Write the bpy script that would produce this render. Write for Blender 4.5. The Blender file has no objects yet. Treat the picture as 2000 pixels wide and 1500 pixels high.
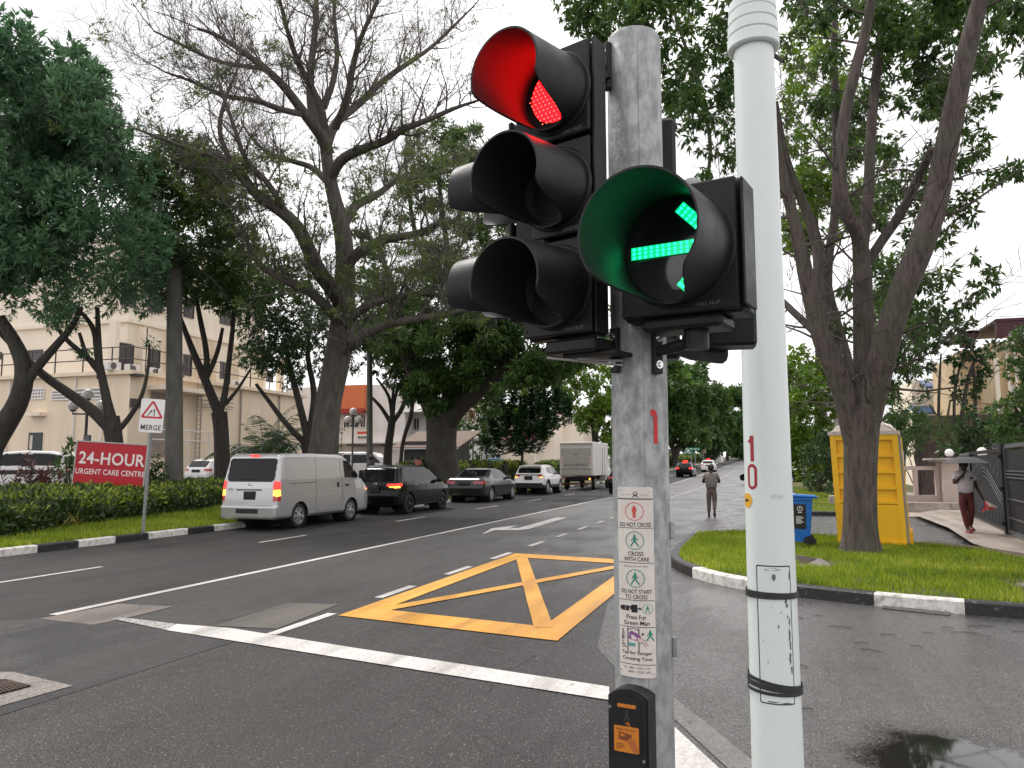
import bpy, math, random
import numpy as np
from mathutils import Vector, Matrix, noise as mnoise
rad=math.radians; PI=math.pi
random.seed(7); RS=np.random.RandomState(11)
SC=bpy.context.scene; COL=SC.collection
# ---------------- camera ----------------
CZ=1.65; FPX=1500.0
PIT=math.atan(155/FPX); YAW=math.atan(508/math.hypot(FPX,155))
FW=Vector((-math.sin(YAW)*math.cos(PIT),math.cos(YAW)*math.cos(PIT),math.sin(PIT)))
RT=Vector((math.cos(YAW),math.sin(YAW),0)); UP=RT.cross(FW)
CP=Vector((0,0,CZ))
cam=bpy.data.cameras.new('Camera'); co=bpy.data.objects.new('Camera',cam); COL.objects.link(co)
cam.lens=27; cam.sensor_width=36; cam.sensor_fit='HORIZONTAL'; cam.clip_start=.05; cam.clip_end=4000
co.matrix_world=Matrix(((RT.x,UP.x,-FW.x,CP.x),(RT.y,UP.y,-FW.y,CP.y),(RT.z,UP.z,-FW.z,CP.z),(0,0,0,1)))
SC.camera=co
# ---------------- world / light ----------------
w=bpy.data.worlds.new("World"); SC.world=w; w.use_nodes=True
nt=w.node_tree; N=nt.nodes; L=nt.links
for n in list(N): N.remove(n)
SUN_EL=rad(58); SUN_AZ=rad(-55)      # azimuth: 0 = +Y, clockwise to +X
out=N.new('ShaderNodeOutputWorld'); bg=N.new('ShaderNodeBackground')
sky=N.new('ShaderNodeTexSky'); sky.sky_type='NISHITA'; sky.sun_disc=False
sky.sun_elevation=SUN_EL; sky.sun_rotation=SUN_AZ; sky.air_density=1.0; sky.dust_density=3; sky.ozone_density=1
hs=N.new('ShaderNodeHueSaturation'); hs.inputs['Saturation'].default_value=.10; hs.inputs['Value'].default_value=1.0
tc=N.new('ShaderNodeTexCoord'); mp=N.new('ShaderNodeMapping'); mp.inputs['Scale'].default_value=(1.2,1.2,3.5)
nz=N.new('ShaderNodeTexNoise'); nz.inputs['Scale'].default_value=1.6; nz.inputs['Detail'].default_value=5; nz.inputs['Roughness'].default_value=.5
cr=N.new('ShaderNodeValToRGB'); cr.color_ramp.elements[0].position=.3; cr.color_ramp.elements[0].color=(5.4,5.2,5.5,1)
cr.color_ramp.elements[1].position=.60; cr.color_ramp.elements[1].color=(11.5,11.2,11.3,1)
mx=N.new('ShaderNodeMix'); mx.data_type='RGBA'; mx.inputs['Factor'].default_value=.80
L.new(tc.outputs['Generated'],mp.inputs['Vector']); L.new(mp.outputs[0],nz.inputs['Vector']); L.new(nz.outputs['Fac'],cr.inputs[0])
L.new(sky.outputs[0],hs.inputs['Color']); L.new(hs.outputs[0],mx.inputs[6]); L.new(cr.outputs[0],mx.inputs[7])
L.new(mx.outputs[2],bg.inputs['Color']); bg.inputs['Strength'].default_value=.10
L.new(bg.outputs[0],out.inputs[0])
sl=bpy.data.lights.new('Sun','SUN'); sl.energy=1.5; sl.angle=rad(11); sl.color=(1,.96,.90)
so=bpy.data.objects.new('Sun',sl); COL.objects.link(so)
sd=Vector((math.sin(SUN_AZ)*math.cos(SUN_EL),math.cos(SUN_AZ)*math.cos(SUN_EL),math.sin(SUN_EL)))
so.rotation_euler=sd.to_track_quat('Z','Y').to_euler(); so.location=(0,0,60)
vs=SC.view_settings; vs.view_transform='Standard'; vs.look='None'; vs.exposure=0.70; vs.gamma=1; vs.use_curve_mapping=False

# ---------------- helpers ----------------
def at(x,y,d):
    "point seen at pixel x,y of the 2000 px wide photo, d metres deep"
    return CP+FW*d+RT*((x-1000)/FPX*d)-UP*((y-750)/FPX*d)
def G(x,y,z=0.):
    d=FW*FPX+RT*(x-1000)-UP*(y-750); t=(z-CZ)/d.z; return CP+d*t
def gz(Y):
    "the road climbs gently in the distance"
    if Y<=50: return 0.
    if Y<70: return .015*(Y-50)**2/40
    return .15+.015*(min(Y,320)-70)
class MB:
    def __init__(s): s.v=[]; s.f=[]; s.m=[]; s.cur=0
    def add(s,vs,fs):
        o=len(s.v); s.v.extend([tuple(p) for p in vs]); s.f.extend([tuple(i+o for i in q) for q in fs]); s.m.extend([s.cur]*len(fs)); return s
    def box(s,c,sz,R=None,bev=0):
        x,y,z=sz[0]/2,sz[1]/2,sz[2]/2
        if bev:
            b=bev; P=[]
            for sx in(-1,1):
                for sy in(-1,1):
                    for sz_ in(-1,1):
                        P+= [Vector((sx*(x-b),sy*(y-b),sz_*z)),Vector((sx*(x-b),sy*y,sz_*(z-b))),Vector((sx*x,sy*(y-b),sz_*(z-b)))]
            fs=[]
            def id(a,b_,c_,k): return ((a>0)*4+(b_>0)*2+(c_>0))*3+k
            for sz_ in(-1,1): q=[id(-1,-1,sz_,0),id(1,-1,sz_,0),id(1,1,sz_,0),id(-1,1,sz_,0)]; fs.append(q if sz_>0 else q[::-1])
            for sy in(-1,1): q=[id(-1,sy,-1,1),id(-1,sy,1,1),id(1,sy,1,1),id(1,sy,-1,1)]; fs.append(q if sy>0 else q[::-1])
            for sx in(-1,1): q=[id(sx,-1,-1,2),id(sx,1,-1,2),id(sx,1,1,2),id(sx,-1,1,2)]; fs.append(q if sx>0 else q[::-1])
            for sy in(-1,1):
                for sz_ in(-1,1):
                    q=[id(-1,sy,sz_,0),id(1,sy,sz_,0),id(1,sy,sz_,1),id(-1,sy,sz_,1)]; fs.append(q if sy*sz_<0 else q[::-1])
            for sx in(-1,1):
                for sz_ in(-1,1):
                    q=[id(sx,-1,sz_,0),id(sx,1,sz_,0),id(sx,1,sz_,2),id(sx,-1,sz_,2)]; fs.append(q if sx*sz_>0 else q[::-1])
                for sy in(-1,1):
                    q=[id(sx,sy,-1,1),id(sx,sy,1,1),id(sx,sy,1,2),id(sx,sy,-1,2)]; fs.append(q if sx*sy<0 else q[::-1])
                    for sz_ in(-1,1):
                        q=[id(sx,sy,sz_,0),id(sx,sy,sz_,1),id(sx,sy,sz_,2)]; fs.append(q if sx*sy*sz_<0 else q[::-1])
        else:
            P=[Vector((a*x,b*y,c_*z)) for a in(-1,1) for b in(-1,1) for c_ in(-1,1)]
            fs=[(0,1,3,2),(4,6,7,5),(0,4,5,1),(2,3,7,6),(0,2,6,4),(1,5,7,3)]
        c=Vector(c)
        if R is not None: P=[R@p for p in P]
        return s.add([p+c for p in P],fs)
    def ring(s,c,ax,r,n,u=None):
        ax=Vector(ax).normalized()
        if u is None: u=ax.orthogonal().normalized()
        else: u=(Vector(u)-ax*Vector(u).dot(ax)).normalized()
        v=ax.cross(u)
        return [Vector(c)+(u*math.cos(2*PI*i/n)+v*math.sin(2*PI*i/n))*r for i in range(n)]
    def cyl(s,a,b,r0,r1=None,n=16,caps=True):
        r1=r0 if r1 is None else r1; a=Vector(a); b=Vector(b); ax=b-a
        u=ax.orthogonal()
        P=s.ring(a,ax,r0,n,u)+s.ring(b,ax,r1,n,u)
        fs=[(i,(i+1)%n,n+(i+1)%n,n+i) for i in range(n)]
        if caps: fs+= [tuple(range(n))[::-1],tuple(range(n,2*n))]
        return s.add(P,fs)
    def tube(s,pts,rs,n=8,caps=True):
        pts=[Vector(p) for p in pts]; m=len(pts)
        if not hasattr(rs,'__len__'): rs=[rs]*m
        P=[]; u=None
        for i in range(m):
            t=(pts[min(i+1,m-1)]-pts[max(i-1,0)])
            if t.length<1e-9: t=Vector((0,0,1))
            t.normalize()
            if u is None: u=t.orthogonal().normalized()
            u=(u-t*u.dot(t))
            u=u.normalized() if u.length>1e-6 else t.orthogonal().normalized()
            v=t.cross(u)
            P+=[pts[i]+(u*math.cos(2*PI*k/n)+v*math.sin(2*PI*k/n))*rs[i] for k in range(n)]
        fs=[(i*n+k,i*n+(k+1)%n,(i+1)*n+(k+1)%n,(i+1)*n+k) for i in range(m-1) for k in range(n)]
        if caps: fs+=[tuple(range(n))[::-1],tuple(range((m-1)*n,m*n))]
        return s.add(P,fs)
    def lathe(s,c,ax,prof,n=24,caps=False):
        "prof = (distance along ax, radius)"
        ax=Vector(ax).normalized(); u=ax.orthogonal().normalized(); P=[]
        for h,r in prof: P+=s.ring(Vector(c)+ax*h,ax,max(r,1e-5),n,u)
        m=len(prof)
        fs=[(i*n+k,i*n+(k+1)%n,(i+1)*n+(k+1)%n,(i+1)*n+k) for i in range(m-1) for k in range(n)]
        if caps: fs+=[tuple(range(n))[::-1],tuple(range((m-1)*n,m*n))]
        return s.add(P,fs)
    def sphere(s,c,r,n=16,sc=(1,1,1)):
        c=Vector(c); m=n//2; P=[]
        for i in range(m+1):
            a=PI*i/m
            for k in range(n):
                b=2*PI*k/n; P.append(c+Vector((math.sin(a)*math.cos(b)*r*sc[0],math.sin(a)*math.sin(b)*r*sc[1],math.cos(a)*r*sc[2])))
        fs=[(i*n+k,(i+1)*n+k,(i+1)*n+(k+1)%n,i*n+(k+1)%n) for i in range(m) for k in range(n)]
        return s.add(P,fs)
    def prism(s,poly,o,U,V,t):
        "poly in the plane o+U*u+V*v, thickness t along U x V"
        o=Vector(o);U=Vector(U);V=Vector(V);W=U.cross(V).normalized()*t; n=len(poly)
        A=[o+U*a+V*b for a,b in poly]
        return s.add(A+[p+W for p in A],[tuple(range(n))[::-1],tuple(range(n,2*n))]+[(i,(i+1)%n,n+(i+1)%n,n+i) for i in range(n)])
    def sheet(s,poly,z,zf=None):
        P=[(p[0],p[1],(z if zf is None else z+zf(p[0],p[1]))) for p in poly]
        return s.add(P,[tuple(range(len(P)))])
    def build(s,name,mats,parent=None,org=(0,0,0),smooth=None,tint=None):
        if not isinstance(mats,(list,tuple)): mats=[mats]
        me=bpy.data.meshes.new(name); org=Vector(org)
        if org.length>0: s.v=[(p[0]-org.x,p[1]-org.y,p[2]-org.z) for p in s.v]
        me.from_pydata(s.v,[],s.f); me.update()
        for m_ in mats: me.materials.append(m_)
        if len(mats)>1: me.polygons.foreach_set('material_index',s.m)
        o=bpy.data.objects.new(name,me); COL.objects.link(o)
        if parent: o.parent=parent
        if smooth is not None:
            me.polygons.foreach_set('use_smooth',[True]*len(me.polygons))
            me.set_sharp_from_angle(angle=rad(smooth))
        return o
def npmesh(name,V,F,mat,parent=None,tint=None,smooth=False,org=None):
    "V (n,3), F (m,4) or (m,3) arrays"
    V=np.asarray(V,dtype=np.float32); F=np.asarray(F,dtype=np.int32)
    if org is not None: V=V-np.array(org,dtype=np.float32)
    me=bpy.data.meshes.new(name); k=F.shape[1]
    me.vertices.add(len(V)); me.vertices.foreach_set('co',V.ravel())
    me.loops.add(F.size); me.loops.foreach_set('vertex_index',F.ravel())
    me.polygons.add(len(F)); me.polygons.foreach_set('loop_start',np.arange(0,F.size,k,dtype=np.int32))
    try: me.polygons.foreach_set('loop_total',np.full(len(F),k,dtype=np.int32))
    except Exception: pass
    if smooth: me.polygons.foreach_set('use_smooth',np.ones(len(F),dtype=bool))
    me.update(calc_edges=True); me.validate()
    if tint is not None:
        a=me.attributes.new('tint','FLOAT','FACE'); a.data.foreach_set('value',np.asarray(tint,dtype=np.float32))
    if mat: me.materials.append(mat)
    o=bpy.data.objects.new(name,me); COL.objects.link(o)
    if parent: o.parent=parent
    return o
def tag(o,label,cat,group=None):
    o['label']=label; o['category']=cat
    if group: o['group']=group
    return o
def thing(name,label,cat,loc=(0,0,0),rz=0,group=None):
    o=bpy.data.objects.new(name,None); COL.objects.link(o); o.empty_display_size=.2
    o.location=loc; o.rotation_euler=(0,0,rz); return tag(o,label,cat,group)
def struct(o): o['kind']='structure'; return o
def copy_tree(o,parent=None):
    c=o.copy(); COL.objects.link(c); c.parent=parent
    for ch in [q for q in bpy.data.objects if q.parent==o]: copy_tree(ch,c)
    return c

# ---------------- materials ----------------
def nodes(name):
    m=bpy.data.materials.new(name); m.use_nodes=True; nt=m.node_tree
    return m,nt,nt.nodes['Principled BSDF']
def nn(nt,t,**k):
    n=nt.nodes.new(t)
    for a,b in k.items():
        if a in n.inputs: n.inputs[a].default_value=b
        else: setattr(n,a,b)
    return n
def mat(name,c,c2=None,scale=5,rough=.6,rough2=None,metal=0,bump=0,bscale=None,detail=6,coat=0,emis=None,es=1,lo=.35,hi=.65,stretch=(1,1,1),spec=.5,coord='Object'):
    m,nt,b=nodes(name); L=nt.links
    b.inputs['Base Color'].default_value=(*c,1); b.inputs['Roughness'].default_value=rough; b.inputs['Metallic'].default_value=metal
    b.inputs['Coat Weight'].default_value=coat; b.inputs['Coat Roughness'].default_value=.06; b.inputs['Specular IOR Level'].default_value=spec
    if emis: b.inputs['Emission Color'].default_value=(*emis,1); b.inputs['Emission Strength'].default_value=es
    if c2 is not None or rough2 is not None or bump:
        tc=nn(nt,'ShaderNodeTexCoord'); mp=nn(nt,'ShaderNodeMapping'); mp.inputs['Scale'].default_value=stretch
        L.new(tc.outputs[coord],mp.inputs[0])
        nz=nn(nt,'ShaderNodeTexNoise'); nz.inputs['Scale'].default_value=scale; nz.inputs['Detail'].default_value=detail; nz.inputs['Roughness'].default_value=.65
        L.new(mp.outputs[0],nz.inputs['Vector'])
        mr=nn(nt,'ShaderNodeMapRange'); mr.inputs[1].default_value=lo; mr.inputs[2].default_value=hi; L.new(nz.outputs['Fac'],mr.inputs[0])
        if c2 is not None:
            mx=nn(nt,'ShaderNodeMix',data_type='RGBA'); mx.inputs[6].default_value=(*c,1); mx.inputs[7].default_value=(*c2,1)
            L.new(mr.outputs[0],mx.inputs[0]); L.new(mx.outputs[2],b.inputs['Base Color'])
        if rough2 is not None:
            r=nn(nt,'ShaderNodeMapRange'); r.inputs[3].default_value=rough; r.inputs[4].default_value=rough2; L.new(mr.outputs[0],r.inputs[0]); L.new(r.outputs[0],b.inputs['Roughness'])
        if bump:
            n2=nn(nt,'ShaderNodeTexNoise'); n2.inputs['Scale'].default_value=bscale or scale*4; n2.inputs['Detail'].default_value=4; L.new(mp.outputs[0],n2.inputs['Vector'])
            bp=nn(nt,'ShaderNodeBump'); bp.inputs['Strength'].default_value=bump; bp.inputs['Distance'].default_value=.02; L.new(n2.outputs['Fac'],bp.inputs['Height']); L.new(bp.outputs[0],b.inputs['Normal'])
    return m
def leafmat(name,c1,c2,c3=None,rough=.45,trans=.3):
    "albedo varies leaf by leaf through the tint attribute"
    m,nt,b=nodes(name); L=nt.links
    a=nn(nt,'ShaderNodeAttribute',attribute_name='tint'); r=nn(nt,'ShaderNodeValToRGB')
    e=r.color_ramp.elements; e[0].color=(*c1,1); e[1].color=(*c2,1)
    if c3: k=r.color_ramp.elements.new(.82); k.color=(*c2,1); e[2].color=(*c3,1)
    L.new(a.outputs['Fac'],r.inputs[0]); L.new(r.outputs[0],b.inputs['Base Color']); b.inputs['Roughness'].default_value=rough
    t=nn(nt,'ShaderNodeBsdfTranslucent'); ms=nn(nt,'ShaderNodeMixShader'); ms.inputs[0].default_value=trans
    hs=nn(nt,'ShaderNodeHueSaturation'); hs.inputs['Value'].default_value=1.5; hs.inputs['Hue'].default_value=.485; L.new(r.outputs[0],hs.inputs['Color']); L.new(hs.outputs[0],t.inputs[0])
    L.new(b.outputs[0],ms.inputs[1]); L.new(t.outputs[0],ms.inputs[2]); L.new(ms.outputs[0],nt.nodes['Material Output'].inputs[0])
    return m
def barkmat(name,c1,c2,sc=6):
    m,nt,b=nodes(name); L=nt.links; tc=nn(nt,'ShaderNodeTexCoord'); mp=nn(nt,'ShaderNodeMapping'); mp.inputs['Scale'].default_value=(1,1,.14); L.new(tc.outputs['Object'],mp.inputs[0])
    n1=nn(nt,'ShaderNodeTexNoise',Scale=sc*2.2,Detail=8.,Roughness=.7); n2=nn(nt,'ShaderNodeTexNoise',Scale=1.3,Detail=3.); v=nn(nt,'ShaderNodeTexVoronoi',Scale=sc*3.,feature='DISTANCE_TO_EDGE')
    for q in(n1,v): L.new(mp.outputs[0],q.inputs['Vector'])
    L.new(tc.outputs['Object'],n2.inputs['Vector'])
    mr=nn(nt,'ShaderNodeMapRange'); mr.inputs[1].default_value=.35; mr.inputs[2].default_value=.68; L.new(n1.outputs['Fac'],mr.inputs[0])
    mx=nn(nt,'ShaderNodeMix',data_type='RGBA'); mx.inputs[6].default_value=(*c1,1); mx.inputs[7].default_value=(*c2,1); L.new(mr.outputs[0],mx.inputs[0])
    m2=nn(nt,'ShaderNodeMix',data_type='RGBA'); m2.inputs[7].default_value=(.07,.085,.05,1); r2=nn(nt,'ShaderNodeMapRange'); r2.inputs[1].default_value=.5; r2.inputs[2].default_value=.7; r2.inputs[4].default_value=.55
    L.new(n2.outputs['Fac'],r2.inputs[0]); L.new(r2.outputs[0],m2.inputs[0]); L.new(mx.outputs[2],m2.inputs[6]); L.new(m2.outputs[2],b.inputs['Base Color'])
    ad=nn(nt,'ShaderNodeMath',operation='ADD'); ml=nn(nt,'ShaderNodeMath',operation='MINIMUM'); ml.inputs[1].default_value=.12; L.new(v.outputs[0],ml.inputs[0])
    m3=nn(nt,'ShaderNodeMath',operation='MULTIPLY'); m3.inputs[1].default_value=1.3; L.new(ml.outputs[0],m3.inputs[0]); L.new(m3.outputs[0],ad.inputs[0]); L.new(n1.outputs['Fac'],ad.inputs[1])
    bp=nn(nt,'ShaderNodeBump',Strength=.9,Distance=.035); L.new(ad.outputs[0],bp.inputs['Height']); L.new(bp.outputs[0],b.inputs['Normal']); b.inputs['Roughness'].default_value=.85
    return m
# text
def textgeo(s,size,bold=0,align='CENTER',space=1,line=1,shear=0,sx=1):
    cu=bpy.data.curves.new('t','FONT'); cu.body=s; cu.size=size; cu.align_x=align; cu.align_y='CENTER'; cu.offset=bold*size; cu.space_character=space; cu.space_line=line; cu.resolution_u=3; cu.shear=shear
    o=bpy.data.objects.new('t',cu); COL.objects.link(o)
    dg=bpy.context.evaluated_depsgraph_get(); me=o.evaluated_get(dg).to_mesh()
    V=[(v.co.x*sx,v.co.y) for v in me.vertices]; F=[tuple(p.vertices) for p in me.polygons]
    o.evaluated_get(dg).to_mesh_clear(); bpy.data.objects.remove(o); bpy.data.curves.remove(cu)
    return V,F
def addtext(mb,s,size,o,U,V,eps=.002,**k):
    "flat lettering in the plane o,U,V; normal U x V"
    P,F=textgeo(s,size,**k); o=Vector(o);U=Vector(U).normalized();V=Vector(V).normalized();W=U.cross(V)*eps
    return mb.add([o+U*a+V*b+W for a,b in P],F)
# ================= materials of the setting =================
def groundmat(name,c1,c2,c3,speck=.5,r1=.5,r2=.8,wet=0,bump=.35,tone=.25,puddle=None,coat=0,ramp=None,crough=.42):
    "asphalt: aggregate speckle, large stains, damp patches that only change the gloss"
    m,nt,b=nodes(name); L=nt.links; g=nn(nt,'ShaderNodeNewGeometry')
    def noise(sc,det=4,ro=.6,st=None):
        q=nn(nt,'ShaderNodeTexNoise',Scale=sc,Detail=float(det),Roughness=ro)
        if st:
            mp=nn(nt,'ShaderNodeMapping'); mp.inputs['Scale'].default_value=st; L.new(g.outputs['Position'],mp.inputs[0]); L.new(mp.outputs[0],q.inputs['Vector'])
        else: L.new(g.outputs['Position'],q.inputs['Vector'])
        return q.outputs['Fac']
    def mrange(s,a,b_,c=0.,d=1.):
        q=nn(nt,'ShaderNodeMapRange'); q.inputs[1].default_value=a; q.inputs[2].default_value=b_; q.inputs[3].default_value=c; q.inputs[4].default_value=d; L.new(s,q.inputs[0]); return q.outputs[0]
    def mix(f,a,b_):
        q=nn(nt,'ShaderNodeMix',data_type='RGBA'); L.new(f,q.inputs[0])
        for i,v in((6,a),(7,b_)):
            if isinstance(v,tuple): q.inputs[i].default_value=(*v,1)
            else: L.new(v,q.inputs[i])
        return q.outputs[2]
    big=noise(.55,5,.65,(1,.35,1)); fine=noise(38,4,.85); grain=noise(110,2,.7); tracks=noise(1.7,4,.6,(1.6,.12,1))
    col=mix(mrange(big,.35,.68),c1,c2)
    col=mix(mrange(tracks,.46,.66,0,.75),col,tuple(v*.55 for v in c1))
    v=nn(nt,'ShaderNodeTexVoronoi',Scale=62.); L.new(g.outputs['Position'],v.inputs['Vector'])
    sp=nn(nt,'ShaderNodeSeparateColor'); L.new(v.outputs['Color'],sp.inputs[0])
    pick=mrange(sp.outputs[0],.84,.95,0,speck); near=mrange(v.outputs['Distance'],.25,.45,1,0)
    ml=nn(nt,'ShaderNodeMath',operation='MULTIPLY'); L.new(pick,ml.inputs[0]); L.new(near,ml.inputs[1])
    col=mix(ml.outputs[0],col,c3); col=mix(mrange(fine,.40,.60,tone,0),col,(.008,.008,.008)); col=mix(mrange(grain,.5,.72,0,speck*.5),col,c3)
    L.new(col,b.inputs['Base Color'])
    b.inputs['Coat Weight'].default_value=coat; b.inputs['Coat Roughness'].default_value=crough; b.inputs['Coat IOR'].default_value=1.55
    damp=mrange(noise(.8,5,.62,(1,.5,1)),.43,.56)
    ro=mrange(damp,0,1,r2,r1)
    h=nn(nt,'ShaderNodeMath',operation='ADD'); L.new(fine,h.inputs[0]); L.new(near,h.inputs[1])
    bp=nn(nt,'ShaderNodeBump',Strength=bump,Distance=.006); L.new(h.outputs[0],bp.inputs['Height'])
    if coat:
        wd=mix2(nt,damp,None,coat,coat*.12)
        if ramp:
            sx=nn(nt,'ShaderNodeSeparateXYZ'); L.new(g.outputs['Position'],sx.inputs[0]); rp=mrange(sx.outputs[1],ramp[0],ramp[1]); mm=nn(nt,'ShaderNodeMath',operation='MULTIPLY'); L.new(wd,mm.inputs[0]); L.new(rp,mm.inputs[1]); wd=mm.outputs[0]
            L.new(mix2(nt,rp,wd,coat*.9),b.inputs['Coat Weight'])
        else: L.new(wd,b.inputs['Coat Weight'])
    if puddle:
        (px,py,rx,ry)=puddle
        mp=nn(nt,'ShaderNodeMapping'); mp.vector_type='POINT'; mp.inputs['Location'].default_value=(-px/rx,-py/ry,0); mp.inputs['Scale'].default_value=(1/rx,1/ry,0)
        L.new(g.outputs['Position'],mp.inputs[0]); ln=nn(nt,'ShaderNodeVectorMath',operation='LENGTH'); L.new(mp.outputs[0],ln.inputs[0])
        ad=nn(nt,'ShaderNodeMath',operation='ADD'); L.new(ln.outputs['Value'],ad.inputs[0])
        a1=nn(nt,'ShaderNodeMath',operation='ADD'); m1=mrange(noise(2.2,5,.6),0,1,-.55,.55); m2=mrange(fine,0,1,-.22,.22); L.new(m1,a1.inputs[0]); L.new(m2,a1.inputs[1]); L.new(a1.outputs[0],ad.inputs[1])
        pud=mrange(ad.outputs[0],.62,1.10,1,0); L.new(mix2(nt,pud,None,0.,.6),b.inputs['Coat Weight'])
        ro=mix2(nt,pud,ro,.035); L.new(mix2(nt,pud,None,.0,bump),bp.inputs['Strength'])
        col2=mix(pud,col,(.012,.012,.011)); L.new(col2,b.inputs['Base Color'])
    L.new(ro,b.inputs['Roughness']); L.new(bp.outputs[0],b.inputs['Normal']); L.new(bp.outputs[0],b.inputs['Coat Normal']); b.inputs['Specular IOR Level'].default_value=.5+wet
    return m
def mix2(nt,f,a,vb,va=None):
    q=nn(nt,'ShaderNodeMix',data_type='FLOAT'); nt.links.new(f,q.inputs[0])
    if a is not None: nt.links.new(a,q.inputs[2])
    else: q.inputs[2].default_value=va
    q.inputs[3].default_value=vb
    return q.outputs[0]
M={}
M['asphalt_new']=groundmat('fresh_asphalt',(.015,.0144,.0152),(.023,.022,.023),(.16,.15,.145),.5,.50,.68,wet=-.25,tone=.35,bump=.4)
M['asphalt']=groundmat('worn_asphalt',(.017,.0163,.0172),(.035,.0333,.0345),(.34,.32,.30),.85,.42,.66,wet=-.2,bump=.7,tone=.5,coat=1.,ramp=(9,24))
M['asphalt_wet']=groundmat('coarse_wet_asphalt',(.026,.0246,.0253),(.078,.073,.073),(.50,.46,.44),.9,.20,.62,wet=.0,bump=1.,tone=.9,coat=.95,crough=.24,puddle=(.90,5.0,.62,.66))
M['patch']=groundmat('patch_asphalt',(.020,.019,.020),(.034,.032,.033),(.2,.2,.19),.5,.5,.75,wet=-.1,tone=.6,bump=.8)
M['tan']=groundmat('tan_concrete',(.15,.125,.11),(.24,.205,.18),(.35,.32,.29),.4,.6,.85,tone=.45)
M['conc']=groundmat('footpath_concrete',(.40,.335,.285),(.54,.465,.405),(.5,.46,.42),.3,.35,.75,tone=.3,bump=.15)
M['grit']=groundmat('drain_concrete',(.22,.20,.18),(.34,.31,.28),(.5,.46,.42),.7,.6,.85,tone=.6)
M['white_line']=groundmat('road_paint_white',(.60,.57,.54),(.78,.75,.72),(.85,.82,.8),.1,.4,.6,tone=.32,bump=.15)
M['white_worn']=groundmat('road_paint_worn',(.30,.28,.27),(.62,.59,.56),(.8,.78,.75),.2,.4,.6,tone=.85,bump=.3)
M['white_faded']=groundmat('road_paint_faded',(.15,.14,.135),(.24,.225,.22),(.5,.48,.45),.4,.3,.5,tone=.6,bump=.4)
M['yellow_line']=groundmat('road_paint_yellow',(.66,.29,.025),(.80,.42,.06),(.85,.6,.3),.25,.38,.58,tone=.28,bump=.15)
M['grass']=mat('lawn_soil',(.06,.075,.018),(.12,.10,.045),scale=3,rough=.95,bump=.8,bscale=60,detail=8)
M['soil']=mat('soil',(.07,.05,.035),(.12,.09,.06),scale=8,rough=.95,bump=.8,bscale=40)
M['kerb_white']=mat('kerb_white_paint',(.70,.68,.64),(.22,.195,.17),scale=9,rough=.7,bump=.4,lo=.46,hi=.74,detail=9)
M['kerb_black']=mat('kerb_black_paint',(.014,.014,.016),(.20,.185,.17),scale=14,rough=.5,bump=.4,lo=.57,hi=.72,detail=9)
M['kerb_grey']=mat('kerb_plain',(.22,.20,.18),(.13,.12,.11),scale=12,rough=.8,bump=.3)
M['iron']=mat('cast_iron',(.03,.022,.018),(.07,.045,.03),scale=30,rough=.55,metal=.6,bump=.4)
M['grate']=mat('galv_grate',(.40,.38,.36),(.18,.16,.14),scale=30,rough=.5,metal=.7)
# ================= ground, roads =================
YS=[-60,-30,0,20,35,50,55,60,65,70,100,150,200,260,320,420,700,1500,3200]
def strip(name,x0,x1,m,dz,y0=-60,y1=3200,ys=None):
    mb=MB(); ys=sorted(set([y0,y1]+[y for y in YS if y0<y<y1]))
    xs=[x0,x1]
    V=[(x,y,gz(y)+dz) for y in ys for x in xs]
    mb.add(V,[(2*i,2*i+1,2*i+3,2*i+2) for i in range(len(ys)-1)])
    return struct(mb.build(name,m))
strip('ground',-1800,1800,M['grass'],-.06)
def roadpoly(name,poly,m,z):
    return struct(MB().sheet(poly,z,lambda x,y:gz(y)).build(name,m))
# main carriageway in two surfaces: fresh lanes on the left, worn lanes on the right
strip('road',-13.15,-7.44,M['asphalt_new'],0,-40,330)
strip('worn_road',-7.44,1.2,M['asphalt'],0,-40,330)
mb=MB(); mb.sheet([(.35,-40),(40,-40),(40,50),(-1.95,50),(-1.9,9.2),(-1.55,7.0),(-1.05,5.9),(-.95,5.2),(-.6,3.9),(-.1,2.2)],.0022); struct(mb.build('side_road',M['asphalt_wet']))
def line(name,x,y0,y1,wd,m='white_line',z=.006):
    mb=MB(); ys=sorted(set([y0,y1]+[y for y in YS if y0<y<y1]))
    V=[(xx,y,gz(y)+z) for y in ys for xx in(x-wd/2,x+wd/2)]
    mb.add(V,[(2*i,2*i+1,2*i+3,2*i+2) for i in range(len(ys)-1)])
    return mb,name,M[m]
def pxpoly(pts,z=.006): return [(G(x,y).x,G(x,y).y) for x,y in pts]
mb,_,_=line('',-7.5,6.55,320,.12); struct(mb.build('lane_line',M['white_line']))
mb=MB()
for a,b in [(7.6,9.78),(13.77,15.5),(20.0,21.95),(26.3,28.6),(32.6,34.7),(38.9,41),(45.2,47.3),(51.5,53.6),(58,60)]+[(64+6.3*i,66+6.3*i) for i in range(30)]:
    q,_,_=line('',-10.22,a,b,.095); mb.add(q.v,q.f)
struct(mb.build('lane_dashes',M['white_line']))
mb=MB()
for a,b in [(6.5,7.6),(8.64,9.62),(10.75,11.69),(12.72,13.71),(14.89,15.88),(16.95,17.85)]+[(19.0+2.07*i,20.0+2.07*i) for i in range(60)]:
    q,_,_=line('',-4.65,a,b,.115); mb.add(q.v,q.f)
struct(mb.build('turn_lane_dashes',M['white_line']))
z=.008
struct(MB().sheet(pxpoly([(345,1220),(450,1228),(700,1268),(1190,1343),(1190,1369),(1170,1366),(700,1292),(325,1232)]),z).build('stop_line',M['white_line']))
struct(MB().sheet(pxpoly([(215,1209),(240,1207),(345,1220),(325,1232)]),z).build('worn_stop_line',M['white_worn']))
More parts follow.
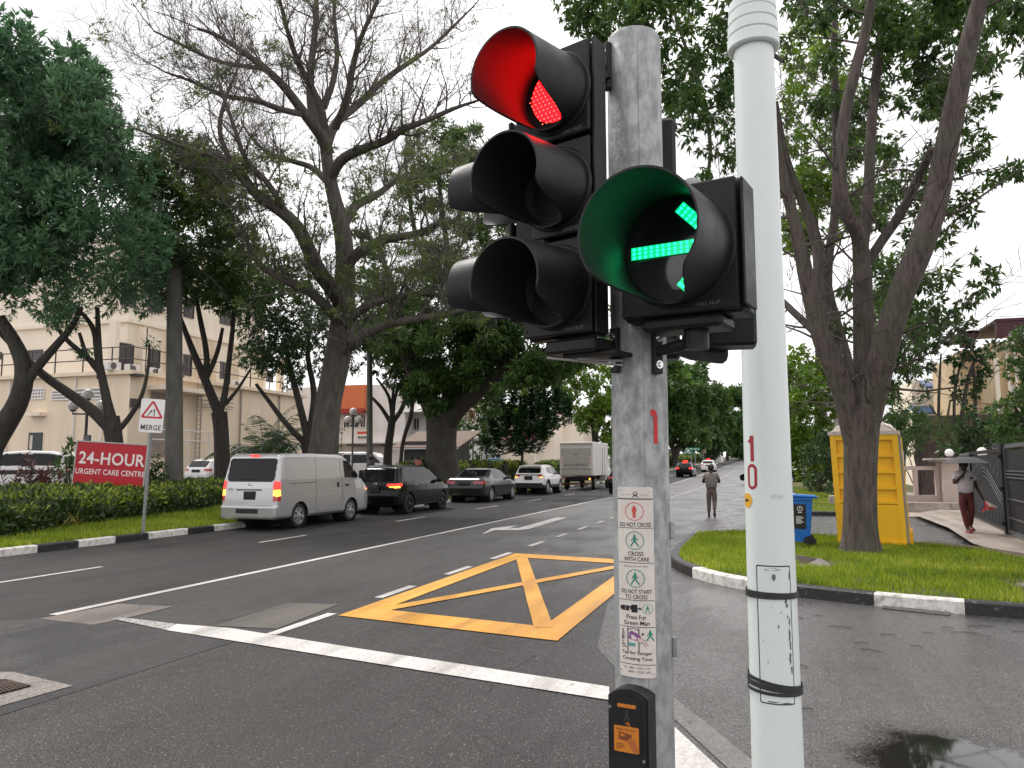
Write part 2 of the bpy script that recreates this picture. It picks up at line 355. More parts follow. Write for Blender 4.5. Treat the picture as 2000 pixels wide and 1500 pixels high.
A=[(375,1368),(450,1322),(648,1298),(585,1318),(650,1318),(925,1242),(1008,1243),(725,1326),(640,1336),(475,1334)]
struct(MB().sheet(pxpoly([(840+x/3.75,680+y/3.75) for x,y in A]),.007).build('turn_arrow',M['white_line']))
struct(MB().sheet(pxpoly([(1296,1350),(1318,1366),(1400,1430),(1485,1500),(1440,1520),(1300,1390)]),.007).build('faded_crossing_line',M['white_faded']))
struct(MB().sheet(pxpoly([(1290,1400),(1318,1422),(1402,1500),(1480,1580),(1400,1640),(1310,1500),(1270,1430)]),.007).build('crossing_line',M['white_line']))
# yellow box, slightly skewed
def YB(u,v): return (u, v-.155*(u+4.5))
def yq(mb,pts): mb.sheet([YB(*p) for p in pts],.009)
x0,x1,y0,y1=-4.52,-1.95,7.5,13.62; a,b=.30,.52
mb=MB()
mb.add([(*YB(*p),.009) for p in [(x0,y0),(x1,y0),(x1,y1),(x0,y1),(x0+a,y0+b),(x1-a,y0+b),(x1-a,y1-b),(x0+a,y1-b)]],[(0,1,5,4),(1,2,6,5),(2,3,7,6),(3,0,4,7)])
w2=.10
def diag(p,q,side):
    p=Vector(YB(*p));q=Vector(YB(*q)); d=(q-p).normalized(); n=Vector((-d.y,d.x))*w2
    zz=.009+side
    mb.add([(*(p-n),zz),(*(q-n),zz),(*(q+n),zz),(*(p+n),zz)],[(0,1,2,3)])
diag((x0+a-.02,y0+b-.05),(x1-a+.02,y1-b+.05),.0015); diag((x1-a+.02,y0+b-.05),(x0+a-.02,y1-b+.05),.003)
struct(mb.build('yellow_box_marking',M['yellow_line']))
# patches
roadpoly('asphalt_patch',pxpoly([(-120,1224),(75,1208),(178,1221),(215,1215),(330,1232),(455,1255),(-120,1436)]),M['patch'],.003)
roadpoly('concrete_patch',pxpoly([(77,1209),(231,1180),(338,1185),(259,1205),(213,1215),(178,1221)]),M['tan'],.005)
M['tan2']=groundmat('oily_patch',(.07,.062,.052),(.13,.115,.095),(.3,.27,.24),.4,.5,.75,tone=.5)
roadpoly('worn_patch',pxpoly([(420,1223),(560,1178),(661,1181),(540,1229)]),M['tan2'],.005)
roadpoly('drain_surround',pxpoly([(-90,1316),(25,1314),(142,1341),(0,1381),(-90,1400)]),M['grit'],.0075)
mb=MB()
g0=[Vector(p) for p in pxpoly([(-40,1334),(10,1331),(62,1343),(-10,1362)])]
for i in range(9):
    t=(i+.5)/9
    for (A0,B0,A1,B1) in ((g0[0],g0[1],g0[3],g0[2]),(g0[0],g0[3],g0[1],g0[2])):
        p=A0.lerp(B0,t); q=A1.lerp(B1,t); mb.tube([(p.x,p.y,.014),(q.x,q.y,.014)],.009,4)
mb.sheet([(p.x,p.y) for p in g0],.009)
tag(mb.build('drain_cover',M['iron']),'rusty drain grating set in pale concrete in the road','drain')
# ================= kerbs =================
def resample(path,step=.12):
    P=[Vector(p) for p in path]; out=[P[0]]
    for a,b in zip(P,P[1:]):
        n=max(1,int((b-a).length/step))
        for i in range(1,n+1): out.append(a.lerp(b,i/n))
    return out
def chaikin(P,k=2):
    P=[Vector(p) for p in P]
    for _ in range(k):
        Q=[P[0]]
        for a,b in zip(P,P[1:]): Q+= [a.lerp(b,.25),a.lerp(b,.75)]
        P=Q+[P[-1]]
    return P
def kerb(name,path,bounds,side=1,h=.14,wd=.16,mats=('kerb_black','kerb_white'),first=0,step=.15):
    "path = road edge; side=+1 puts the kerb to the left of travel; bounds = arc lengths where the paint changes"
    P=resample(path,step); s=0; V=[];F=[];mi=[]; S=[0]
    for a,b in zip(P,P[1:]): s+=(b-a).length; S.append(s)
    prof=[(0,-.02),(.0,h-.02),(.02,h),(wd-.01,h),(wd,h-.01),(wd,-.02)]
    for i,p in enumerate(P):
        d=(P[min(i+1,len(P)-1)]-P[max(i-1,0)]).normalized(); n=Vector((-d.y,d.x))*side
        for a,z_ in prof: V.append((p.x+n.x*a,p.y+n.y*a,z_+gz(p.y)))
    k=len(prof)
    for i in range(len(P)-1):
        c=(S[i]+S[i+1])/2; idx=(first+sum(1 for q in bounds if q<c))%2
        for j in range(k-1):
            q=(i*k+j,i*k+j+1,(i+1)*k+j+1,(i+1)*k+j); F.append(q if side<0 else q[::-1]); mi.append(idx)
    F.append(tuple(range(k))); mi.append(0); F.append(tuple(range((len(P)-1)*k,len(P)*k))[::-1]); mi.append(0)
    mb=MB(); mb.v=V; mb.f=F; mb.m=mi
    return struct(mb.build(name,[M[mats[0]],M[mats[1]]]))
# left kerb: paint boundaries read off the photo
KX=-13.0
def yk(px): # Y where the kerb line crosses pixel column px
    d=FW*FPX+RT*(px-1000)-UP*(1050-750); return KX*d.y/d.x
bd=[yk(-90),yk(-5)-.8,yk(76),yk(155),yk(231),yk(299),yk(363),yk(417)]
while bd[-1]<320: bd.append(bd[-1]+1.35)
KY0=-20; bb=[b-KY0 for b in sorted(bd) if b>KY0]
n0=sum(1 for b in bd if b<yk(40))
kerb('kerb',[(KX,KY0),(KX,50),(KX,60),(KX,70),(KX,100),(KX,150),(KX,330)],bb,side=1,first=(1-n0)%2,step=.3)
# right island kerb
RKP=chaikin([(-1.72,17.3),(-1.74,13.9),(-1.62,12.7),(-1.22,11.72),(-.72,10.95),(-.1,10.5),(.97,10.02),(1.87,9.78),(2.6,9.66),(4,9.55),(7,9.4),(14,9.2)])
def arc_at(P,px):
    s=0;best=None
    for a,b in zip(P,P[1:]):
        q=Vector((a.x,a.y,0)); w_=q-CP; X=1000+FPX*w_.dot(RT)/w_.dot(FW)
        if a.y<14 and best is None and X>=px: best=s
        s+=(b-a).length
    return best
bb=[arc_at(RKP,1346),arc_at(RKP,1457),arc_at(RKP,1695),arc_at(RKP,1868)]
bb+= [bb[-1]+1.2,bb[-1]+2.1,bb[-1]+3.2,bb[-1]+4.2]
kerb('island_kerb',RKP,bb,side=1,h=.15,first=0,step=.1)
# far island beyond the service road
kerb('far_island_kerb',chaikin([(1.0,150),(1.0,60),(1.0,50),(.9,40),(.2,31),(-.9,27.2),(-.3,26.3),(1.2,26.3),(3.8,26.5)]),[8*i for i in range(1,12)]+[94,108,118.5,120,121.3],side=1,h=.14,first=0,step=.25)
# ================= verges and paths =================
def blades(name,n,sampler,h=.05,wd=.009,m=None,parent=None,lean=.5,tintf=None,kind='stuff'):
    P=sampler(n); n=len(P); a=RS.rand(n)*2*PI; hh=h*(.5+RS.rand(n)); l=RS.rand(n)*lean*hh
    dx=np.cos(a)*wd/2; dy=np.sin(a)*wd/2; b=RS.rand(n)*2*PI
    V=np.zeros((n,4,3)); V[:,0]=P+np.c_[-dx,-dy,np.zeros(n)]; V[:,1]=P+np.c_[dx,dy,np.zeros(n)]
    tip=P+np.c_[np.cos(b)*l,np.sin(b)*l,hh]; V[:,2]=tip+np.c_[dx*.2,dy*.2,np.zeros(n)]; V[:,3]=tip-np.c_[dx*.2,dy*.2,np.zeros(n)]
    F=np.arange(n*4).reshape(n,4)
    t=RS.rand(n)
    if tintf is not None: t=np.clip(tintf(P)+.6*(t-.5),0,1)
    o=npmesh(name,V.reshape(-1,3),F,m,parent,tint=t); o['kind']=kind; return o
def inpoly(P,poly):
    x,y=P[:,0],P[:,1]; c=np.zeros(len(P),bool); n=len(poly)
    for i in range(n):
        x1,y1=poly[i][:2]; x2,y2=poly[(i+1)%n][:2]
        k=((y1>y)!=(y2>y)); xi=(x2-x1)*(y-y1)/((y2-y1) if y2!=y1 else 1e-9)+x1; c^= k&(x<xi)
    return c
def pnoise(P,s,off=0):
    "cheap smooth 2D value noise"
    q=P[:,:2]*s+off; i=np.floor(q).astype(int); f=q-i; f=f*f*(3-2*f)
    def h(a,b): 
        v=np.sin(a*127.1+b*311.7)*43758.5453; return v-np.floor(v)
    return (h(i[:,0],i[:,1])*(1-f[:,0])+h(i[:,0]+1,i[:,1])*f[:,0])*(1-f[:,1])+(h(i[:,0],i[:,1]+1)*(1-f[:,0])+h(i[:,0]+1,i[:,1]+1)*f[:,0])*f[:,1]
M['blade']=leafmat('grass_blade',(.050,.11,.006),(.28,.38,.022),(.50,.48,.10),rough=.55,trans=.35)
front=[(p.x,p.y) for p in RKP]
IN=[]  # inset so the lawn meets the kerb back
for i,p in enumerate(RKP):
    d=(RKP[min(i+1,len(RKP)-1)]-RKP[max(i-1,0)]).normalized(); IN.append((p.x-d.y*.155,p.y+d.x*.155))
back=[(14,11.3),(7,12.6),(5.2,13.1),(4.15,13.75),(3.68,14.4),(3.45,15.5),(3.05,15.9),(2.55,16.35),(1.27,17.45),(.42,17.7),(-.75,18.1),(-1.5,17.5)]
isl=IN+back
struct(MB().sheet(isl,.132).build('grass_island',M['grass']))
BR=[(3.6,14.3),(3.0,15.2),(2.7,16.2),(3.1,16.0),(3.6,15.4),(4.6,14.0)]
def s_isl(n):
    P=np.c_[RS.rand(n)*12-2,RS.rand(n)*9.3+9.2,np.full(n,.132)]; k=inpoly(P,isl)
    k&=~(inpoly(P,[(-.15,13.0),(.72,12.2),(.98,12.95),(.1,13.75)]))
    P=P[k]; bare=pnoise(P,1.6,3.3); return P[(bare+.35*pnoise(P,6,2)<.92)|(RS.rand(len(P))<.22)]
def t_isl(P): return .08+.42*pnoise(P,1.1)+.22*pnoise(P,4,9)+.28*pnoise(P,14,5)
blades('grass',170000,s_isl,.06,.015,M['blade'],tintf=t_isl)
# soil strip behind lawn and mud at the toilet
struct(MB().sheet([(2.5,16.5),(3.2,15.9),(3.6,15.3),(3.75,14.5),(4.4,13.8),(4.7,13.9),(4.1,15),(3.6,16.2),(2.9,17.1)],.138).build('mud',M['soil']))
# footpath
struct(MB().sheet([(3.9,13.9),(5.2,13.25),(14,11.5),(14,30),(6.6,32),(4.0,26.4),(3.95,21),(3.6,17)],.12).build('footpath',M['conc']))
mb=MB(); mb.box((3.62,0,0),(0,0,0)); 
struct(MB().sheet([(2.5,26.5),(6.2,26.5),(6.2,60),(2.5,60)],.02).build('driveway',M['conc']))
# far island verge (grass), kerb stub, footpath behind
FI=[(1.15,150),(1.15,60),(1.15,50),(1.05,40),(.35,31.3),(-.6,27.5),(-.2,26.5),(1.2,26.46),(3.7,26.7),(3.4,34),(3.4,150)]
struct(MB().sheet(FI,.13,lambda x,y:gz(y)).build('far_island_grass',M['grass']))
def s_fi(n):
    P=np.c_[RS.rand(n)*5-1,26+RS.rand(n)*34,np.full(n,.13)]; P=P[inpoly(P,FI)]; P[:,2]+=np.array([gz(y) for y in P[:,1]]); return P
blades('verge_grass',30000,s_fi,.06,.02,M['blade'],tintf=t_isl)
# left verge rising to the car park
def zl(x): 
    t=min(max((-13.0-x)/6.5,0),1); return .13+.30*t*t*(3-2*t)
def zlt(x,y): return zl(x)+gz(y)
xs=[-13.15,-13.8,-14.6,-15.4,-16.2,-17,-17.8,-18.6,-19.5,-20.5]; ys=[-30,5,20,35,50,55,60,65,70,100,150,200,330]
V=[(x,y,zlt(x,y)) for y in ys for x in xs]; k=len(xs)
mb=MB(); mb.add(V,[(i*k+j+1,i*k+j,(i+1)*k+j,(i+1)*k+j+1) for i in range(len(ys)-1) for j in range(k-1)])
struct(mb.build('verge',M['grass']))
def s_v(n):
    P=np.c_[-13.17-RS.rand(n)**1.2*4.5,5+RS.rand(n)**1.5*45,np.zeros(n)]; P[:,2]=[zlt(x,y) for x,y in P[:,:2]]; return P
blades('verge_grass',120000,s_v,.07,.02,M['blade'],tintf=t_isl)
mb=MB(); mb.add([(-90,-30,.43),(-20.5,-30,.43),(-20.5,50,.43),(-90,50,.43)],[(0,1,2,3)])
mb.add([(-90,50,.43),(-20.5,50,.43),(-20.5,90,.75),(-90,90,.75),(-20.5,150,1.7),(-90,150,1.7)],[(0,1,2,3),(3,2,4,5)])
struct(mb.build('car_park',M['asphalt']))
# service manhole in the island, bare patch cover
mh=[(-.12,13.0),(.72,12.22),(.97,12.95),(.13,13.7)]
mb=MB(); mb.sheet(pxpoly([(1500,1088),(1606,1110),(1632,1128),(1540,1128),(1490,1120)]),.150)
t=thing('manhole','dark inspection cover in a concrete frame set in the island grass','manhole',(.4,13,.14))
mb.build('cover_frame',M['grit'],t,org=(.4,13,.14))
MB().sheet(pxpoly([(1505,1095),(1597,1110),(1575,1122),(1500,1112)]),.158).build('cover',M['iron'],t,org=(.4,13,.14))
mb=MB(); mb.lathe((3.0,11.2,.14),(0,0,1),[(0,.20),(.02,.19),(.022,.10),(.012,.09),(.012,.001)],20)
tag(mb.build('inlet_cover',M['grit']),'round worn concrete cover half sunk in the grass at right','cover')
# gutter inlet grating in front of white kerb
p0=G(1722,1189); p1=G(1852,1203); d=(p1-p0).normalized(); n=Vector((-d.y,d.x,0))
mb=MB(); 
for i in range(30):
    q=p0+d*((p1-p0).length*(i/29)); mb.tube([q+Vector((0,0,.014)),q+n*.14+Vector((0,0,.016))],.0075,4)
mb.tube([p0+Vector((0,0,.014)),p1+Vector((0,0,.014))],.007,4); mb.tube([p0+n*.14+Vector((0,0,.014)),p1+n*.14+Vector((0,0,.014))],.007,4)
t=thing('gutter_grating','slotted steel gutter grating in front of the white kerb block','grating',p0)
mb.build('bars',M['grate'],t,org=p0)
mb=MB(); mb.add([p0+Vector((0,0,.004)),p1+Vector((0,0,.004)),p1+n*.15+Vector((0,0,.004)),p0+n*.15+Vector((0,0,.004))],[(0,1,2,3)]); mb.build('pit',mat('pit',(.006,.006,.006),rough=.9),t,org=p0)
# litter, twigs and fallen leaves on the road
M['twig']=mat('twig',(.05,.035,.03),rough=.8); M['litter']=mat('dry_leaf',(.10,.05,.02),(.26,.14,.06),scale=3,rough=.7,coord='Generated')
V=[];F=[]
for px,py in [(1560,1207),(1600,1203),(1735,1240),(1700,1270),(1560,1300),(1812,1236),(1885,1236),(1850,1226),(1916,1223),(1990,1234),(1575,1385),(1682,1256),(1790,1262),(1640,1225)]:
    c=G(px,py,.01); a=random.uniform(-.35,.35); l=random.uniform(.04,.13)
    mbq=MB().tube([c-Vector((math.cos(a)*l,math.sin(a)*l,0)),c+Vector((.01,.02,.004)),c+Vector((math.cos(a)*l,math.sin(a)*l,0))],.0035,4); o=len(V); V+=mbq.v; F+=[tuple(i+o for i in f) for f in mbq.f]
mb=MB(); mb.v=V; mb.f=F; mb.m=[0]*len(F); o=mb.build('twigs',M['twig']); o['kind']='stuff'
mb=MB()
for k in range(420):
    if k<150: x,y=random.uniform(-1.5,6),random.uniform(4.4,9.6)
    elif k<260: x,y=random.uniform(-9,-1),random.uniform(2.5,7)
    elif k<330: x,y=random.uniform(-7.3,-5),random.uniform(7,16)
    else: x,y=random.uniform(-1,6),random.uniform(10.3,15.5)
    z0=.012 if k<330 else .18
    a=random.uniform(0,6.28); s_=random.uniform(.006,.017); c,s2=math.cos(a)*s_,math.sin(a)*s_
    mb.add([(x-c,y-s2,z0),(x+s2*.4,y-c*.4,z0+.004),(x+c,y+s2,z0),(x-s2*.4,y+c*.4,z0+.002)],[(0,1,2,3)])
o=mb.build('fallen_leaves',M['litter']); o['kind']='stuff'

# hairline cracks and tar seams in the old surface
rc=random.Random(9); mb=MB()
def crack(x,y,a,l,wd,m_=.25):
    P=[]; n=int(l/.07)
    for i in range(n): P.append(Vector((x,y))); a+=rc.gauss(0,m_); x+=math.cos(a)*.07; y+=math.sin(a)*.07
    for i,(p,q) in enumerate(zip(P,P[1:])):
        d=(q-p).normalized(); n_=Vector((-d.y,d.x))*wd*rc.uniform(.4,1); z_=.0047+gz(p.y); mb.add([(p.x-n_.x,p.y-n_.y,z_),(q.x-n_.x,q.y-n_.y,z_),(q.x+n_.x,q.y+n_.y,z_),(p.x+n_.x,p.y+n_.y,z_)],[(0,1,2,3)])
for a in((-2.9,7.0,-.3,1.5,.0018,.12),(-3.3,5.35,-.2,2.4,.0018,.06),(-4.2,5.9,-.14,2.6,.002,.05),(-5.4,8.3,1.5,3.5,.003,.1),(-6.8,9.5,1.45,5,.003,.08),(-2.0,6.6,-1.0,1.3,.004,.2),(-3.0,16,1.5,6,.006,.06),(-6.0,24,1.5,8,.008,.06),(-2.3,5.0,-.75,1.1,.0018,.05)): crack(*a)
o=mb.build('road_cracks',mat('tar_seam',(.012,.011,.011),rough=.6)); struct(o)
# ================= foreground: signal pole and heads =================
M['black_plastic']=mat('black_polycarbonate',(.011,.012,.014),(.019,.020,.022),scale=9,rough=.40,rough2=.58,bump=.05,bscale=200,spec=.28)
M['visor_in']=mat('visor_inside',(.022,.022,.024),rough=.5)
M['galv']=mat('galvanised_steel',(.36,.37,.365),(.24,.25,.25),scale=34,rough=.40,rough2=.66,metal=.35,bump=.15,bscale=60,lo=.40,hi=.62,detail=9,stretch=(1,1,.55))
M['bolt']=mat('bright_bolt',(.75,.75,.74),rough=.25,metal=1)
M['glass_dark']=mat('dark_lens',(.012,.013,.014),rough=.12,coat=.5)
M['gasket']=mat('gasket',(.008,.008,.009),rough=.5)
M['red_lens']=mat('lit_red_lens',(.3,.0,.01),rough=.6,spec=.1,emis=(1,.002,.004),es=8)
M['red_led']=mat('red_led',(.9,.3,.2),rough=.3,emis=(1,.11,.05),es=2.2)
M['green_lens']=mat('lit_green_lens',(.0,.2,.1),rough=.3,emis=(.0,.60,.20),es=.8)
M['green_led']=mat('green_led',(.1,.9,.5),rough=.3,emis=(.01,.95,.30),es=3.4)
M['grey_text']=mat('moulded_letters',(.16,.16,.16),rough=.6)
V3=Vector; ZU=Vector((0,0,1))
def zat(P,y):
    "height z above the plan point P that shows at pixel row y"
    lo,hi=-1.,9.
    for _ in range(40):
        m_=(lo+hi)/2; q=Vector((P[0],P[1],m_))-CP; Y=750-FPX*q.dot(UP)/q.dot(FW)
        if Y>y: lo=m_
        else: hi=m_
    return (lo+hi)/2
class Wrap:
    def __init__(s,ax,rf):
        s.ax=Vector((ax[0],ax[1],0)); s.rf=rf; T=Vector((-ax[0],-ax[1],0)).normalized(); s.T=T; s.R=(-T).cross(ZU)
    def P(s,u,v,off=0,a0=0):
        r=s.rf(v); a=a0+u/r; return s.ax+s.T*(math.cos(a)*(r+off))+s.R*(math.sin(a)*(r+off))+ZU*v
    def geo(s,mb,V,F,u0,v0,off,a0=0):
        mb.add([s.P(u0+a,v0+b,off,a0) for a,b in V],F)
    def rect(s,mb,u0,u1,v0,v1,off,cr=0,a0=0,nu=14,nv=24,thick=0):
        vs=[v0+(v1-v0)*i/nv for i in range(nv+1)]
        if cr: vs=sorted(set([round(x,6) for x in vs+[v0+cr*(1-math.cos(k*PI/10)) for k in range(6)]+[v1-cr*(1-math.cos(k*PI/10)) for k in range(6)]]))
        cu=(u0+u1)/2; hw=(u1-u0)/2
        def hwf(v):
            if not cr: return hw
            d=max(cr-(v-v0),cr-(v1-v),0); return hw-cr+math.sqrt(max(cr*cr-d*d,0))
        rows=[]
        for v in vs: h=hwf(v); rows.append([s.P(cu+h*(2*j/nu-1),v,off,a0) for j in range(nu+1)])
        V=[p for r in rows for p in r]; n=nu+1
        F=[(i*n+j,i*n+j+1,(i+1)*n+j+1,(i+1)*n+j) for i in range(len(vs)-1) for j in range(nu)]
        mb.add(V,F)
        if thick:
            ed=[(0,j) for j in range(n)]+[(i,nu) for i in range(1,len(vs))]+[(len(vs)-1,j) for j in range(nu-1,-1,-1)]+[(i,0) for i in range(len(vs)-2,0,-1)]
            A=[rows[i][j] for i,j in ed]; B=[]
            for p in A:
                h=Vector((p.x,p.y,0))-s.ax; B.append(p-h.normalized()*thick)
            m_=len(A); mb.add(A+B,[(i,m_+i,m_+(i+1)%m_,(i+1)%m_) for i in range(m_)])
    def text(s,mb,st,w_,h_,u,v,off,a0=0,bold=0,**k):
        V,F=textgeo(st,1,bold=bold,**k)
        xs=[a for a,b in V]; ys=[b for a,b in V]; W_=max(xs)-min(xs); H_=max(ys)-min(ys); cx=(max(xs)+min(xs))/2; cy=(max(ys)+min(ys))/2
        sx=w_/W_ if w_ else h_/H_; sy=h_/H_ if h_ else sx
        s.geo(mb,[((a-cx)*sx,(b-cy)*sy) for a,b in V],F,u,v,off,a0)
POLE=at(1251,905,2.0); PX,PY=POLE.x,POLE.y
RP=.0728
ptop=zat((PX,PY),76)
W1=Wrap((PX,PY),lambda z:RP)
sp=thing('signal_pole','galvanised steel traffic signal pole with a red 1 painted on it','signal pole',(PX,PY,0))
mb=MB(); mb.lathe((PX,PY,0),ZU,[(-.05,RP),(ptop-.012,RP),(ptop,RP-.006),(ptop+.004,RP-.02),(ptop+.004,.001)],48); mb.build('shaft',M['galv'],sp,org=(PX,PY,0),smooth=40)
mb=MB(); mb.tube([W1.P(0,z,.0005,.15) for z in (0.02,.8,1.6,2.2,ptop-.02)],.0011,5); mb.build('weld_seam',M['galv'],sp,org=(PX,PY,0))
M['red_paint']=mat('red_paint',(.62,.008,.012),(.5,.01,.012),scale=60,rough=.35)
mb=MB()
v1=zat((PX,PY),806)+.003; v0=zat((PX,PY),868)
# hand painted numeral: hooked top and straight stem
h=v1-v0
W1.rect(mb,-.004,.0075,v0,v1-.012,.0012,cr=.003,a0=.54,nu=4)
poly=[(-.0120,h-.006),(-.010,h),(-.002,h+.001),(.003,h-.004),(.0045,h-.008),(.0072,h-.016),(-.0035,h-.018),(-.006,h-.0165),(-.0115,h-.015)]
W1.geo(mb,poly,[tuple(range(len(poly)))],0,v0,.0012,a0=.54); mb.build('numeral',M['red_paint'],sp,org=(PX,PY,0))
for y0_,y1_ in((1018,1050),(1240,1277)):
    mb=MB(); a=zat((PX,PY),y1_); b=zat((PX,PY),y0_); 
    mb.box(W1.P(0,(a+b)/2,.004,1.45),(.012,.02,b-a),Matrix.Rotation(math.atan2(W1.R.y,W1.R.x)+.1,3,'Z'),bev=.002); mb.build('strap_buckle',M['galv'],sp,org=(PX,PY,0))
# ---- instruction plate ----
M['plate']=mat('enamel_plate',(.74,.69,.63),(.66,.60,.55),scale=25,rough=.35,rough2=.5)
M['ink']=mat('black_ink',(.012,.012,.012),rough=.45); M['ink_red']=mat('red_ink',(.62,.07,.05),rough=.45); M['ink_green']=mat('green_ink',(.008,.24,.15),rough=.45)
M['ink_purple']=mat('purple_ink',(.25,.09,.28),rough=.45); M['ink_teal']=mat('teal_ink',(.10,.33,.30),rough=.5); M['ink_grey']=mat('grey_ink',(.18,.17,.17),rough=.5)
pl=thing('instruction_plate','white curved plate of pedestrian crossing instructions fixed to the signal pole','sign',(PX,PY,1.3))
A0=-.235; vt=zat((PX-.0,PY),951); vb=zat((PX,PY),1324); fr=POLE-CP
# plate sits nearer than the axis: correct the heights for the front of the pole
FP=W1.P(0,0,0,A0); vt=zat(FP,951); vb=zat(FP,1323); HH=vt-vb
WP=.092; org=(PX,PY,1.3)
mb=MB(); W1.rect(mb,-WP/2,WP/2,vb,vt,.004,cr=.007,a0=A0,thick=.003); mb.build('panel',M['plate'],pl,org=org,smooth=40)
def vy(y): return vt-(y-40)/1400*HH
ink=MB(); red=MB(); gr=MB(); pu=MB(); te=MB(); gy=MB(); OF=.0046
def rule(y,th,w_=.9): W1.rect(ink,-WP/2*w_,WP/2*w_,vy(y)-th/2,vy(y)+th/2,OF,a0=A0,nv=1)
rule(130,.0026,.97)
for y in(347,606,880,1075,1345): rule(y,.0014,.97)
def T(mb,s,w_,h_,y,u=0,bold=.01,**k): W1.text(mb,s,w_,h_,u,vy(y),OF,a0=A0,bold=bold,**k)
T(te,'Land Transport',.030,.0038,100,-.021,0); T(te,'Authority',.021,.0038,100,.025,0)
def ringm(mb,cx,cy,r,wd,n=40):
    V=[];F=[]
    for i in range(n):
        a=2*PI*i/n; V+=[(math.cos(a)*r,math.sin(a)*r),(math.cos(a)*(r-wd),math.sin(a)*(r-wd))]
    for i in range(n): j=(i+1)%n; F.append((2*i,2*j,2*j+1,2*i+1))
    W1.geo(mb,V,F,cx,cy,OF,A0)
def disc(mb,cx,cy,r,n=14,off=OF): W1.geo(mb,[(math.cos(2*PI*i/n)*r,math.sin(2*PI*i/n)*r) for i in range(n)],[tuple(range(n))],cx,cy,off,A0)
def strokeu(mb,pts,wd,cx=0,cy=0,s=1,off=OF):
    V=[];F=[]
    for (a,b),(c,d) in zip(pts,pts[1:]):
        l=math.hypot(c-a,d-b) or 1; nx,ny=-(d-b)/l*wd/2,(c-a)/l*wd/2; ex,ey=(c-a)/l*wd*.3,(d-b)/l*wd*.3; o=len(V)
        V+=[((a-ex+nx)*s,(b-ey+ny)*s),((a-ex-nx)*s,(b-ey-ny)*s),((c+ex-nx)*s,(d+ey-ny)*s),((c+ex+nx)*s,(d+ey+ny)*s)]; F.append((o,o+1,o+2,o+3))
    W1.geo(mb,V,F,cx,cy,off,A0)
# small knot emblem
ringm(ink,.003,vy(92),.0055,.0013); strokeu(ink,[(-.007,-.006),(.005,.003)],.0016,.003,vy(100)); strokeu(ink,[(.007,-.006),(-.005,.003)],.0016,.003,vy(100))
def standman(mb,cx,cy,s):
    disc(mb,cx,cy+.8*s,.17*s)
    for p in([(-.28,.55),(-.28,-.1)],[(.28,.55),(.28,-.1)]): strokeu(mb,p,.13,cx,cy,s)
    strokeu(mb,[(0,.6),(0,-.15)],.42,cx,cy,s); strokeu(mb,[(-.12,-.1),(-.12,-.95)],.2,cx,cy,s); strokeu(mb,[(.12,-.1),(.12,-.95)],.2,cx,cy,s)
def walkman(mb,cx,cy,s,f=1):
    disc(mb,cx,cy+.8*s,.17*s)
    strokeu(mb,[(0,.55),(-.02*f,0)],.42,cx,cy,s); strokeu(mb,[(-.05*f,-.1),(-.35*f,-.5),(-.62*f,-.9)],.22,cx,cy,s); strokeu(mb,[(.05*f,-.1),(.28*f,-.45),(.62*f,-.88)],.22,cx,cy,s)
    strokeu(mb,[(-.1*f,.5),(-.42*f,.2),(-.45*f,-.1)],.13,cx,cy,s); strokeu(mb,[(.1*f,.5),(.38*f,.12),(.55*f,.15)],.13,cx,cy,s)
ringm(red,.0,vy(224),.0225,.0016); standman(red,.0,vy(224),.0155)
T(ink,'DO NOT CROSS',.078,.0108,322)
ringm(gr,.0,vy(440),.0225,.0016); walkman(gr,.0,vy(440),.0150); T(ink,'CROSS',.037,.0104,538,.002); T(ink,'WITH CARE',.061,.0104,578,.003)
T(ink,'Flashing Green Man',.058,.0046,632,.001,0)
ringm(gr,.0,vy(720),.0225,.0016); walkman(gr,.0,vy(720),.0150)
for k in range(12):
    a=2*PI*k/12; strokeu(gr,[(math.cos(a)*.0175,math.sin(a)*.0175),(math.cos(a)*.0195,math.sin(a)*.0195)],.0012,0,vy(720))
T(ink,'DO NOT START',.075,.0104,816,.001); T(ink,'TO CROSS',.054,.0104,855,.001)
y=vy(941); strokeu(ink,[(-.038,0),(-.034,0)],.009,0,y); strokeu(ink,[(-.031,0),(-.020,0)],.0125,0,y); strokeu(ink,[(-.024,.004),(-.011,.004)],.0035,0,y); strokeu(ink,[(-.012,0),(-.005,0)],.006,0,y); strokeu(ink,[(-.0045,0),(-.0015,0)],.019,0,y); strokeu(ink,[(.004,0),(.010,0)],.003,0,y)
W1.geo(ink,[(.009,.0045),(.009,-.0045),(.0145,0)],[(0,1,2)],0,y,OF,A0); ringm(gr,.028,y,.0125,.0009); walkman(gr,.028,y,.0085)
T(ink,'Press For',.048,.0105,1003,.001); T(ink,'Green Man',.062,.0105,1045,.001)
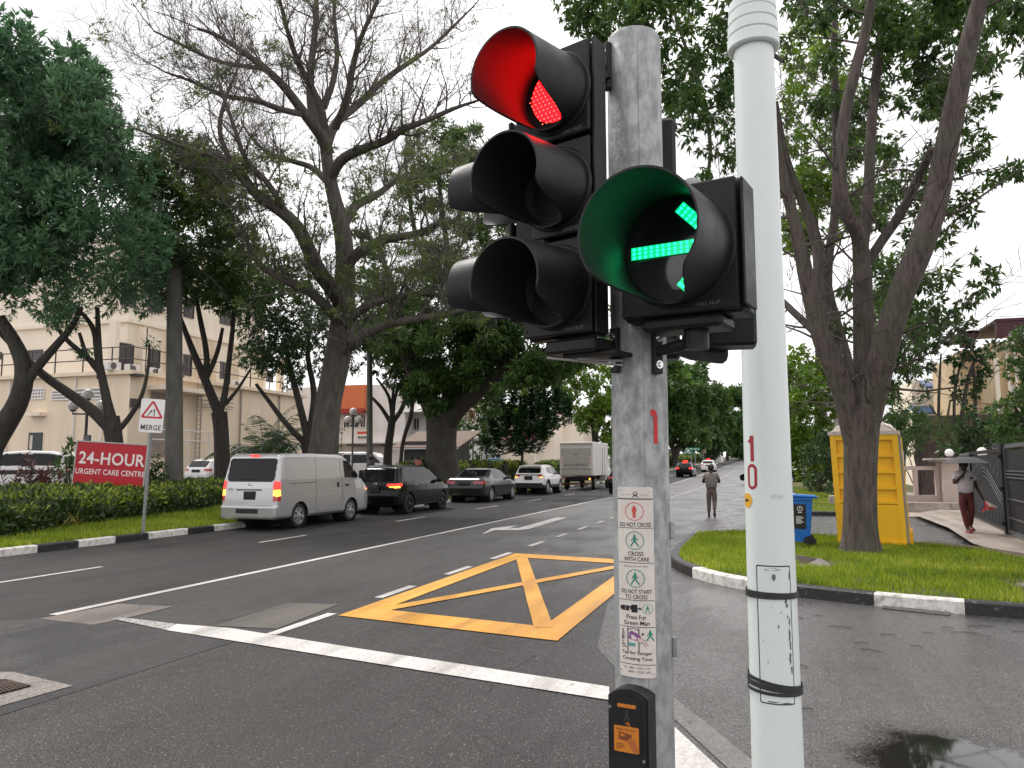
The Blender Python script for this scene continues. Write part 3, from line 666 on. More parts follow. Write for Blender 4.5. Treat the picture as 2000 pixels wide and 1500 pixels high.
# tap panel: old man, wheelchair, card reader with a hand, walker
y=vy(1163); disc(ink,-.034,y+.021,.0019); strokeu(ink,[(-.034,.019),(-.0345,.010),(-.0365,-.002)],.0024,0,y); strokeu(ink,[(-.034,.010),(-.0325,-.002)],.0016,0,y); strokeu(ink,[(-.0335,.016),(-.029,.013),(-.0285,-.002)],.0009,0,y)
ringm(ink,-.032,y-.017,.0048,.0012); disc(ink,-.035,y-.007,.0018); strokeu(ink,[(-.035,-.008),(-.0345,-.014),(-.029,-.0145),(-.0265,-.020),(-.0245,-.0195)],.0016,0,y)
strokeu(gy,[(-.007,-.024),(-.007,.018)],.030,0,y); W1.geo(gy,[(math.cos(PI*k/10)*.015,math.sin(PI*k/10)*.007) for k in range(11)],[tuple(range(11))],-.007,y+.019,OF,A0)
W1.geo(pu,[(-.019,.012),(.006,.002),(.012,.006),(.008,.012),(-.012,.020)],[(0,1,2,3,4)],0,y,OF+.0003,A0); W1.geo(pu,[(-.018,.0),(.002,-.004),(.009,.002),(-.018,.010)],[(0,1,2,3)],0,y,OF+.0003,A0)
W1.rect(te,-.018,-.002,y-.017,y-.009,OF+.0004,a0=A0,nv=1)
hd=MB(); W1.geo(hd,[(.004,.006),(.018,.000),(.028,-.013),(.022,-.016),(.013,-.007),(.008,-.010),(.005,-.004)],[tuple(range(7))],0,y,OF+.0005,A0)
strokeu(ink,[(.004,.006),(.018,.000),(.028,-.014)],.0007,0,y,off=OF+.0007); strokeu(ink,[(.006,-.004),(.009,-.010),(.015,-.007),(.022,-.017)],.0007,0,y,off=OF+.0007)
W1.geo(ink,[(.0125,.013),(.016,.0095),(.0195,.013),(.016,.0165)],[(0,1,2,3)],0,y,OF,A0); walkman(gr,.033,y+.010,.0135)
T(ink,'Tap for Longer',.074,.0105,1265,.0); T(ink,'Crossing Time',.072,.0105,1307,.001)
T(gy,'Tel:  1800 - CALL LTA',.066,.0052,1370,-.002,.01); T(gy,'1800 - 2255 582',.054,.0052,1398,.006,.01)
for b,n_,m_ in((ink,'lettering','ink'),(red,'red_pictogram','ink_red'),(gr,'green_pictogram','ink_green'),(pu,'card_picture','ink_purple'),(te,'teal_print','ink_teal'),(gy,'grey_print','ink_grey')): b.build(n_,M[m_],pl,org=org)
hd.build('hand_picture',mat('pale_ink',(.62,.50,.45),rough=.5),pl,org=org)
for u,y in((-.040,62),(.040,62),(-.040,1395),(.040,1405)): mb=MB(); p=W1.P(u,vy(y),.004,A0); q=W1.P(u,vy(y),.0065,A0); mb.cyl(p,q,.0028,.0022,10); mb.build('rivet',M['bolt'],pl,org=org)
# ---- push button box ----
PBa=-.33; T_=(W1.T*math.cos(PBa)+W1.R*math.sin(PBa)); R_=(-T_).cross(ZU)
front=W1.ax+T_*(RP+.052); bt=zat(front,1345); BC=front+R_*(-.001); BC.z=0
pb=thing('push_button_box','black pedestrian push button box with orange tap card label below the instruction plate','push button',(BC.x,BC.y,bt-.15))
porg=(BC.x,BC.y,bt-.15)
def archpoly(hw,zb,zt,rise,n=12):
    P=[(-hw,zb),(hw,zb)]
    for k in range(n+1):
        t=1-2*k/n; P.append((hw*t,zt+rise*(1-t*t)))
    return P
def pbpt(u,v,o): return BC+R_*u+ZU*v+T_*o
def plate(mb,poly,o0,o1,zoff=0):
    n=len(poly); A=[pbpt(a,b+zoff,o1) for a,b in poly]; B=[pbpt(a,b+zoff,o0) for a,b in poly]
    mb.add(A+B,[tuple(range(n)),tuple(range(n,2*n))[::-1]]+[(i,n+i,n+(i+1)%n,(i+1)%n) for i in range(n)])
HW=.050
mb=MB(); plate(mb,archpoly(HW,bt-.30,bt-.022,.019),-.062,-.006); plate(mb,archpoly(HW-.004,bt-.297,bt-.025,.018),-.006,.0); mb.build('housing',M['black_plastic'],pb,org=porg)
M['smoked']=mat('smoked_window',(.012,.012,.013),rough=.08,coat=1)
mb=MB(); plate(mb,archpoly(HW-.014,bt-.150,bt-.031,.012),.0,.0012); mb.build('window',M['smoked'],pb,org=porg)
M['orange']=mat('orange_label',(.62,.22,.025),(.55,.17,.02),scale=20,rough=.4)
mb=MB(); plate(mb,[(-.024,bt-.044),(.022,bt-.044),(.022,bt-.036),(-.024,bt-.036)],.0012,.0022); mb.build('indicator_strip',M['orange'],pb,org=porg); mb=MB(); plate(mb,[(-.031,bt-.146),(.027,bt-.146),(.029,bt-.144),(.029,bt-.089),(.027,bt-.087),(-.031,bt-.087),(-.033,bt-.089),(-.033,bt-.144)],.0012,.0026); mb.build('label',M['orange'],pb,org=porg)
M['brown_ink']=mat('brown_ink',(.20,.055,.015),rough=.5); M['dull']=mat('dull_ink',(.05,.045,.04),rough=.5)
mb=MB(); plate(mb,[(-.020,bt-.100),(.012,bt-.104),(.010,bt-.121),(-.022,bt-.117)],.0026,.003); plate(mb,[(-.028,bt-.127),(-.010,bt-.127),(-.010,bt-.129),(-.028,bt-.129)],.0026,.003); plate(mb,[(-.028,bt-.132),(-.006,bt-.132),(-.006,bt-.134),(-.028,bt-.134)],.0026,.003); plate(mb,[(-.028,bt-.137),(-.014,bt-.137),(-.014,bt-.139),(-.028,bt-.139)],.0026,.003)
addtext(mb,'Please Tap Here',.0072,pbpt(-.003,bt-.094,.0026),R_,ZU,.0004,bold=.01); addtext(mb,'Queue',.006,pbpt(-.024,bt-.138,.0026),R_,ZU,.0004,bold=.01) if False else None
mb.build('card_print',M['brown_ink'],pb,org=porg)
mb=MB(); plate(mb,[(.002,bt-.116),(.009,bt-.110),(.014,bt-.112),(.021,bt-.122),(.027,bt-.134),(.027,bt-.144),(.016,bt-.144),(.008,bt-.132),(.004,bt-.124)],.003,.0034); mb.build('hand_print',mat('pale_brown_ink',(.42,.13,.03),rough=.5),pb,org=porg)
mb=MB(); plate(mb,[(-.016,bt-.104),(-.006,bt-.105),(-.007,bt-.110),(-.017,bt-.109)],.003,.0033); mb.build('card_chip',M['orange'],pb,org=porg)
mb=MB()
def fl(mb,pts,wd,c,s,o=.0014):
    for (a,b),(e,d) in zip(pts,pts[1:]):
        l=math.hypot(e-a,d-b); nx,ny=-(d-b)/l*wd/2,(e-a)/l*wd/2
        plate(mb,[((a+nx)*s+c[0],(b+ny)*s+c[1]),((a-nx)*s+c[0],(b-ny)*s+c[1]),((e-nx)*s+c[0],(d-ny)*s+c[1]),((e+nx)*s+c[0],(d+ny)*s+c[1])],.0012,o)
c_=(-.001,bt-.062); fl(mb,[(0,.5),(0,0)],.3,c_,.014); fl(mb,[(0,0),(-.4,-.9)],.2,c_,.014); fl(mb,[(0,0),(.4,-.8)],.2,c_,.014); fl(mb,[(0,.9),(0,.65)],.25,c_,.014); mb.build('dark_pictogram',M['dull'],pb,org=porg)
mb=MB(); fl(mb,[(-1,.0),(-.5,.1),(0,.6),(.4,.2),(-.3,-.6)],.25,(.002,bt-.081),.007,.002); fl(mb,[(.3,-.2),(.9,-.7)],.25,(.002,bt-.081),.007,.002); mb.build('knot_emblem',M['orange'],pb,org=porg)
for u,v in((-.043,bt-.047),(.040,bt-.160)): mb=MB(); mb.cyl(pbpt(u,v,0),pbpt(u,v,.003),.0042,.0035,14); mb.build('screw',M['bolt'],pb,org=porg)
M['button']=mat('press_button',(.55,.42,.36),rough=.28,metal=.6)  # pinkish base colour paints the reflection on the steel dome
mb=MB(); mb.lathe(pbpt(-.008,bt-.218,0),T_,[(0,.034),(.006,.034),(.008,.030)],32); mb.build('button_collar',M['gasket'],pb,org=porg)
mb=MB(); mb.lathe(pbpt(-.008,bt-.218,0),T_,[(.004,.029),(.012,.0275),(.018,.021),(.021,.010),(.022,.0005)],32); mb.build('button',M['button'],pb,org=porg,smooth=60)

# ---- signal heads ----
def frame(c,ang):
    "face centre c, ang = how far the face is turned to the viewer's left"
    T=Vector((-c[0],-c[1],0)).normalized()
    N_=Matrix.Rotation(-ang,3,'Z')@T; U_=(-N_).cross(ZU); return N_,U_
def aspect(mbh,mbv,mbi,c,N_,U_,w_,h_,r,Lv,n=64,dep=.10,cut=(112,165),lmin=.03,droop=.10):
    X=lambda u,v,o:Vector(c)+U_*u+ZU*v+N_*o
    Rm=Matrix((U_,-N_,ZU)).transposed()
    mbh.box(X(0,0,-dep/2-.012),(w_,dep-.024,h_-.003),Rm,bev=.008)
    mbh.box(X(0,0,-.006),(w_-.012,.014,h_-.012),Rm,bev=.004)
    mbh.lathe(X(0,0,0),N_,[(0,r+.012),(.004,r+.012),(.008,r+.008),(.008,r-.002),(-.004,r-.006)],n)
    def prof(th):
        a=abs(math.degrees(th)); a0,a1=cut
        t=min(max((a-a0)/(a1-a0),0),1); t=t*t*(3-2*t); return Lv*(1-t)+lmin*t
    for rr,mbx,fl_ in((r+.0025,mbv,0),(r-.0025,mbi,1)):
        V=[];F=[]; K=8
        for i in range(n+1):
            th=-PI+2*PI*i/n; Lx=prof(th)
            for k in range(K+1):
                o=.004+Lx*k/K; q=rr*(1+.02*k/K); V.append(X(math.sin(th)*q,math.cos(th)*q-o*droop,o))
        for i in range(n):
            for k in range(K):
                f=(i*(K+1)+k,i*(K+1)+k+1,(i+1)*(K+1)+k+1,(i+1)*(K+1)+k); F.append(f[::-1] if fl_ else f)
        mbx.add(V,F)
    V=[]
    for i in range(n+1):
        th=-PI+2*PI*i/n; Lx=prof(th)
        for rr in(r+.0025,r-.0025): q=rr*1.02; V.append(X(math.sin(th)*q,math.cos(th)*q-(.004+Lx)*droop,.004+Lx))
    mbv.add(V,[(2*i,2*i+1,2*i+3,2*i+2) for i in range(n)])
def head(name,label,c,ang,naspect,w_,h_,r,Lv,lit=None,group=None,pitch=None,dep=.10,txt=True,**kw):
    N_,U_=frame(c,ang); c=Vector(c); pitch=pitch or h_
    t=thing(name,label,'traffic light' if 'pedestrian' not in name else 'pedestrian light',(c.x,c.y,c.z-naspect*h_/2))
    og=(c.x,c.y,c.z-naspect*h_/2)
    for i in range(naspect):
        ci=c+ZU*(h_*(naspect-1)/2-h_*i)
        X=lambda u,v,o:ci+U_*u+ZU*v+N_*o
        mh,mv,mi=MB(),MB(),MB()
        aspect(mh,mv,mi,ci,N_,U_,w_,h_,r,Lv,dep=dep,**kw)
        b=mh.build('housing',M['black_plastic'],t,org=og,smooth=35)
        vz=MB(); vz.v=mv.v+mi.v; k=len(mv.v); vz.f=mv.f+[tuple(q+k for q in f) for f in mi.f]; vz.m=[0]*len(mv.f)+[1]*len(mi.f)
        vz.build('visor',[M['black_plastic'],M['visor_in']],t,org=og,smooth=50)
        le=MB(); le.lathe(X(0,0,-.004),N_,[(0,r-.003),(.006,r*.7),(.009,r*.35),(.010,.0005)],40)
        if lit==('red',i):
            L_=le.build('lens',M['red_lens'],t,org=og,smooth=60); ld=MB(); s_=.0135
            for a in range(-12,13):
                for b_ in range(-13,14):
                    u=(a+.5*(b_%2))*s_; v=b_*s_*.87
                    if u*u+v*v<(r-.018)**2: q=X(u,v,.0070-(u*u+v*v)/r/r*.011+.0005); ld.cyl(q,q+N_*.0025,.0021,.0013,6)
            d_=ld.build('led_dots',M['red_led'],L_)
            d_.data.transform(Matrix.Translation(-Vector(og)))
        elif lit==('arrow',i):
            L_=le.build('lens',M['glass_dark'],t,org=og,smooth=60)
            gl=MB(); ld=MB()
            def bar(a,b,rows,cols,wd):
                a=Vector(a);b=Vector(b); d=(b-a); l=d.length; d/=l; nrm=Vector((-d.y,d.x))
                q=[a-nrm*wd/2,b-nrm*wd/2,b+nrm*wd/2,a+nrm*wd/2]; gl.add([X(p.x,p.y,.0125) for p in q],[(0,1,2,3)])
                for ii in range(cols):
                    for jj in range(rows):
                        p=a+d*(l*(ii+.5)/cols)+nrm*(wd*((jj+.5)/rows-.5)); z0=X(p.x,p.y,.0127); ld.cyl(z0,z0+N_*.002,.0037,.0026,7)
            bar((-.112,0),(.052,0),3,11,.031); bar((.012,.100),(.095,.014),3,8,.030); bar((.012,-.100),(.095,-.014),3,8,.030)
            gl.build('arrow_symbol',M['green_lens'],L_,org=og); ld.build('led_dots',M['green_led'],L_,org=og)
        else:
            L_=le.build('lens',M['glass_dark'],t,org=og,smooth=60)
            ld=MB()
            for k in range(3):
                for j in range(60):
                    th=2*PI*j/60; rr=r*(.88-.1*k); q=X(math.sin(th)*rr,math.cos(th)*rr,.0015+.0012*k); ld.cyl(q,q+N_*.0015,.0012,.0008,4)
            ld.build('led_dots',M['grey_text'],L_,org=og)
        if txt:
            tx=MB(); addtext(tx,'ENG HUP',.013,X(w_*.24,-h_*.43,.0012),U_,ZU,.0006,space=1.1); tx.build('maker_mark',M['grey_text'],b,org=og)
            for su in(-1,1): sc=MB(); q=X(su*(w_/2-.014),-h_*.40,.001); sc.cyl(q,q+N_*.003,.0045,.004,10); sc.build('screw',M['gasket'],b,org=og)
    return t,N_,U_,og
# three aspect head on the left
L1=at(1019,665,2.02); R1=at(1159,652,1.905); c=(L1+R1)/2
ang1=rad(35); zb=zat(R1,652); zt_=zat(R1,70); H1=(zt_-zb)
c1=Vector((c.x,c.y,(zb+zt_)/2))
t1,N1,U1,og1=head('vehicle_signal','three aspect black traffic light showing red on the left of the signal pole',c1,ang1,3,.222,H1/3,.100,.215,lit=('red',0),dep=.075,cut=(106,158))
mb=MB(); Rm=Matrix((U1,-N1,ZU)).transposed()
mb.box(c1+U1*.114-N1*.035,(.006,.055,H1-.01),Rm); mb.build('hinge_strip',M['black_plastic'],t1,org=og1)
# arrow head on the right
c2=at(1322,487,1.845); c2.z=zat(c2,487)
t2,N2,U2,og2=head('arrow_signal','single large black traffic light showing a green arrow in front of the signal pole',c2,rad(19),1,.300,.325,.132,.255,lit=('arrow',0),dep=.12,cut=(126,174),lmin=.04,droop=.07)
mb=MB(); Rm2=Matrix((U2,-N2,ZU)).transposed()
mb.box(c2+U2*.158-N2*.045,(.008,.10,.300),Rm2,bev=.003); mb.build('hinge_strip',M['black_plastic'],t2,org=og2)
M['grey_cap']=mat('grey_cap',(.30,.30,.30),rough=.6)
mb=MB(); mb.lathe(c2+ZU*.160-N2*.06+U2*.02,ZU,[(0,.030),(.012,.030),(.022,.024),(.030,.012),(.031,.0005)],20); mb.build('top_cap',M['grey_cap'],t2,org=og2,smooth=50)
mb=MB(); mb.box(c2-ZU*.175-N2*.07,(.20,.11,.03),Rm2,bev=.008); mb.lathe(c2-ZU*.185-N2*.07+U2*.02,-ZU,[(0,.03),(.05,.03)],16,True); mb.build('base_bracket',M['black_plastic'],t2,org=og2)
# pedestrian head behind, facing away to the left
c3=at(1030,470,2.18); c3.z=zat(c3,452)
t3,N3,U3,og3=head('pedestrian_signal','two aspect pedestrian light facing away to the left behind the three aspect head',c3,rad(118),2,.235,.285,.098,.20,dep=.12,txt=False)
# rear facing box on the right of the pole, and its panel
c4=at(1403,610,2.30); c4.z=zat(c4,608)
t4,N4,U4,og4=head('rear_signal','black signal housing seen from behind at the right of the signal pole',c4,rad(180),1,.205,.250,.085,.10,dep=.13,txt=False)
c5=at(1275,300,2.25); c5.z=zat(c5,470)
mb=MB(); N5,U5=frame(c5,rad(180)); Rm5=Matrix((U5,-N5,ZU)).transposed(); mb.box(c5,(.13,.09,.70),Rm5,bev=.01)
t5=thing('signal_cabinet','tall black signal housing mounted behind the signal pole','signal housing',(c5.x,c5.y,c5.z)); mb.build('housing',M['black_plastic'],t5,org=c5)
mb=MB(); mb.box(c5-N5*.0-ZU*.3+N5*.06,(.11,.03,.06),Rm5,bev=.005); mb.build('cable_gland',M['black_plastic'],t5,org=c5)
# brackets: flange on the pole, bolts, arm to the head
def bracket(label,ang_px,y0,y1,target,wd=.026,arms=1,tz=None):
    a=math.asin(max(-1,min(1,(ang_px-1251)/54.)))
    z0=zat(W1.P(0,0,0,a),y1); z1=zat(W1.P(0,0,0,a),y0); p=W1.P(0,(z0+z1)/2,.008,a)
    t=thing('bracket',label,'bracket',p,group='brackets holding the signal heads')
    D=(W1.T*math.cos(a)+W1.R*math.sin(a)); R0=D.cross(ZU)
    Rb=Matrix((R0,-D,ZU)).transposed(); mb=MB(); mb.box(p,(wd,.016,z1-z0),Rb,bev=.002); mb.build('flange',M['black_plastic'],t,org=p)
    for s_ in(-1,1):
        mb=MB(); q=p+ZU*s_*(z1-z0)*.30+D*.008; mb.cyl(q,q+D*.003,.0105,.0105,16); mb.cyl(q+D*.003,q+D*.010,.0065,.0055,6)
        mb.build('bolt',M['bolt'],t,org=p,smooth=30)
    mb=MB(); q=Vector(target); mb.tube([p+D*.006,p.lerp(q,.35)+D*.02,q],[.013,.015,.015],10); mb.build('arm',M['black_plastic'],t,org=p)
    return t
bracket('upper black bracket joining the three aspect light to the pole',1203,86,176,c1+ZU*(H1/2-.075)+U1*.09-N1*.11)
bracket('lower left black bracket under the three aspect light',1211,641,728,c1-ZU*(H1/2+.030)+U1*.02-N1*.07)
bracket('lower right black bracket under the green arrow light',1282,644,731,c2-ZU*.215-N2*.07+U2*.02)
M['pale_edge']=mat('pale_cable_tray',(.42,.40,.38),rough=.5)
tr=thing('cable_tray','flat black support tray with pale edges under the three aspect light','cable tray',c1-ZU*(H1/2+.03))
og=tuple(c1-ZU*(H1/2+.03)); mb=MB(); b0=c1-ZU*(H1/2+.022)
mb.box(b0-N1*.06+U1*.03,(.15,.10,.035),Rm,bev=.006); mb.box(b0-N1*.12+U1*.07-ZU*.022,(.16,.16,.010),Rm,bev=.002); mb.build('tray',M['black_plastic'],tr,org=og)
mb=MB(); a=b0-N1*.05+U1*.03-ZU*.030; q=W1.P(0,b0.z-.036,.004,-.55); mb.tube([a,q],.0032,5); mb.tube([b0-N1*.02-U1*.045-ZU*.024,q-ZU*.012],.0032,5); mb.build('edge_strip',M['pale_edge'],tr,org=og)
bracket_t=thing('rear_bracket','angled black bracket carrying the rear facing signal housing','bracket',c4-ZU*.17)
og=tuple(c4-ZU*.17); mb=MB(); p=c4-ZU*.10; q=Vector((PX,PY,p.z)); d=(q-p)
mb.tube([p,p-ZU*.03,p.lerp(q,.35)-ZU*.035,p.lerp(q,.9)-ZU*.02],[.025,.03,.026,.018],10); mb.build('arm',M['black_plastic'],bracket_t,org=og)
mb=MB(); mb.tube([p-ZU*.02+N2*.04,p.lerp(q,.9)-ZU*.015+N2*.04],.003,5); mb.build('edge_strip',M['pale_edge'],bracket_t,org=og)

# ---- pale lamp post ----
M['mint']=mat('mint_paint',(.76,.82,.79),(.69,.76,.73),scale=4,rough=.30,rough2=.45,coat=.2,lo=.3,hi=.75,stretch=(1,1,.5))
M['chip']=mat('bare_primer',(.20,.20,.19),(.10,.10,.10),scale=60,rough=.7); M['seam']=mat('door_gap',(.045,.05,.05),rough=.7); M['tape']=mat('black_tape',(.012,.013,.016),(.03,.03,.034),scale=80,rough=.35,bump=.4)
LP=at(1499,905,3.0); lx,ly=LP.x,LP.y
def rl(z): return .0965-.0052*z
W2=Wrap((lx,ly),rl); lt=thing('lamp_post','pale mint green lamp post numbered 10 in red beside the signal pole','lamp post',(lx,ly,0)); og=(lx,ly,0)
zj=zat((lx,ly),98)
mb=MB(); mb.lathe((lx,ly,0),ZU,[(-.05,rl(0))]+[(z,rl(z)) for z in(0,.5,1,1.5,2,2.5,3,zj)]+[(zj,rl(zj)-.004),(zj+.6,.078),(8.5,.055)],64); mb.build('shaft',M['mint'],lt,org=og,smooth=40)
r0=rl(zj); mb=MB(); z=zj-.004
prof=[(0,r0+.001),(0,r0+.018),(.006,r0+.024),(.050,r0+.024),(.056,r0+.018),(.058,r0+.014),(.062,r0+.014),(.064,r0+.021),(.100,r0+.021),(.106,r0+.014),(.112,r0+.014),(.114,r0+.019),(.150,r0+.019),(.156,r0+.012),(.162,r0+.012),(.164,r0+.016),(.20,r0+.016),(.21,r0+.004),(.21,r0-.01)]
mb.lathe((lx,ly,z),ZU,prof,64); mb.build('ringed_joint',M['mint'],lt,org=og,smooth=30)
dn=MB(); FPd=W2.P(0,1.6,0,-.72)
def numz(y,a): return zat(W2.P(0,1.5,0,a),y)
aN=-.72
za,zb1=numz(901,aN),numz(851,aN); W2.rect(dn,-.004,.012,za,zb1,.0010,a0=aN,nu=4)
W2.geo(dn,[(-.004,zb1-za),(-.004,zb1-za-.030),(-.010,zb1-za-.026),(-.017,zb1-za-.020),(-.017,zb1-za-.030+.003),(-.010,zb1-za-.016),(-.006,zb1-za-.006)],[(0,1,2,6),(2,3,5,6),(3,4,5)],0,za,.0010,aN)
z0,z1=numz(956,aN),numz(906,aN); hw=.0235; th=.012; hh=(z1-z0)/2; zc=(z0+z1)/2
def oval(hw,hh,n=24):
    r=hw; P=[]
    for k in range(n): 
        a=2*PI*k/n; P.append((math.cos(a)*r,math.sin(a)*r+(hh-r)*(1 if math.sin(a)>=0 else -1)))
    return P
O=oval(hw,hh);I=oval(hw-th,hh-th); n=len(O)
W2.geo(dn,O+I,[(i,(i+1)%n,n+(i+1)%n,n+i) for i in range(n)],0,zc,.0006,aN); dn.build('numeral',mat('maroon_vinyl',(.36,.006,.022),rough=.35),lt,org=og)
aS=-1.07; zc=zat(W2.P(0,1.5,0,aS),977); mb=MB(); W2.rect(mb,-.029,.029,zc-.028,zc+.028,.0012,cr=.0279,a0=aS); mb.build('sticker',mat('yellow_vinyl',(.80,.42,.02),rough=.4),lt,org=og)
mb=MB(); W2.geo(mb,[(-.016,.008),(-.016,-.008),(-.004,-.005),(-.004,.005),(.006,.003),(.006,-.003),(.016,0)],[(0,1,2,3),(3,2,5,4),(4,5,6)],0,zc,.002,aS); mb.build('sticker_arrow',M['ink'],lt,org=og)
# faint pencilled date and old tape mark
mb=MB()
for k in range(6): W2.rect(mb,.010+k*.0085,.0115+k*.0085,numz(974,.1)-.002*(k%2),numz(966,.1),.0006,a0=-.02,nu=1,nv=1)
mb.build('scribble',M['chip'],lt,org=og)
# service door
aD=.10; FPx=W2.P(0,1.,0,aD); zt_,zb_=zat(FPx,1105),zat(FPx,1377); hw=.066
mb=MB(); W2.rect(mb,-hw,hw,zb_,zt_,.0012,cr=.006,a0=aD); mb.build('door_gap',M['seam'],lt,org=og,smooth=40)
mb=MB(); W2.rect(mb,-hw+.0055,hw-.0055,zb_+.0050,zt_-.0050,.0028,cr=.005,a0=aD,thick=.004); dr=mb.build('service_door',M['mint'],lt,org=og,smooth=40)
mb=MB()
def blob(u,v,rx,ry,off=.0036):
    n=11; W2.geo(mb,[(math.cos(2*PI*k/n)*rx*random.uniform(.5,1.2),math.sin(2*PI*k/n)*ry*random.uniform(.5,1.2)) for k in range(n)],[tuple(range(n))],u,v,off,aD)
H_=zt_-zb_
for u,t,rx,ry in((-.002,.915,.008,.016),(.0,.97,.03,.006),(.040,.74,.006,.012),(.044,.71,.007,.008),(.052,.60,.004,.02),(.050,.5,.005,.03),(.053,.42,.004,.025),(.050,.33,.006,.03),(.055,.25,.004,.02),(.044,.63,.003,.006),(.010,.56,.003,.010),(-.03,.30,.002,.004),(.02,.66,.003,.003),(-.045,.45,.001,.006),(-.02,.02,.025,.003),(.03,.015,.02,.003),(.058,.93,.003,.02),(-.012,.7,.0016,.0016)): blob(u,zb_+H_*t,rx,ry)
mb.build('paint_chips',M['chip'],dr,org=(0,0,0)).location=(0,0,0)
for o in bpy.data.objects:
    if o.name.startswith('paint_chips'): o.data.transform(Matrix.Translation((-lx,-ly,0)))
mb=MB(); p=W2.P(-.002,zb_+H_*.915,.004,aD); q=W2.P(-.002,zb_+H_*.915,.009,aD); mb.cyl(p,q,.006,.005,6); o=mb.build('door_bolt',M['chip'],dr,org=og)
mb=MB()
def band(y,tilt,r_,wd):
    zc=zat(W2.P(0,1.,0,0),y); V=[];n=48
    for k in range(n):
        a=2*PI*k/n; z=zc+tilt*math.sin(a); 
        for dz in(-wd/2,wd/2): p=W2.P(0,z+dz,.0055+r_,a); V.append(p)
    mb.add(V,[(2*k,(2*k+2)%(2*n),(2*k+3)%(2*n),2*k+1) for k in range(n)])
band(1162,-.002,.0008,.017); band(1168,.001,.0016,.010); mb.build('tape_band',M['tape'],lt,org=og); mb=MB(); band(1338,-.016,.0008,.014); band(1348,-.010,.0016,.012); band(1356,-.004,.0024,.012); band(1343,-.012,.003,.007)
mb.build('tape_band',M['tape'],lt,org=og)
# ================= vegetation =================
M['bark_dark']=barkmat('dark_bark',(.030,.024,.022),(.070,.058,.052)); M['bark_rain']=barkmat('furrowed_bark',(.050,.043,.038),(.14,.12,.105),4)
M['bark_brown']=barkmat('brown_bark',(.045,.036,.032),(.15,.122,.106),7); M['bark_palm']=barkmat('palm_bark',(.10,.095,.085),(.17,.165,.15),3); M['bark_twig']=barkmat('pale_twig_bark',(.095,.08,.072),(.17,.15,.135),5)
M['leaf_dark']=leafmat('dark_leaf',(.022,.062,.013),(.070,.145,.026),(.17,.27,.04),rough=.5,trans=.33)  # last tint paints sunlit highlights onto random leaves
M['leaf_deep']=leafmat('deep_leaf',(.016,.045,.013),(.045,.095,.022),(.085,.155,.034),rough=.42,trans=.28)
M['leaf_haze']=leafmat('hazy_leaf',(.050,.125,.060),(.105,.205,.10),(.18,.30,.13),rough=.5,trans=.38)  # pale blue green albedo paints a flare haze into the leaves
M['leaf_olive']=leafmat('olive_leaf',(.06,.10,.025),(.12,.17,.04),(.22,.24,.06),rough=.6,trans=.35)
M['leaf_bright']=leafmat('bright_leaf',(.045,.11,.010),(.14,.25,.022),(.34,.44,.035),rough=.4,trans=.35)  # yellowish last tint stands in for sunlit leaf highlights
M['leaf_glossy']=leafmat('glossy_leaf',(.014,.045,.014),(.035,.085,.022),(.16,.26,.04),rough=.16,trans=.12)
M['leaf_autumn']=leafmat('rusty_leaf',(.10,.07,.02),(.19,.12,.03),(.26,.17,.04),rough=.6,trans=.3)
M['leaf_red']=leafmat('cordyline_leaf',(.06,.02,.02),(.14,.04,.035),(.10,.11,.04),rough=.5,trans=.2)
M['leaf_hedge']=leafmat('hedge_leaf',(.014,.036,.008),(.060,.11,.018),(.34,.42,.045),rough=.5,trans=.25)
M['leaf_yellow']=leafmat('yellow_blade',(.12,.13,.02),(.32,.26,.04),(.42,.28,.06),rough=.5,trans=.3)
def unit(v): return v/np.maximum(np.linalg.norm(v,axis=1,keepdims=True),1e-9)
def leafquads(B,D,ln,wd,roll=None,fold=0):
    "rhombic leaves from base points B along D"
    n=len(B); D=unit(D); R=unit(np.cross(D,RS.normal(size=(n,3))+np.array([0,0,.8]))); ln=np.reshape(ln,(-1,1)); wd=np.reshape(wd,(-1,1))
    V=np.stack([B,B+D*ln*.45+R*wd*.5,B+D*ln,B+D*ln*.45-R*wd*.5],axis=1)
    return V.reshape(-1,3),np.arange(n*4).reshape(n,4)
def crown(name,clumps,density,k,ln,wd,m,parent=None,org=None,droop=.3,shell=.45,spread=.9,flat=1.,tb=.25,twigs=True):
    "clumps: (centre, radius); density = sprays per square metre of clump shell; every spray carries k leaves"
    Bs=[];Ds=[];Ts=[];TW=[]
    for c,r in clumps:
        c=np.array(c); n=max(8,int(density*13*r*r)); d=unit(RS.normal(size=(n,3)))
        lump=1+.25*np.sin(d[:,0]*5+c[0])*np.cos(d[:,1]*6+c[1]*2)+.12*np.sin(d[:,2]*9+c[2])
        rr=r*(1-shell*RS.rand(n)**1.6)*lump; p=c+d*rr[:,None]*np.array([1,1,flat])
        sd=unit(d*.8+RS.normal(size=(n,3))*.5+np.array([0,0,.15-droop*.5])); ct=RS.rand()
        st=np.clip(.5*ct+.5*RS.rand(n),0,1)
        B=np.repeat(p,k,0)+RS.normal(size=(n*k,3))*ln*.16; D=unit(np.repeat(sd,k,0)*.9+RS.normal(size=(n*k,3))*spread*.75+np.array([0,0,-droop]))
        Bs.append(B);Ds.append(D);Ts.append(np.clip(np.repeat(st,k)*.8+.35*RS.rand(n*k)-.08,0,1))
    B=np.concatenate(Bs);D=np.concatenate(Ds);T=np.concatenate(Ts); n=len(B)
    V,F=leafquads(B,D,ln*1.12*(.6+.7*RS.rand(n)),wd*1.12*(.7+.6*RS.rand(n)))
    return npmesh(name,V,F,m,parent,tint=T,org=org)
def pxl(pts,d,jit=0):
    "pixel path [(x,y[,depth offset])] -> world"
    return [at(p[0],p[1],d+(p[2] if len(p)>2 else 0)) for p in pts]
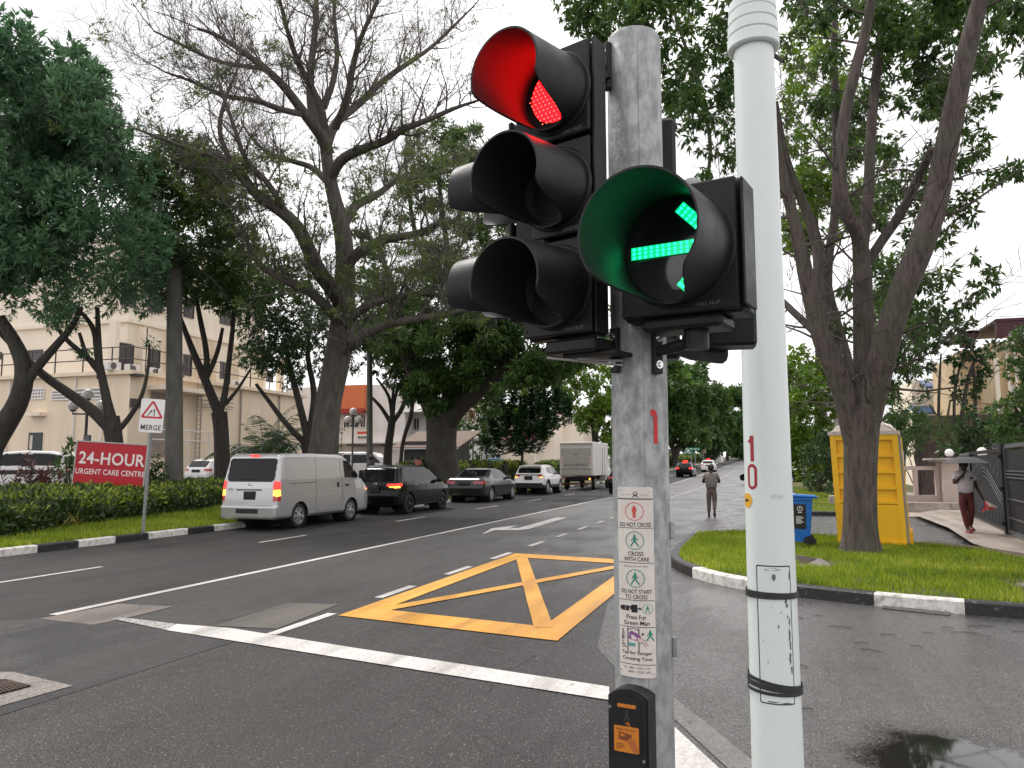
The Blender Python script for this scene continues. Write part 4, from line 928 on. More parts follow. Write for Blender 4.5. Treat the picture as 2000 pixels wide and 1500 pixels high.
def smoothpath(P,R_,k=2):
    P=[Vector(p) for p in P]; R_=list(R_)
    for _ in range(k):
        Q=[P[0]];S=[R_[0]]
        for a,b,ra,rb in zip(P,P[1:],R_,R_[1:]): Q+=[a.lerp(b,.25),a.lerp(b,.75)]; S+=[ra*.75+rb*.25,ra*.25+rb*.75]
        P=Q+[P[-1]]; R_=S+[R_[-1]]
    return P,R_
def limb(mb,pts,wpx,d,n=10,rough=.0):
    P=pxl(pts,d); R_=[w_*d/FPX/2 for w_ in wpx]
    P,R_=smoothpath(P,R_,2)
    if rough: R_=[r*(1+rough*math.sin(i*2.1+r*50)) for i,r in enumerate(R_)]
    mb.tube(P,R_,n); return P,R_
def twigmesh(S,E,r0,r1,sides=3):
    "vectorised thin prisms"
    n=len(S); D=unit(E-S); U_=unit(np.cross(D,np.array([.3,.5,.81]))); W_=np.cross(D,U_); V=[]
    for P,r in((S,r0),(E,r1)):
        for k in range(sides):
            a=2*PI*k/sides; V.append(P+(U_*math.cos(a)+W_*math.sin(a))*np.reshape(r,(-1,1)))
    V=np.stack(V,axis=1).reshape(-1,3); F=[]
    for k in range(sides): F.append(np.stack([np.arange(n)*2*sides+k,np.arange(n)*2*sides+(k+1)%sides,np.arange(n)*2*sides+sides+(k+1)%sides,np.arange(n)*2*sides+sides+k],1))
    return V,np.concatenate(F)
rr=random.Random(5)
def grow(TW,p,d,L_,r,lev,up=.12,wig=.35,tips=None,mbig=None,kids=(0,9,6,4)):
    "recursive branching; TW collects (start,end,r0,r1)"
    n=max(3,int(L_/(.38 if lev>1 else .5)))if lev>0 else 3; n=min(n,9); sl=L_/n; pts=[p]; rs=[r]
    for i in range(n):
        d=(d+Vector((rr.gauss(0,1),rr.gauss(0,1),rr.gauss(0,1)))*wig*.45+Vector((0,0,up))).normalized(); q=pts[-1]+d*sl; r2=r*(1-.85*(i+1)/n)
        TW.append((pts[-1],q,rs[-1],r2)); pts.append(q); rs.append(r2)
        if lev>0 and i>0 or lev>1:
            m_=kids[lev]/n; c=int(m_)+(rr.random()<m_-int(m_))
            for _ in range(c):
                ax=d.orthogonal(); ax.rotate(Matrix.Rotation(rr.uniform(0,2*PI),3,d)); nd=(d*rr.uniform(.5,.9)+ax.normalized()*rr.uniform(.6,1.)).normalized()
                nd=(nd+Vector((0,0,.15))).normalized()
                grow(TW,pts[-2].lerp(q,rr.random()),nd,L_*rr.uniform(.35,.62),max(r2*.55,.006),lev-1,up,wig,tips)
    if tips is not None and lev<=1: tips.append(q)
def twigs_obj(name,TW,m,parent,org,minr=.0055):
    S=np.array([t[0] for t in TW]);E=np.array([t[1] for t in TW]); V,F=twigmesh(S,E,np.maximum([t[2] for t in TW],minr),np.maximum([t[3] for t in TW],minr*.7)); return npmesh(name,V,F,m,parent,smooth=True,org=org)
def tree(name,label,cat,base,group=None): return thing(name,label,cat,base,0,group)
def trunkobj(limbs,d,m,parent,org,n=12,gz_=None,extra=None,flare=1.25):
    mb=MB(); paths=[]
    for i,(pts,wp) in enumerate(limbs):
        P,R_=limb(mb,pts,wp,d,n); paths.append((P,R_))
    if extra: extra(mb,paths)
    mb.build('trunk',m,parent,org=org,smooth=60); return paths
def clumps_px(lst,d): return [(at(x,y,d+(o[0] if o else 0)),r*d/FPX) for x,y,r,*o in lst]
def fill(poly,d,rpx,n,dd=2.,seed=1):
    "scatter clumps through the crown volume"
    q=random.Random(seed); xs=[p[0] for p in poly]; ys=[p[1] for p in poly]; out=[]; P=np.array(poly,float)
    while len(out)<n:
        x,y=q.uniform(min(xs),max(xs)),q.uniform(min(ys),max(ys))
        if inpoly(np.array([[x,y]]),poly)[0]: out.append((at(x,y,d+q.uniform(-dd,dd)),rpx*q.uniform(.6,1.25)*d/FPX))
    return out
# ---------- the great bare rain tree ----------
D0=29.; b0=at(632,975,D0); b0.z=.35
rt=tree('rain_tree','huge half bare rain tree with twiggy spreading crown behind the silver van','tree',b0)
LM=[([(622,1000),(628,930),(634,860),(640,790),(655,720),(668,650),(672,590),(675,513),(670,455),(656,400),(643,345),(636,290)],[80,66,56,50,52,52,45,38,34,29,25,22]),
 ([(640,300),(633,271,-.3),(596,224,-1),(559,173,-1.6),(521,135,-2),(470,98,-2.4),(428,70,-2.6),(385,55,-3)],[26,24,19,16,13,10,8,4]),
 ([(633,271),(608,224,.5),(605,140,1),(615,70,1.5),(619,5,2),(612,-70,2.4)],[22,19,15,12,10,6]),
 ([(640,285),(625,200,-.5),(585,130,-1),(560,60,-1.6),(540,-30,-2)],[18,15,11,8,5]),
 ([(636,290),(647,255,.6),(661,233,1),(699,205,1.8),(727,177,2),(764,145,2.3),(801,121,2.6),(843,93,3),(890,47,3.2),(927,10,3.4)],[22,20,18,16,14,12,10,8,6,3]),
 ([(655,250),(680,190,-.8),(689,126,-1.2),(705,70,-1.6),(735,10,-2),(760,-60,-2.4)],[16,13,11,9,6,4]),
 ([(645,350),(665,310,-.5),(710,290,-1),(755,275,-1.5),(787,252,-2),(839,233,-2.4),(890,210,-2.6),(935,196,-3)],[22,20,17,15,12,10,7,4]),
 ([(672,440),(690,401,.5),(736,383,1.2),(773,350,1.8),(820,345,2.2),(870,337,2.6)],[20,18,14,11,9,5]),
 ([(678,520),(700,490,-1),(750,467,-1.5),(820,457,-2),(855,436,-2.5),(895,432,-2.8),(907,392,-3)],[22,20,16,13,11,8,5]),
 ([(670,600),(650,565,-1.2),(619,527,-2),(587,448,-2.6),(554,415,-3),(507,387,-3.2),(470,345,-3.6),(447,308,-4),(400,300,-4.2),(350,285,-4.4),(262,250,-4.8)],[32,30,28,24,21,18,14,12,9,7,3]),
 ([(560,418,-3),(520,350,-3.6),(480,320,-3.9),(455,240,-4.2),(430,170,-4.4)],[12,10,9,7,4]),
 ([(447,308,-4),(425,255,-4.3),(440,190,-4.3),(462,140,-4.4)],[10,8,6,3]),
 ([(668,640),(640,600,-1.5),(600,565,-2.2),(563,551,-2.6),(517,527,-3),(490,495,-3.4),(478,450,-3.8)],[22,20,16,13,11,8,4]),
 ([(672,640),(700,605,-1.5),(755,583,-2.2),(820,572,-2.8),(885,579,-3.2)],[20,17,13,10,5]),
 ([(668,690),(700,660,-1.5),(755,632,-2.2),(820,622,-3),(904,607,-3.6),(958,596,-4)],[24,20,16,13,9,5]),
 ([(645,360),(610,325,.8),(570,315,1.2),(520,300,1.6),(485,262,2)],[16,12,10,7,4]),
 ([(596,224,-1),(550,215,-1.6),(500,195,-2),(440,190,-2.4),(380,160,-2.8),(320,140,-3.2)],[12,11,9,8,6,3]),
 ([(521,135,-2),(480,130,-2.2),(420,120,-2.4),(350,85,-2.8),(300,60,-3)],[9,8,7,5,3]),
 ([(633,210,.5),(655,150,1),(660,90,1.3),(650,20,1.6),(665,-60,2)],[13,11,9,7,4])]
paths=trunkobj(LM,D0,M['bark_rain'],rt,b0,14)
TW=[];tips=[]
for i,(P,R_) in enumerate(paths[1:]):
    tot=sum((a-b).length for a,b in zip(P,P[1:])); s=0
    for a,b,r in zip(P,P[1:],R_):
        l=(b-a).length; s+=l; f=s/tot
        if f<.15: continue
        m_=l*(2.6 if f<.5 else 3.8)
        c=int(m_)+(rr.random()<m_-int(m_))
        for _ in range(c):
            d=(b-a).normalized(); ax=d.orthogonal(); ax.rotate(Matrix.Rotation(rr.uniform(0,2*PI),3,d))
            nd=(d*rr.uniform(.4,.9)+ax.normalized()*rr.uniform(.6,1.)+Vector((0,0,.25))).normalized()
            grow(TW,a.lerp(b,rr.random()),nd,rr.uniform(1.0,2.9),max(.014,min(r*.42,.055)),2,.10,.45,tips,kids=(0,6,8,4))
    grow(TW,P[-1],(P[-1]-P[-3]).normalized(),1.8,R_[-1],2,.1,.4,tips,kids=(0,5,7,4))
twigs_obj('twigs',TW,M['bark_twig'],rt,b0,.0065)
# thin leaf layers that remain low in the crown
tp=np.array([t[:] for t in tips]); low=[]
for p in tips:
    q=p-CP; y=750-FPX*q.dot(UP)/q.dot(FW); x=1000+FPX*q.dot(RT)/q.dot(FW)
    if (y>290 and rr.random()<.075) or rr.random()<.012: low.append((p,.30))
crown('crown',low,9,5,.15,.032,M['leaf_olive'],rt,b0,droop=.15,shell=.9,flat=.35)
# ---------- second rain tree ----------
D1=44.; b1=at(866,950,D1); b1.z=.35
r2=tree('rain_tree','dark leafy rain tree with a forked trunk behind the grey sedan','tree',b1)
LM=[([(872,985),(868,945),(862,900),(862,850),(864,815)],[120,78,62,58,66]),
 ([(860,830),(838,780),(812,730),(790,680),(775,620),(765,560,1),(740,480,2)],[44,40,36,30,22,14,6]),
 ([(868,820),(880,770),(898,715),(905,660),(890,600),(880,540,1),(870,460,2),(860,380,3),(850,300,3)],[38,34,28,22,18,15,12,9,5]),
 ([(868,835),(900,790,-1),(940,757,-1.5),(985,720,-2),(1020,700,-2.4),(1060,690,-2.8),(1140,684,-3)],[40,34,30,25,20,15,6]),
 ([(900,720),(930,690,-1),(975,665,-1.5),(1010,640,-2)],[18,14,11,6]),
 ([(790,690),(760,660,-1),(720,650,-1.5)],[16,12,6]),
 ([(905,640),(940,590,1),(955,520,1),(930,430,2),(940,350,2)],[14,12,10,8,4]),
 ([(880,560),(820,500,2),(800,400,2.5),(790,300,3)],[14,11,8,4])]
P2=trunkobj(LM,D1,M['bark_dark'],r2,b1,12); TW=[];t2_=[]
for P,R_ in P2[1:]:
    for a,b,r in zip(P[3:],P[4:],R_[3:]):
        if rr.random()<.85:
            d=(b-a).normalized(); ax=d.orthogonal(); ax.rotate(Matrix.Rotation(rr.uniform(0,6.28),3,d)); grow(TW,a,(d*.7+ax+Vector((0,0,.2))).normalized(),rr.uniform(1.5,3),min(r*.4,.08),2,.08,.4,t2_,kids=(0,4,4,3))
twigs_obj('twigs',TW,M['bark_dark'],r2,b1,.012)
cl=[(p,.55) for p in t2_ if rr.random()<(.28 if p.z<9.5 else .08)]
cl+=fill([(700,640),(760,560),(850,560),(900,600),(990,640),(1000,680),(930,700),(880,735),(820,735),(790,690),(720,690)],D1,20,50,2.5,2)
crown('crown',cl,7,6,.34,.085,M['leaf_dark'],r2,b1,droop=.25,shell=.85,flat=.6)
cl=fill([(900,800),(890,690),(960,640),(1010,690),(960,770),(930,820)],D1+3,14,16,1.5,4)
crown('rusty_foliage',cl,9,6,.26,.07,M['leaf_autumn'],r2,b1,droop=.3,shell=.9)
# ---------- verge trees on the left ----------
def vtree(label,d,limbs,poly,rpx,n,m='leaf_dark',bark='bark_dark',k=7,ln=.20,wd=.05,dens=9,dd=2.5,seed=1,cl=None,name='shade_tree',shell=.5,droop=.3,group='shade trees',gy=.35,**kw):
    bx,by=limbs[0][0][0][:2]; b=at(bx,by,d); b.z=gy
    t=tree(name,label,'tree',b,group); trunkobj(limbs,d,M[bark],t,b,10)
    c=(fill(poly,d,rpx,n,dd,seed) if poly else [])+(clumps_px(cl,d) if cl else [])
    crown('crown',c,dens,k,ln,wd,M[m],t,b,droop=droop,shell=shell,**kw); return t
g1='dense verge trees on the left'
vtree('tall dense verge tree filling the left edge of the view',25,[([(-40,960),(-25,880),(10,830),(40,780),(50,720),(30,670),(0,620)],[60,48,40,36,32,26,18]),([(48,750),(70,720),(105,680),(140,640),(160,600)],[22,18,15,12,8]),([(-10,840),(-40,780),(-60,700)],[26,20,12])],
 [(-160,40),(0,45),(95,60),(150,95),(190,150),(205,215),(215,290),(190,420),(120,520),(60,590),(-160,600)],46,105,'leaf_haze',seed=11,group=g1,ln=.25,wd=.07,dens=12,droop=.0,k=9)
vtree('forked verge tree with a low crown behind the red hospital sign',26,[([(228,975),(226,900),(222,850),(215,815)],[40,34,32,34]),([(220,840),(180,800),(130,765),(80,730),(30,680),(-10,640)],[26,22,18,16,13,8]),([(222,835),(210,790),(200,740),(190,690),(185,640),(150,600)],[22,18,15,13,10,6]),([(195,720),(160,690),(125,660),(100,620)],[13,11,9,5]),([(222,850),(250,820),(278,775),(290,720),(292,670)],[12,10,8,6,4]),([(215,815),(205,740),(170,700),(155,650)],[14,11,9,6]),([(196,740),(192,650),(190,600)],[13,10,8])],
 [(60,560),(150,500),(230,430),(270,330),(300,420),(310,560),(260,600),(200,610),(120,640),(80,620)],30,60,'leaf_haze',seed=12,group=g1,ln=.20,wd=.045,droop=.05,cl=[(292,665,14),(165,690,18),(20,590,30),(90,605,26)])
vtree('verge tree with slim forked stems left of the silver van',30,[([(436,980),(434,900),(432,840),(428,805)],[34,30,28,30]),([(430,815),(412,770),(400,740),(378,690),(352,620)],[20,18,16,13,8]),([(428,810),(440,770),(448,700),(455,640),(458,590)],[14,12,10,9,6]),([(402,742),(405,690),(390,620),(380,560)],[13,11,10,6]),([(403,740),(425,690),(435,640)],[10,9,6]),([(440,790),(465,760),(490,720)],[8,6,4])],
 [(262,310),(290,272),(350,262),(420,290),(450,330),(460,430),(520,490),(590,550),(560,600),(470,590),(440,610),(360,580),(300,560),(262,480)],32,90,'leaf_dark',seed=13,group=g1,ln=.23,wd=.065,dens=11,dd=3)
vtree('verge tree with a low black green crown just left of the rain tree trunk',32,[([(612,975),(606,900),(602,850)],[34,30,28]),([(602,860),(590,810),(580,770),(566,720),(556,660)],[16,14,13,11,7]),([(602,860),(612,800),(614,760),(600,700),(604,650)],[15,13,12,10,6]),([(600,870),(560,830),(530,790),(500,750)],[13,11,9,6])],
 [(478,600),(560,545),(640,560),(650,640),(640,710),(600,700),(570,760),(530,730),(490,705)],27,44,'leaf_deep',seed=14,group=g1,ln=.2,wd=.055,dens=11,dd=2)
vtree('small open verge tree with five thin limbs by the shed',47,[([(757,935),(757,880),(765,830),(766,812)],[20,17,15,16]),([(765,830),(748,800),(735,785),(722,772)],[9,8,7,5]),([(766,815),(762,780),(752,760),(735,738)],[8,7,6,4]),([(767,815),(770,780),(778,755),(790,735),(795,715)],[8,7,6,5,3]),([(767,825),(785,800),(795,770),(800,740),(806,700)],[10,9,8,6,4]),([(766,790),(768,760),(775,730)],[6,5,3])],
 [(690,720),(700,680),(760,660),(830,670),(840,720),(800,745),(760,752),(720,742)],17,24,'leaf_deep',seed=15,group=g1,ln=.3,wd=.08,dens=7,dd=1.5)
vtree('crooked slim tree leaning beside the shed roof',46,[([(782,930),(784,880),(790,850),(803,815),(806,780),(812,765),(825,750)],[8,8,8,9,8,5,3])],None,0,0,'leaf_deep',cl=[(828,742,12),(808,735,10)],group=g1,ln=.3,wd=.08,dens=7)
# ---------- palms ----------
def frond(Bs,Ds,LN,TW,base,az,el,L_,sag,nl=26,ll=.5):
    p=Vector(base); d=Vector((math.cos(az)*math.cos(el),math.sin(az)*math.cos(el),math.sin(el))); n=10; side=Vector((-math.sin(az),math.cos(az),0))
    for i in range(n):
        q=p+d*(L_/n); TW.append((p.copy(),q.copy(),.022*(1-i/n)+.006,.022*(1-(i+1)/n)+.005))
        for j in range(max(1,nl//n)):
            t=(i+(j+.5)/(nl//n))/n
            for s_ in(-1,1):
                b=p.lerp(q,(j+.5)/(nl//n)); dd=(side*s_+d*.55-Vector((0,0,.35+.3*rr.random()))).normalized()
                Bs.append(b);Ds.append(dd);LN.append(ll*(.35+math.sin(PI*min(1,t*.9+.1))*.75))
        p=q; d=(d-Vector((0,0,sag/n))).normalized()
def palm(name,label,base,top,r0,r1,nf,L_,m,trunk=True,nl=30,ll=.5,el=(.1,1.2),sag=1.5,group=None,wd=.035,stems=None):
    b=Vector(base); t=tree(name,label,'palm',b,group)
    mb=MB()
    if trunk:
        tp_=Vector(top); mb.tube([b.lerp(tp_,k/8)+Vector((0,0,-.1 if k==0 else 0)) for k in range(9)],[r0+(r1-r0)*k/8 for k in range(9)],14); mb.build('trunk',M['bark_palm'],t,org=b,smooth=60)
    Bs=[];Ds=[];LN=[];TW=[]
    for i in range(nf):
        az=2.4*i+rr.uniform(-.3,.3); e=rr.uniform(*el); o=Vector(top) if stems is None else Vector(stems[i%len(stems)])
        frond(Bs,Ds,LN,TW,o,az,e,L_*rr.uniform(.8,1.1),sag*rr.uniform(.7,1.2),nl,ll)
    B=np.array(Bs);D=np.array(Ds); V,F=leafquads(B,D,np.array(LN),wd*(.8+.4*RS.rand(len(B))))
    npmesh('fronds',V,F,M[m],t,tint=np.clip(RS.rand(len(B))*.7,0,1),org=b)
    twigs_obj('frond_stalks',TW,M['bark_palm'],t,b)
    return t
b=at(341,950,27); b.z=.4; tp_=at(341,520,27); palm('royal_palm','tall royal palm with a smooth grey trunk right of the merge sign',b,(tp_.x,tp_.y,tp_.z),.31,.24,15,3.0,'leaf_deep',el=(-.3,1.1),nl=40,ll=.75,sag=1.7,wd=.05,group='palms on the verge')
b=at(722,940,46); b.z=.4; tp_=at(722,640,46); palm('royal_palm','slender dark palm between the globe lamp and the shed',b,(tp_.x,tp_.y,tp_.z),.20,.16,12,3.0,'leaf_deep',el=(-.3,1.),nl=30,ll=.7,wd=.06,group='palms on the verge')
b=at(510,950,33); b.z=.42; st=[b+Vector((rr.uniform(-1,1),rr.uniform(-.8,.8),rr.uniform(.2,1.9))) for _ in range(9)]
mbs=palm('clump_palm','bushy clumping palm with arching fronds behind the silver van',b,b,.1,.1,46,2.6,'leaf_deep',trunk=False,nl=40,ll=.55,el=(.35,1.35),sag=1.9,stems=st,wd=.04)
mb=MB(); [mb.tube([(s_.x*.5+b.x*.5,s_.y*.5+b.y*.5,.35),s_],[.05,.035],6) for s_ in st]; mb.build('stems',M['bark_palm'],mbs,org=b)
# ---------- tree with upright leafy columns ----------
D3=58.; b=at(1020,925,D3); b.z=.25; t=tree('columnar_tree','young tree of upright glossy leaf columns above the white SUV','tree',b)
cols=[(962,800,872),(978,760,850),(1003,722,860),(1022,760,870),(1030,715,850),(1045,745,845),(1055,728,840),(1068,765,850),(1085,730,830),(1098,760,830),(1108,775,835),(970,830,880),(990,790,875),(1078,800,860),(1040,800,880),(1012,800,885),(1060,820,880),(950,850,885)]
mb=MB(); Bs=[];Ds=[];Ts=[]
f0=at(1020,878,D3)
mb.tube([(b.x,b.y,.1),(b.x,b.y,1.),f0],[.14,.12,.11],8)
for i,(cx,y0_,y1_) in enumerate(cols):
    o=rr.uniform(-1.6,1.6); lo=at(cx*.7+1020*.3,min(y1_+5,890),D3+o*.6); mid=at(cx,y1_-15,D3+o); hi=at(cx,y0_+4,D3+o)
    mb.tube([f0,lo,mid,hi],[.06,.05,.04,.02],5)
    n=int((y1_-y0_)*8); 
    for k in range(n):
        p=mid.lerp(hi,k/n)if k>n*.15 else lo.lerp(mid,k/(n*.15)); a=2.4*k; Bs.append(p+Vector((math.cos(a)*.05+rr.gauss(0,.10),math.sin(a)*.05+rr.gauss(0,.10),rr.gauss(0,.06)))); Ds.append(Vector((math.cos(a+rr.gauss(0,.4)),math.sin(a+rr.gauss(0,.4)),.35+rr.gauss(0,.3)+(.9 if k>n*.93 else 0)))); Ts.append(.95 if k>n*.9 and i%3==0 else .5*rr.random())
mb.build('trunk',M['bark_dark'],t,org=b); V,F=leafquads(np.array(Bs),np.array(Ds),.40*(.7+.6*RS.rand(len(Bs))),.13*np.ones(len(Bs))); npmesh('crown',V,F,M['leaf_glossy'],t,tint=Ts,org=b)
# ---------- trees behind the far end of the left side ----------
g2='leafy trees further along the left side'
vtree('leafy bright green tree above the box truck',64,[([(1165,930),(1165,880),(1160,830),(1150,790)],[16,14,12,8]),([(1163,850),(1180,810),(1185,770)],[9,7,5])],[(1105,740),(1120,705),(1190,700),(1230,740),(1230,860),(1180,880),(1150,870),(1125,810)],17,42,'leaf_bright',seed=21,ln=.42,wd=.13,dens=5,dd=2,group=g2,gy=.3,cl=[(1110,720,12),(1115,760,12)])
vtree('feathery dark tree left of the upright columned tree',66,[([(945,930),(948,890),(950,850),(945,810)],[10,8,7,5])],[(905,900),(900,830),(930,770),(970,760),(985,830),(965,890)],13,26,'leaf_dark',seed=22,ln=.4,wd=.11,dens=5,dd=2,group=g2,gy=.3)
vtree('broad tree with leaning trunk past the truck',120,[([(1312,930),(1316,900),(1325,870),(1340,845),(1360,820)],[16,14,12,10,6]),([(1318,895),(1310,850),(1300,810)],[9,7,5])],[(1230,720),(1300,700),(1350,740),(1380,780),(1420,830),(1400,860),(1345,862),(1300,860),(1240,850)],20,50,'leaf_dark',seed=23,ln=.8,wd=.26,dens=2.4,dd=5,group=g2,gy=1.)
vtree('tall airy tree against the sky beyond the taxis',170,[([(1385,925),(1383,880),(1378,830),(1370,790)],[10,9,7,5]),([(1380,850),(1395,810),(1400,780)],[6,5,3])],[(1318,760),(1335,730),(1370,714),(1400,745),(1420,780),(1425,830),(1380,850),(1330,830)],13,50,'leaf_dark',seed=24,ln=1.0,wd=.35,dens=1.8,dd=6,group=g2,gy=1.5)
vtree('dark conical tree by the far bend of the road',150,[([(1393,915),(1393,880)],[5,4])],[(1380,890),(1378,865),(1388,842),(1400,842),(1410,870),(1406,892)],9,26,'leaf_deep',seed=25,ln=.8,wd=.3,dens=2.5,dd=3,group=g2,gy=1.3)
vtree('distant tree with a bare lower trunk at the end of the road',215,[([(1420,905),(1421,880),(1424,855)],[7,6,5])],[(1395,800),(1430,770),(1470,755),(1500,800),(1500,880),(1450,880),(1410,860)],14,40,'leaf_dark',seed=26,ln=1.2,wd=.42,dens=1.4,dd=7,group=g2,gy=2.2)
vtree('distant dark tree closing the end of the avenue',240,[([(1470,905),(1470,870)],[7,6])],[(1440,800),(1480,770),(1530,770),(1560,800),(1560,890),(1480,890),(1440,880)],14,36,'leaf_dark',seed=27,ln=1.3,wd=.45,dens=1.3,dd=7,group=g2,gy=2.5)
# ---------- big multi stemmed tree on the island ----------
DR=(G(1680,1080,.13)-CP).dot(FW); b=at(1680,1078,DR); b.z=.13
bt_=tree('street_tree','big multi stemmed street tree rising from the grass island in front of the yellow toilet','tree',b)
LM=[([(1682,1092),(1681,1072),(1680,1040),(1680,960),(1681,880),(1683,820),(1684,790)],[100,78,64,60,62,68,60]),
 ([(1672,900),(1666,840),(1655,780),(1632,720),(1605,665),(1588,600),(1572,530),(1563,480),(1548,420),(1530,350),(1515,260)],[30,46,47,42,36,32,30,26,22,18,14]),
 ([(1598,655),(1570,628,.3),(1545,605,.6),(1515,575,1)],[16,15,14,12]),
 ([(1678,900,.1),(1672,810,.4),(1660,760,.7),(1640,680,1.1),(1618,600,1.4),(1603,520,1.6),(1595,470,1.8),(1575,410,2),(1548,350,2),(1530,290,2.2),(1515,200,2.4)],[26,42,42,38,33,30,26,22,19,16,12]),
 ([(1615,580,1.4),(1617,500,1.7),(1630,440,1.9),(1635,330,2),(1632,200,2.2),(1628,100,2.4),(1632,0,2.6),(1630,-80,2.8)],[22,20,19,18,17,15,13,10]),
 ([(1684,900,0),(1686,800,-.1),(1688,720,0),(1686,600,0),(1684,520,0),(1678,455,-.2),(1655,425,-.4),(1642,370,-.5),(1641,300,-.5),(1650,220,-.5),(1672,130,-.6),(1692,60,-.6),(1706,-20,-.8),(1712,-90,-.9)],[24,40,40,38,34,27,24,22,21,22,20,18,16,12]),
 ([(1682,500,.1),(1690,440,.3),(1698,360,.4),(1700,260,.5),(1712,140,.6),(1724,40,.8),(1735,-80,1)],[24,22,21,20,18,16,12]),
 ([(1684,920,0),(1693,830,-.12),(1712,745,-.3),(1735,650,-.6),(1765,560,-.8),(1800,480,-1),(1826,400,-1),(1846,300,-1),(1866,200,-1.1),(1888,100,-1.2),(1912,10,-1.3),(1935,-80,-1.4)],[26,48,50,48,46,46,44,40,37,33,28,22]),
 ([(1696,512,.2),(1722,470,.2),(1762,415,.0),(1795,345,-.4),(1822,290,-.8)],[18,19,19,18,14]),
 ([(1382,350,2.5),(1390,280,2.6),(1372,200,2.8),(1350,120,3),(1320,40,3.2),(1300,-60,3.2)],[8,9,9,8,7,6]),
 ([(1530,120,2),(1470,80,2.4),(1440,30,2.6),(1395,-40,3)],[10,12,11,9])]
P3=trunkobj(LM,DR,M['bark_brown'],bt_,b,16)
TW=[]
for P,R_ in P3[1:]:
    for a,c_,r in zip(P[6:],P[7:],R_[6:]):
        if rr.random()<.25:
            d=(c_-a).normalized(); ax=d.orthogonal(); ax.rotate(Matrix.Rotation(rr.uniform(0,6.28),3,d)); grow(TW,a,(d*.6+ax).normalized(),rr.uniform(1.,2.2),min(r*.3,.03),2,.05,.4,None,kids=(0,3,3,2))
twigs_obj('twigs',TW,M['bark_brown'],bt_,b,.006)
cl=fill([(1115,-40),(1108,30),(1125,95),(1170,70),(1215,60),(1250,70),(1290,110),(1300,190),(1330,240),(1400,240),(1440,200),(1460,-40)],DR+2.4,26,66,1.4,31)
cl+=fill([(1300,190),(1300,330),(1330,400),(1400,390),(1450,330),(1460,230)],DR+2.6,20,16,1.4,32)
cl+=fill([(1535,-60),(1535,100),(1700,110),(1870,250),(1935,230),(1960,130),(2040,60),(2040,-60)],DR+1.6,28,92,2.2,33)
cl+=fill([(1600,110),(1590,330),(1700,420),(1800,420),(1860,260),(1800,120)],DR+2.6,26,30,1.6,34)
cl+=clumps_px([(1870,330,28),(1905,300,26),(1960,335,24),(1990,330,24),(1935,350,20),(1885,385,26),(1915,270,22),(1855,410,30),(1890,420,20),(1830,470,30),(1780,470,26),(1830,330,26),(1875,250,24),(1850,540,24),(1905,500,10),(1920,560,26),(1890,590,22),(1935,530,18),(1850,620,26),(1800,560,30),(1830,640,22),(1790,640,30),(1760,690,26),(1835,590,20),(1740,560,24),(1760,520,26),(1660,560,22),(1640,640,22),(1720,430,24),(1980,40,34),(2010,120,30)],DR+1.)
crown('crown',cl,30,6,.145,.046,M['leaf_dark'],bt_,b,droop=.6,shell=.95,spread=.8)
# ---------- right background ----------
g3='garden trees on the right'
vtree('bright green tree just right of the pale lamp post',46,[([(1590,960),(1592,900),(1590,850)],[14,12,10])],[(1530,720),(1560,690),(1610,700),(1650,760),(1650,900),(1610,915),(1580,930),(1545,880),(1530,830)],20,46,'leaf_bright',seed=41,ln=.34,wd=.13,dens=7,dd=2.5,group=g3,gy=.1)
vtree('dark bushy shrub tree beside the black parked car',40,[([(1600,980),(1600,930)],[10,8])],[(1576,960),(1572,880),(1600,850),(1645,850),(1650,960),(1610,975)],15,24,'leaf_deep',seed=42,ln=.24,wd=.09,dens=9,dd=1.5,group=g3,gy=.1)
vtree('tall pale green tree seen through the stems of the street tree',50,[([(1600,960),(1605,800),(1600,600),(1590,400)],[24,22,18,12]),([(1600,500),(1570,420),(1560,330)],[12,9,6])],[(1530,60),(1600,60),(1660,120),(1680,300),(1720,420),(1640,480),(1560,500),(1530,480)],24,60,'leaf_bright',seed=43,ln=.36,wd=.11,dens=6,dd=3,group=g3,gy=.1)
vtree('dense mid green tree behind the yellow toilet',36,[([(1760,960),(1762,880),(1765,800)],[16,14,10])],[(1700,520),(1760,500),(1800,540),(1815,620),(1825,670),(1790,715),(1780,790),(1770,850),(1760,890),(1720,880),(1700,700)],22,60,'leaf_dark',seed=44,ln=.27,wd=.09,dens=8,dd=2.5,group=g3,gy=.1)
vtree('clump branched garden tree in front of the maroon roofed house',33,[([(1866,930),(1872,870),(1880,800),(1890,740),(1905,700)],[10,9,8,7,5]),([(1868,860),(1862,800),(1868,740),(1880,700)],[6,6,5,4]),([(1865,875),(1835,820),(1815,790)],[7,5,3]),([(1905,830),(1905,760),(1900,710)],[8,7,5]),([(1835,870),(1833,800),(1835,740),(1838,690)],[7,6,5,3]),([(1835,870),(1850,820),(1856,780)],[6,5,3])],None,0,0,'leaf_deep',cl=[(1850,660,15),(1870,640,12),(1885,660,14),(1900,690,15),(1925,690,14),(1940,680,11),(1915,715,14),(1880,700,15),(1860,700,12),(1865,735,12),(1905,740,12),(1920,730,10),(1868,770,7),(1900,765,10),(1913,755,7),(1835,655,15),(1890,630,11),(1820,680,8),(1815,720,8),(1800,770,10)],ln=.24,wd=.10,dens=10,seed=45,group=g3,gy=.4)
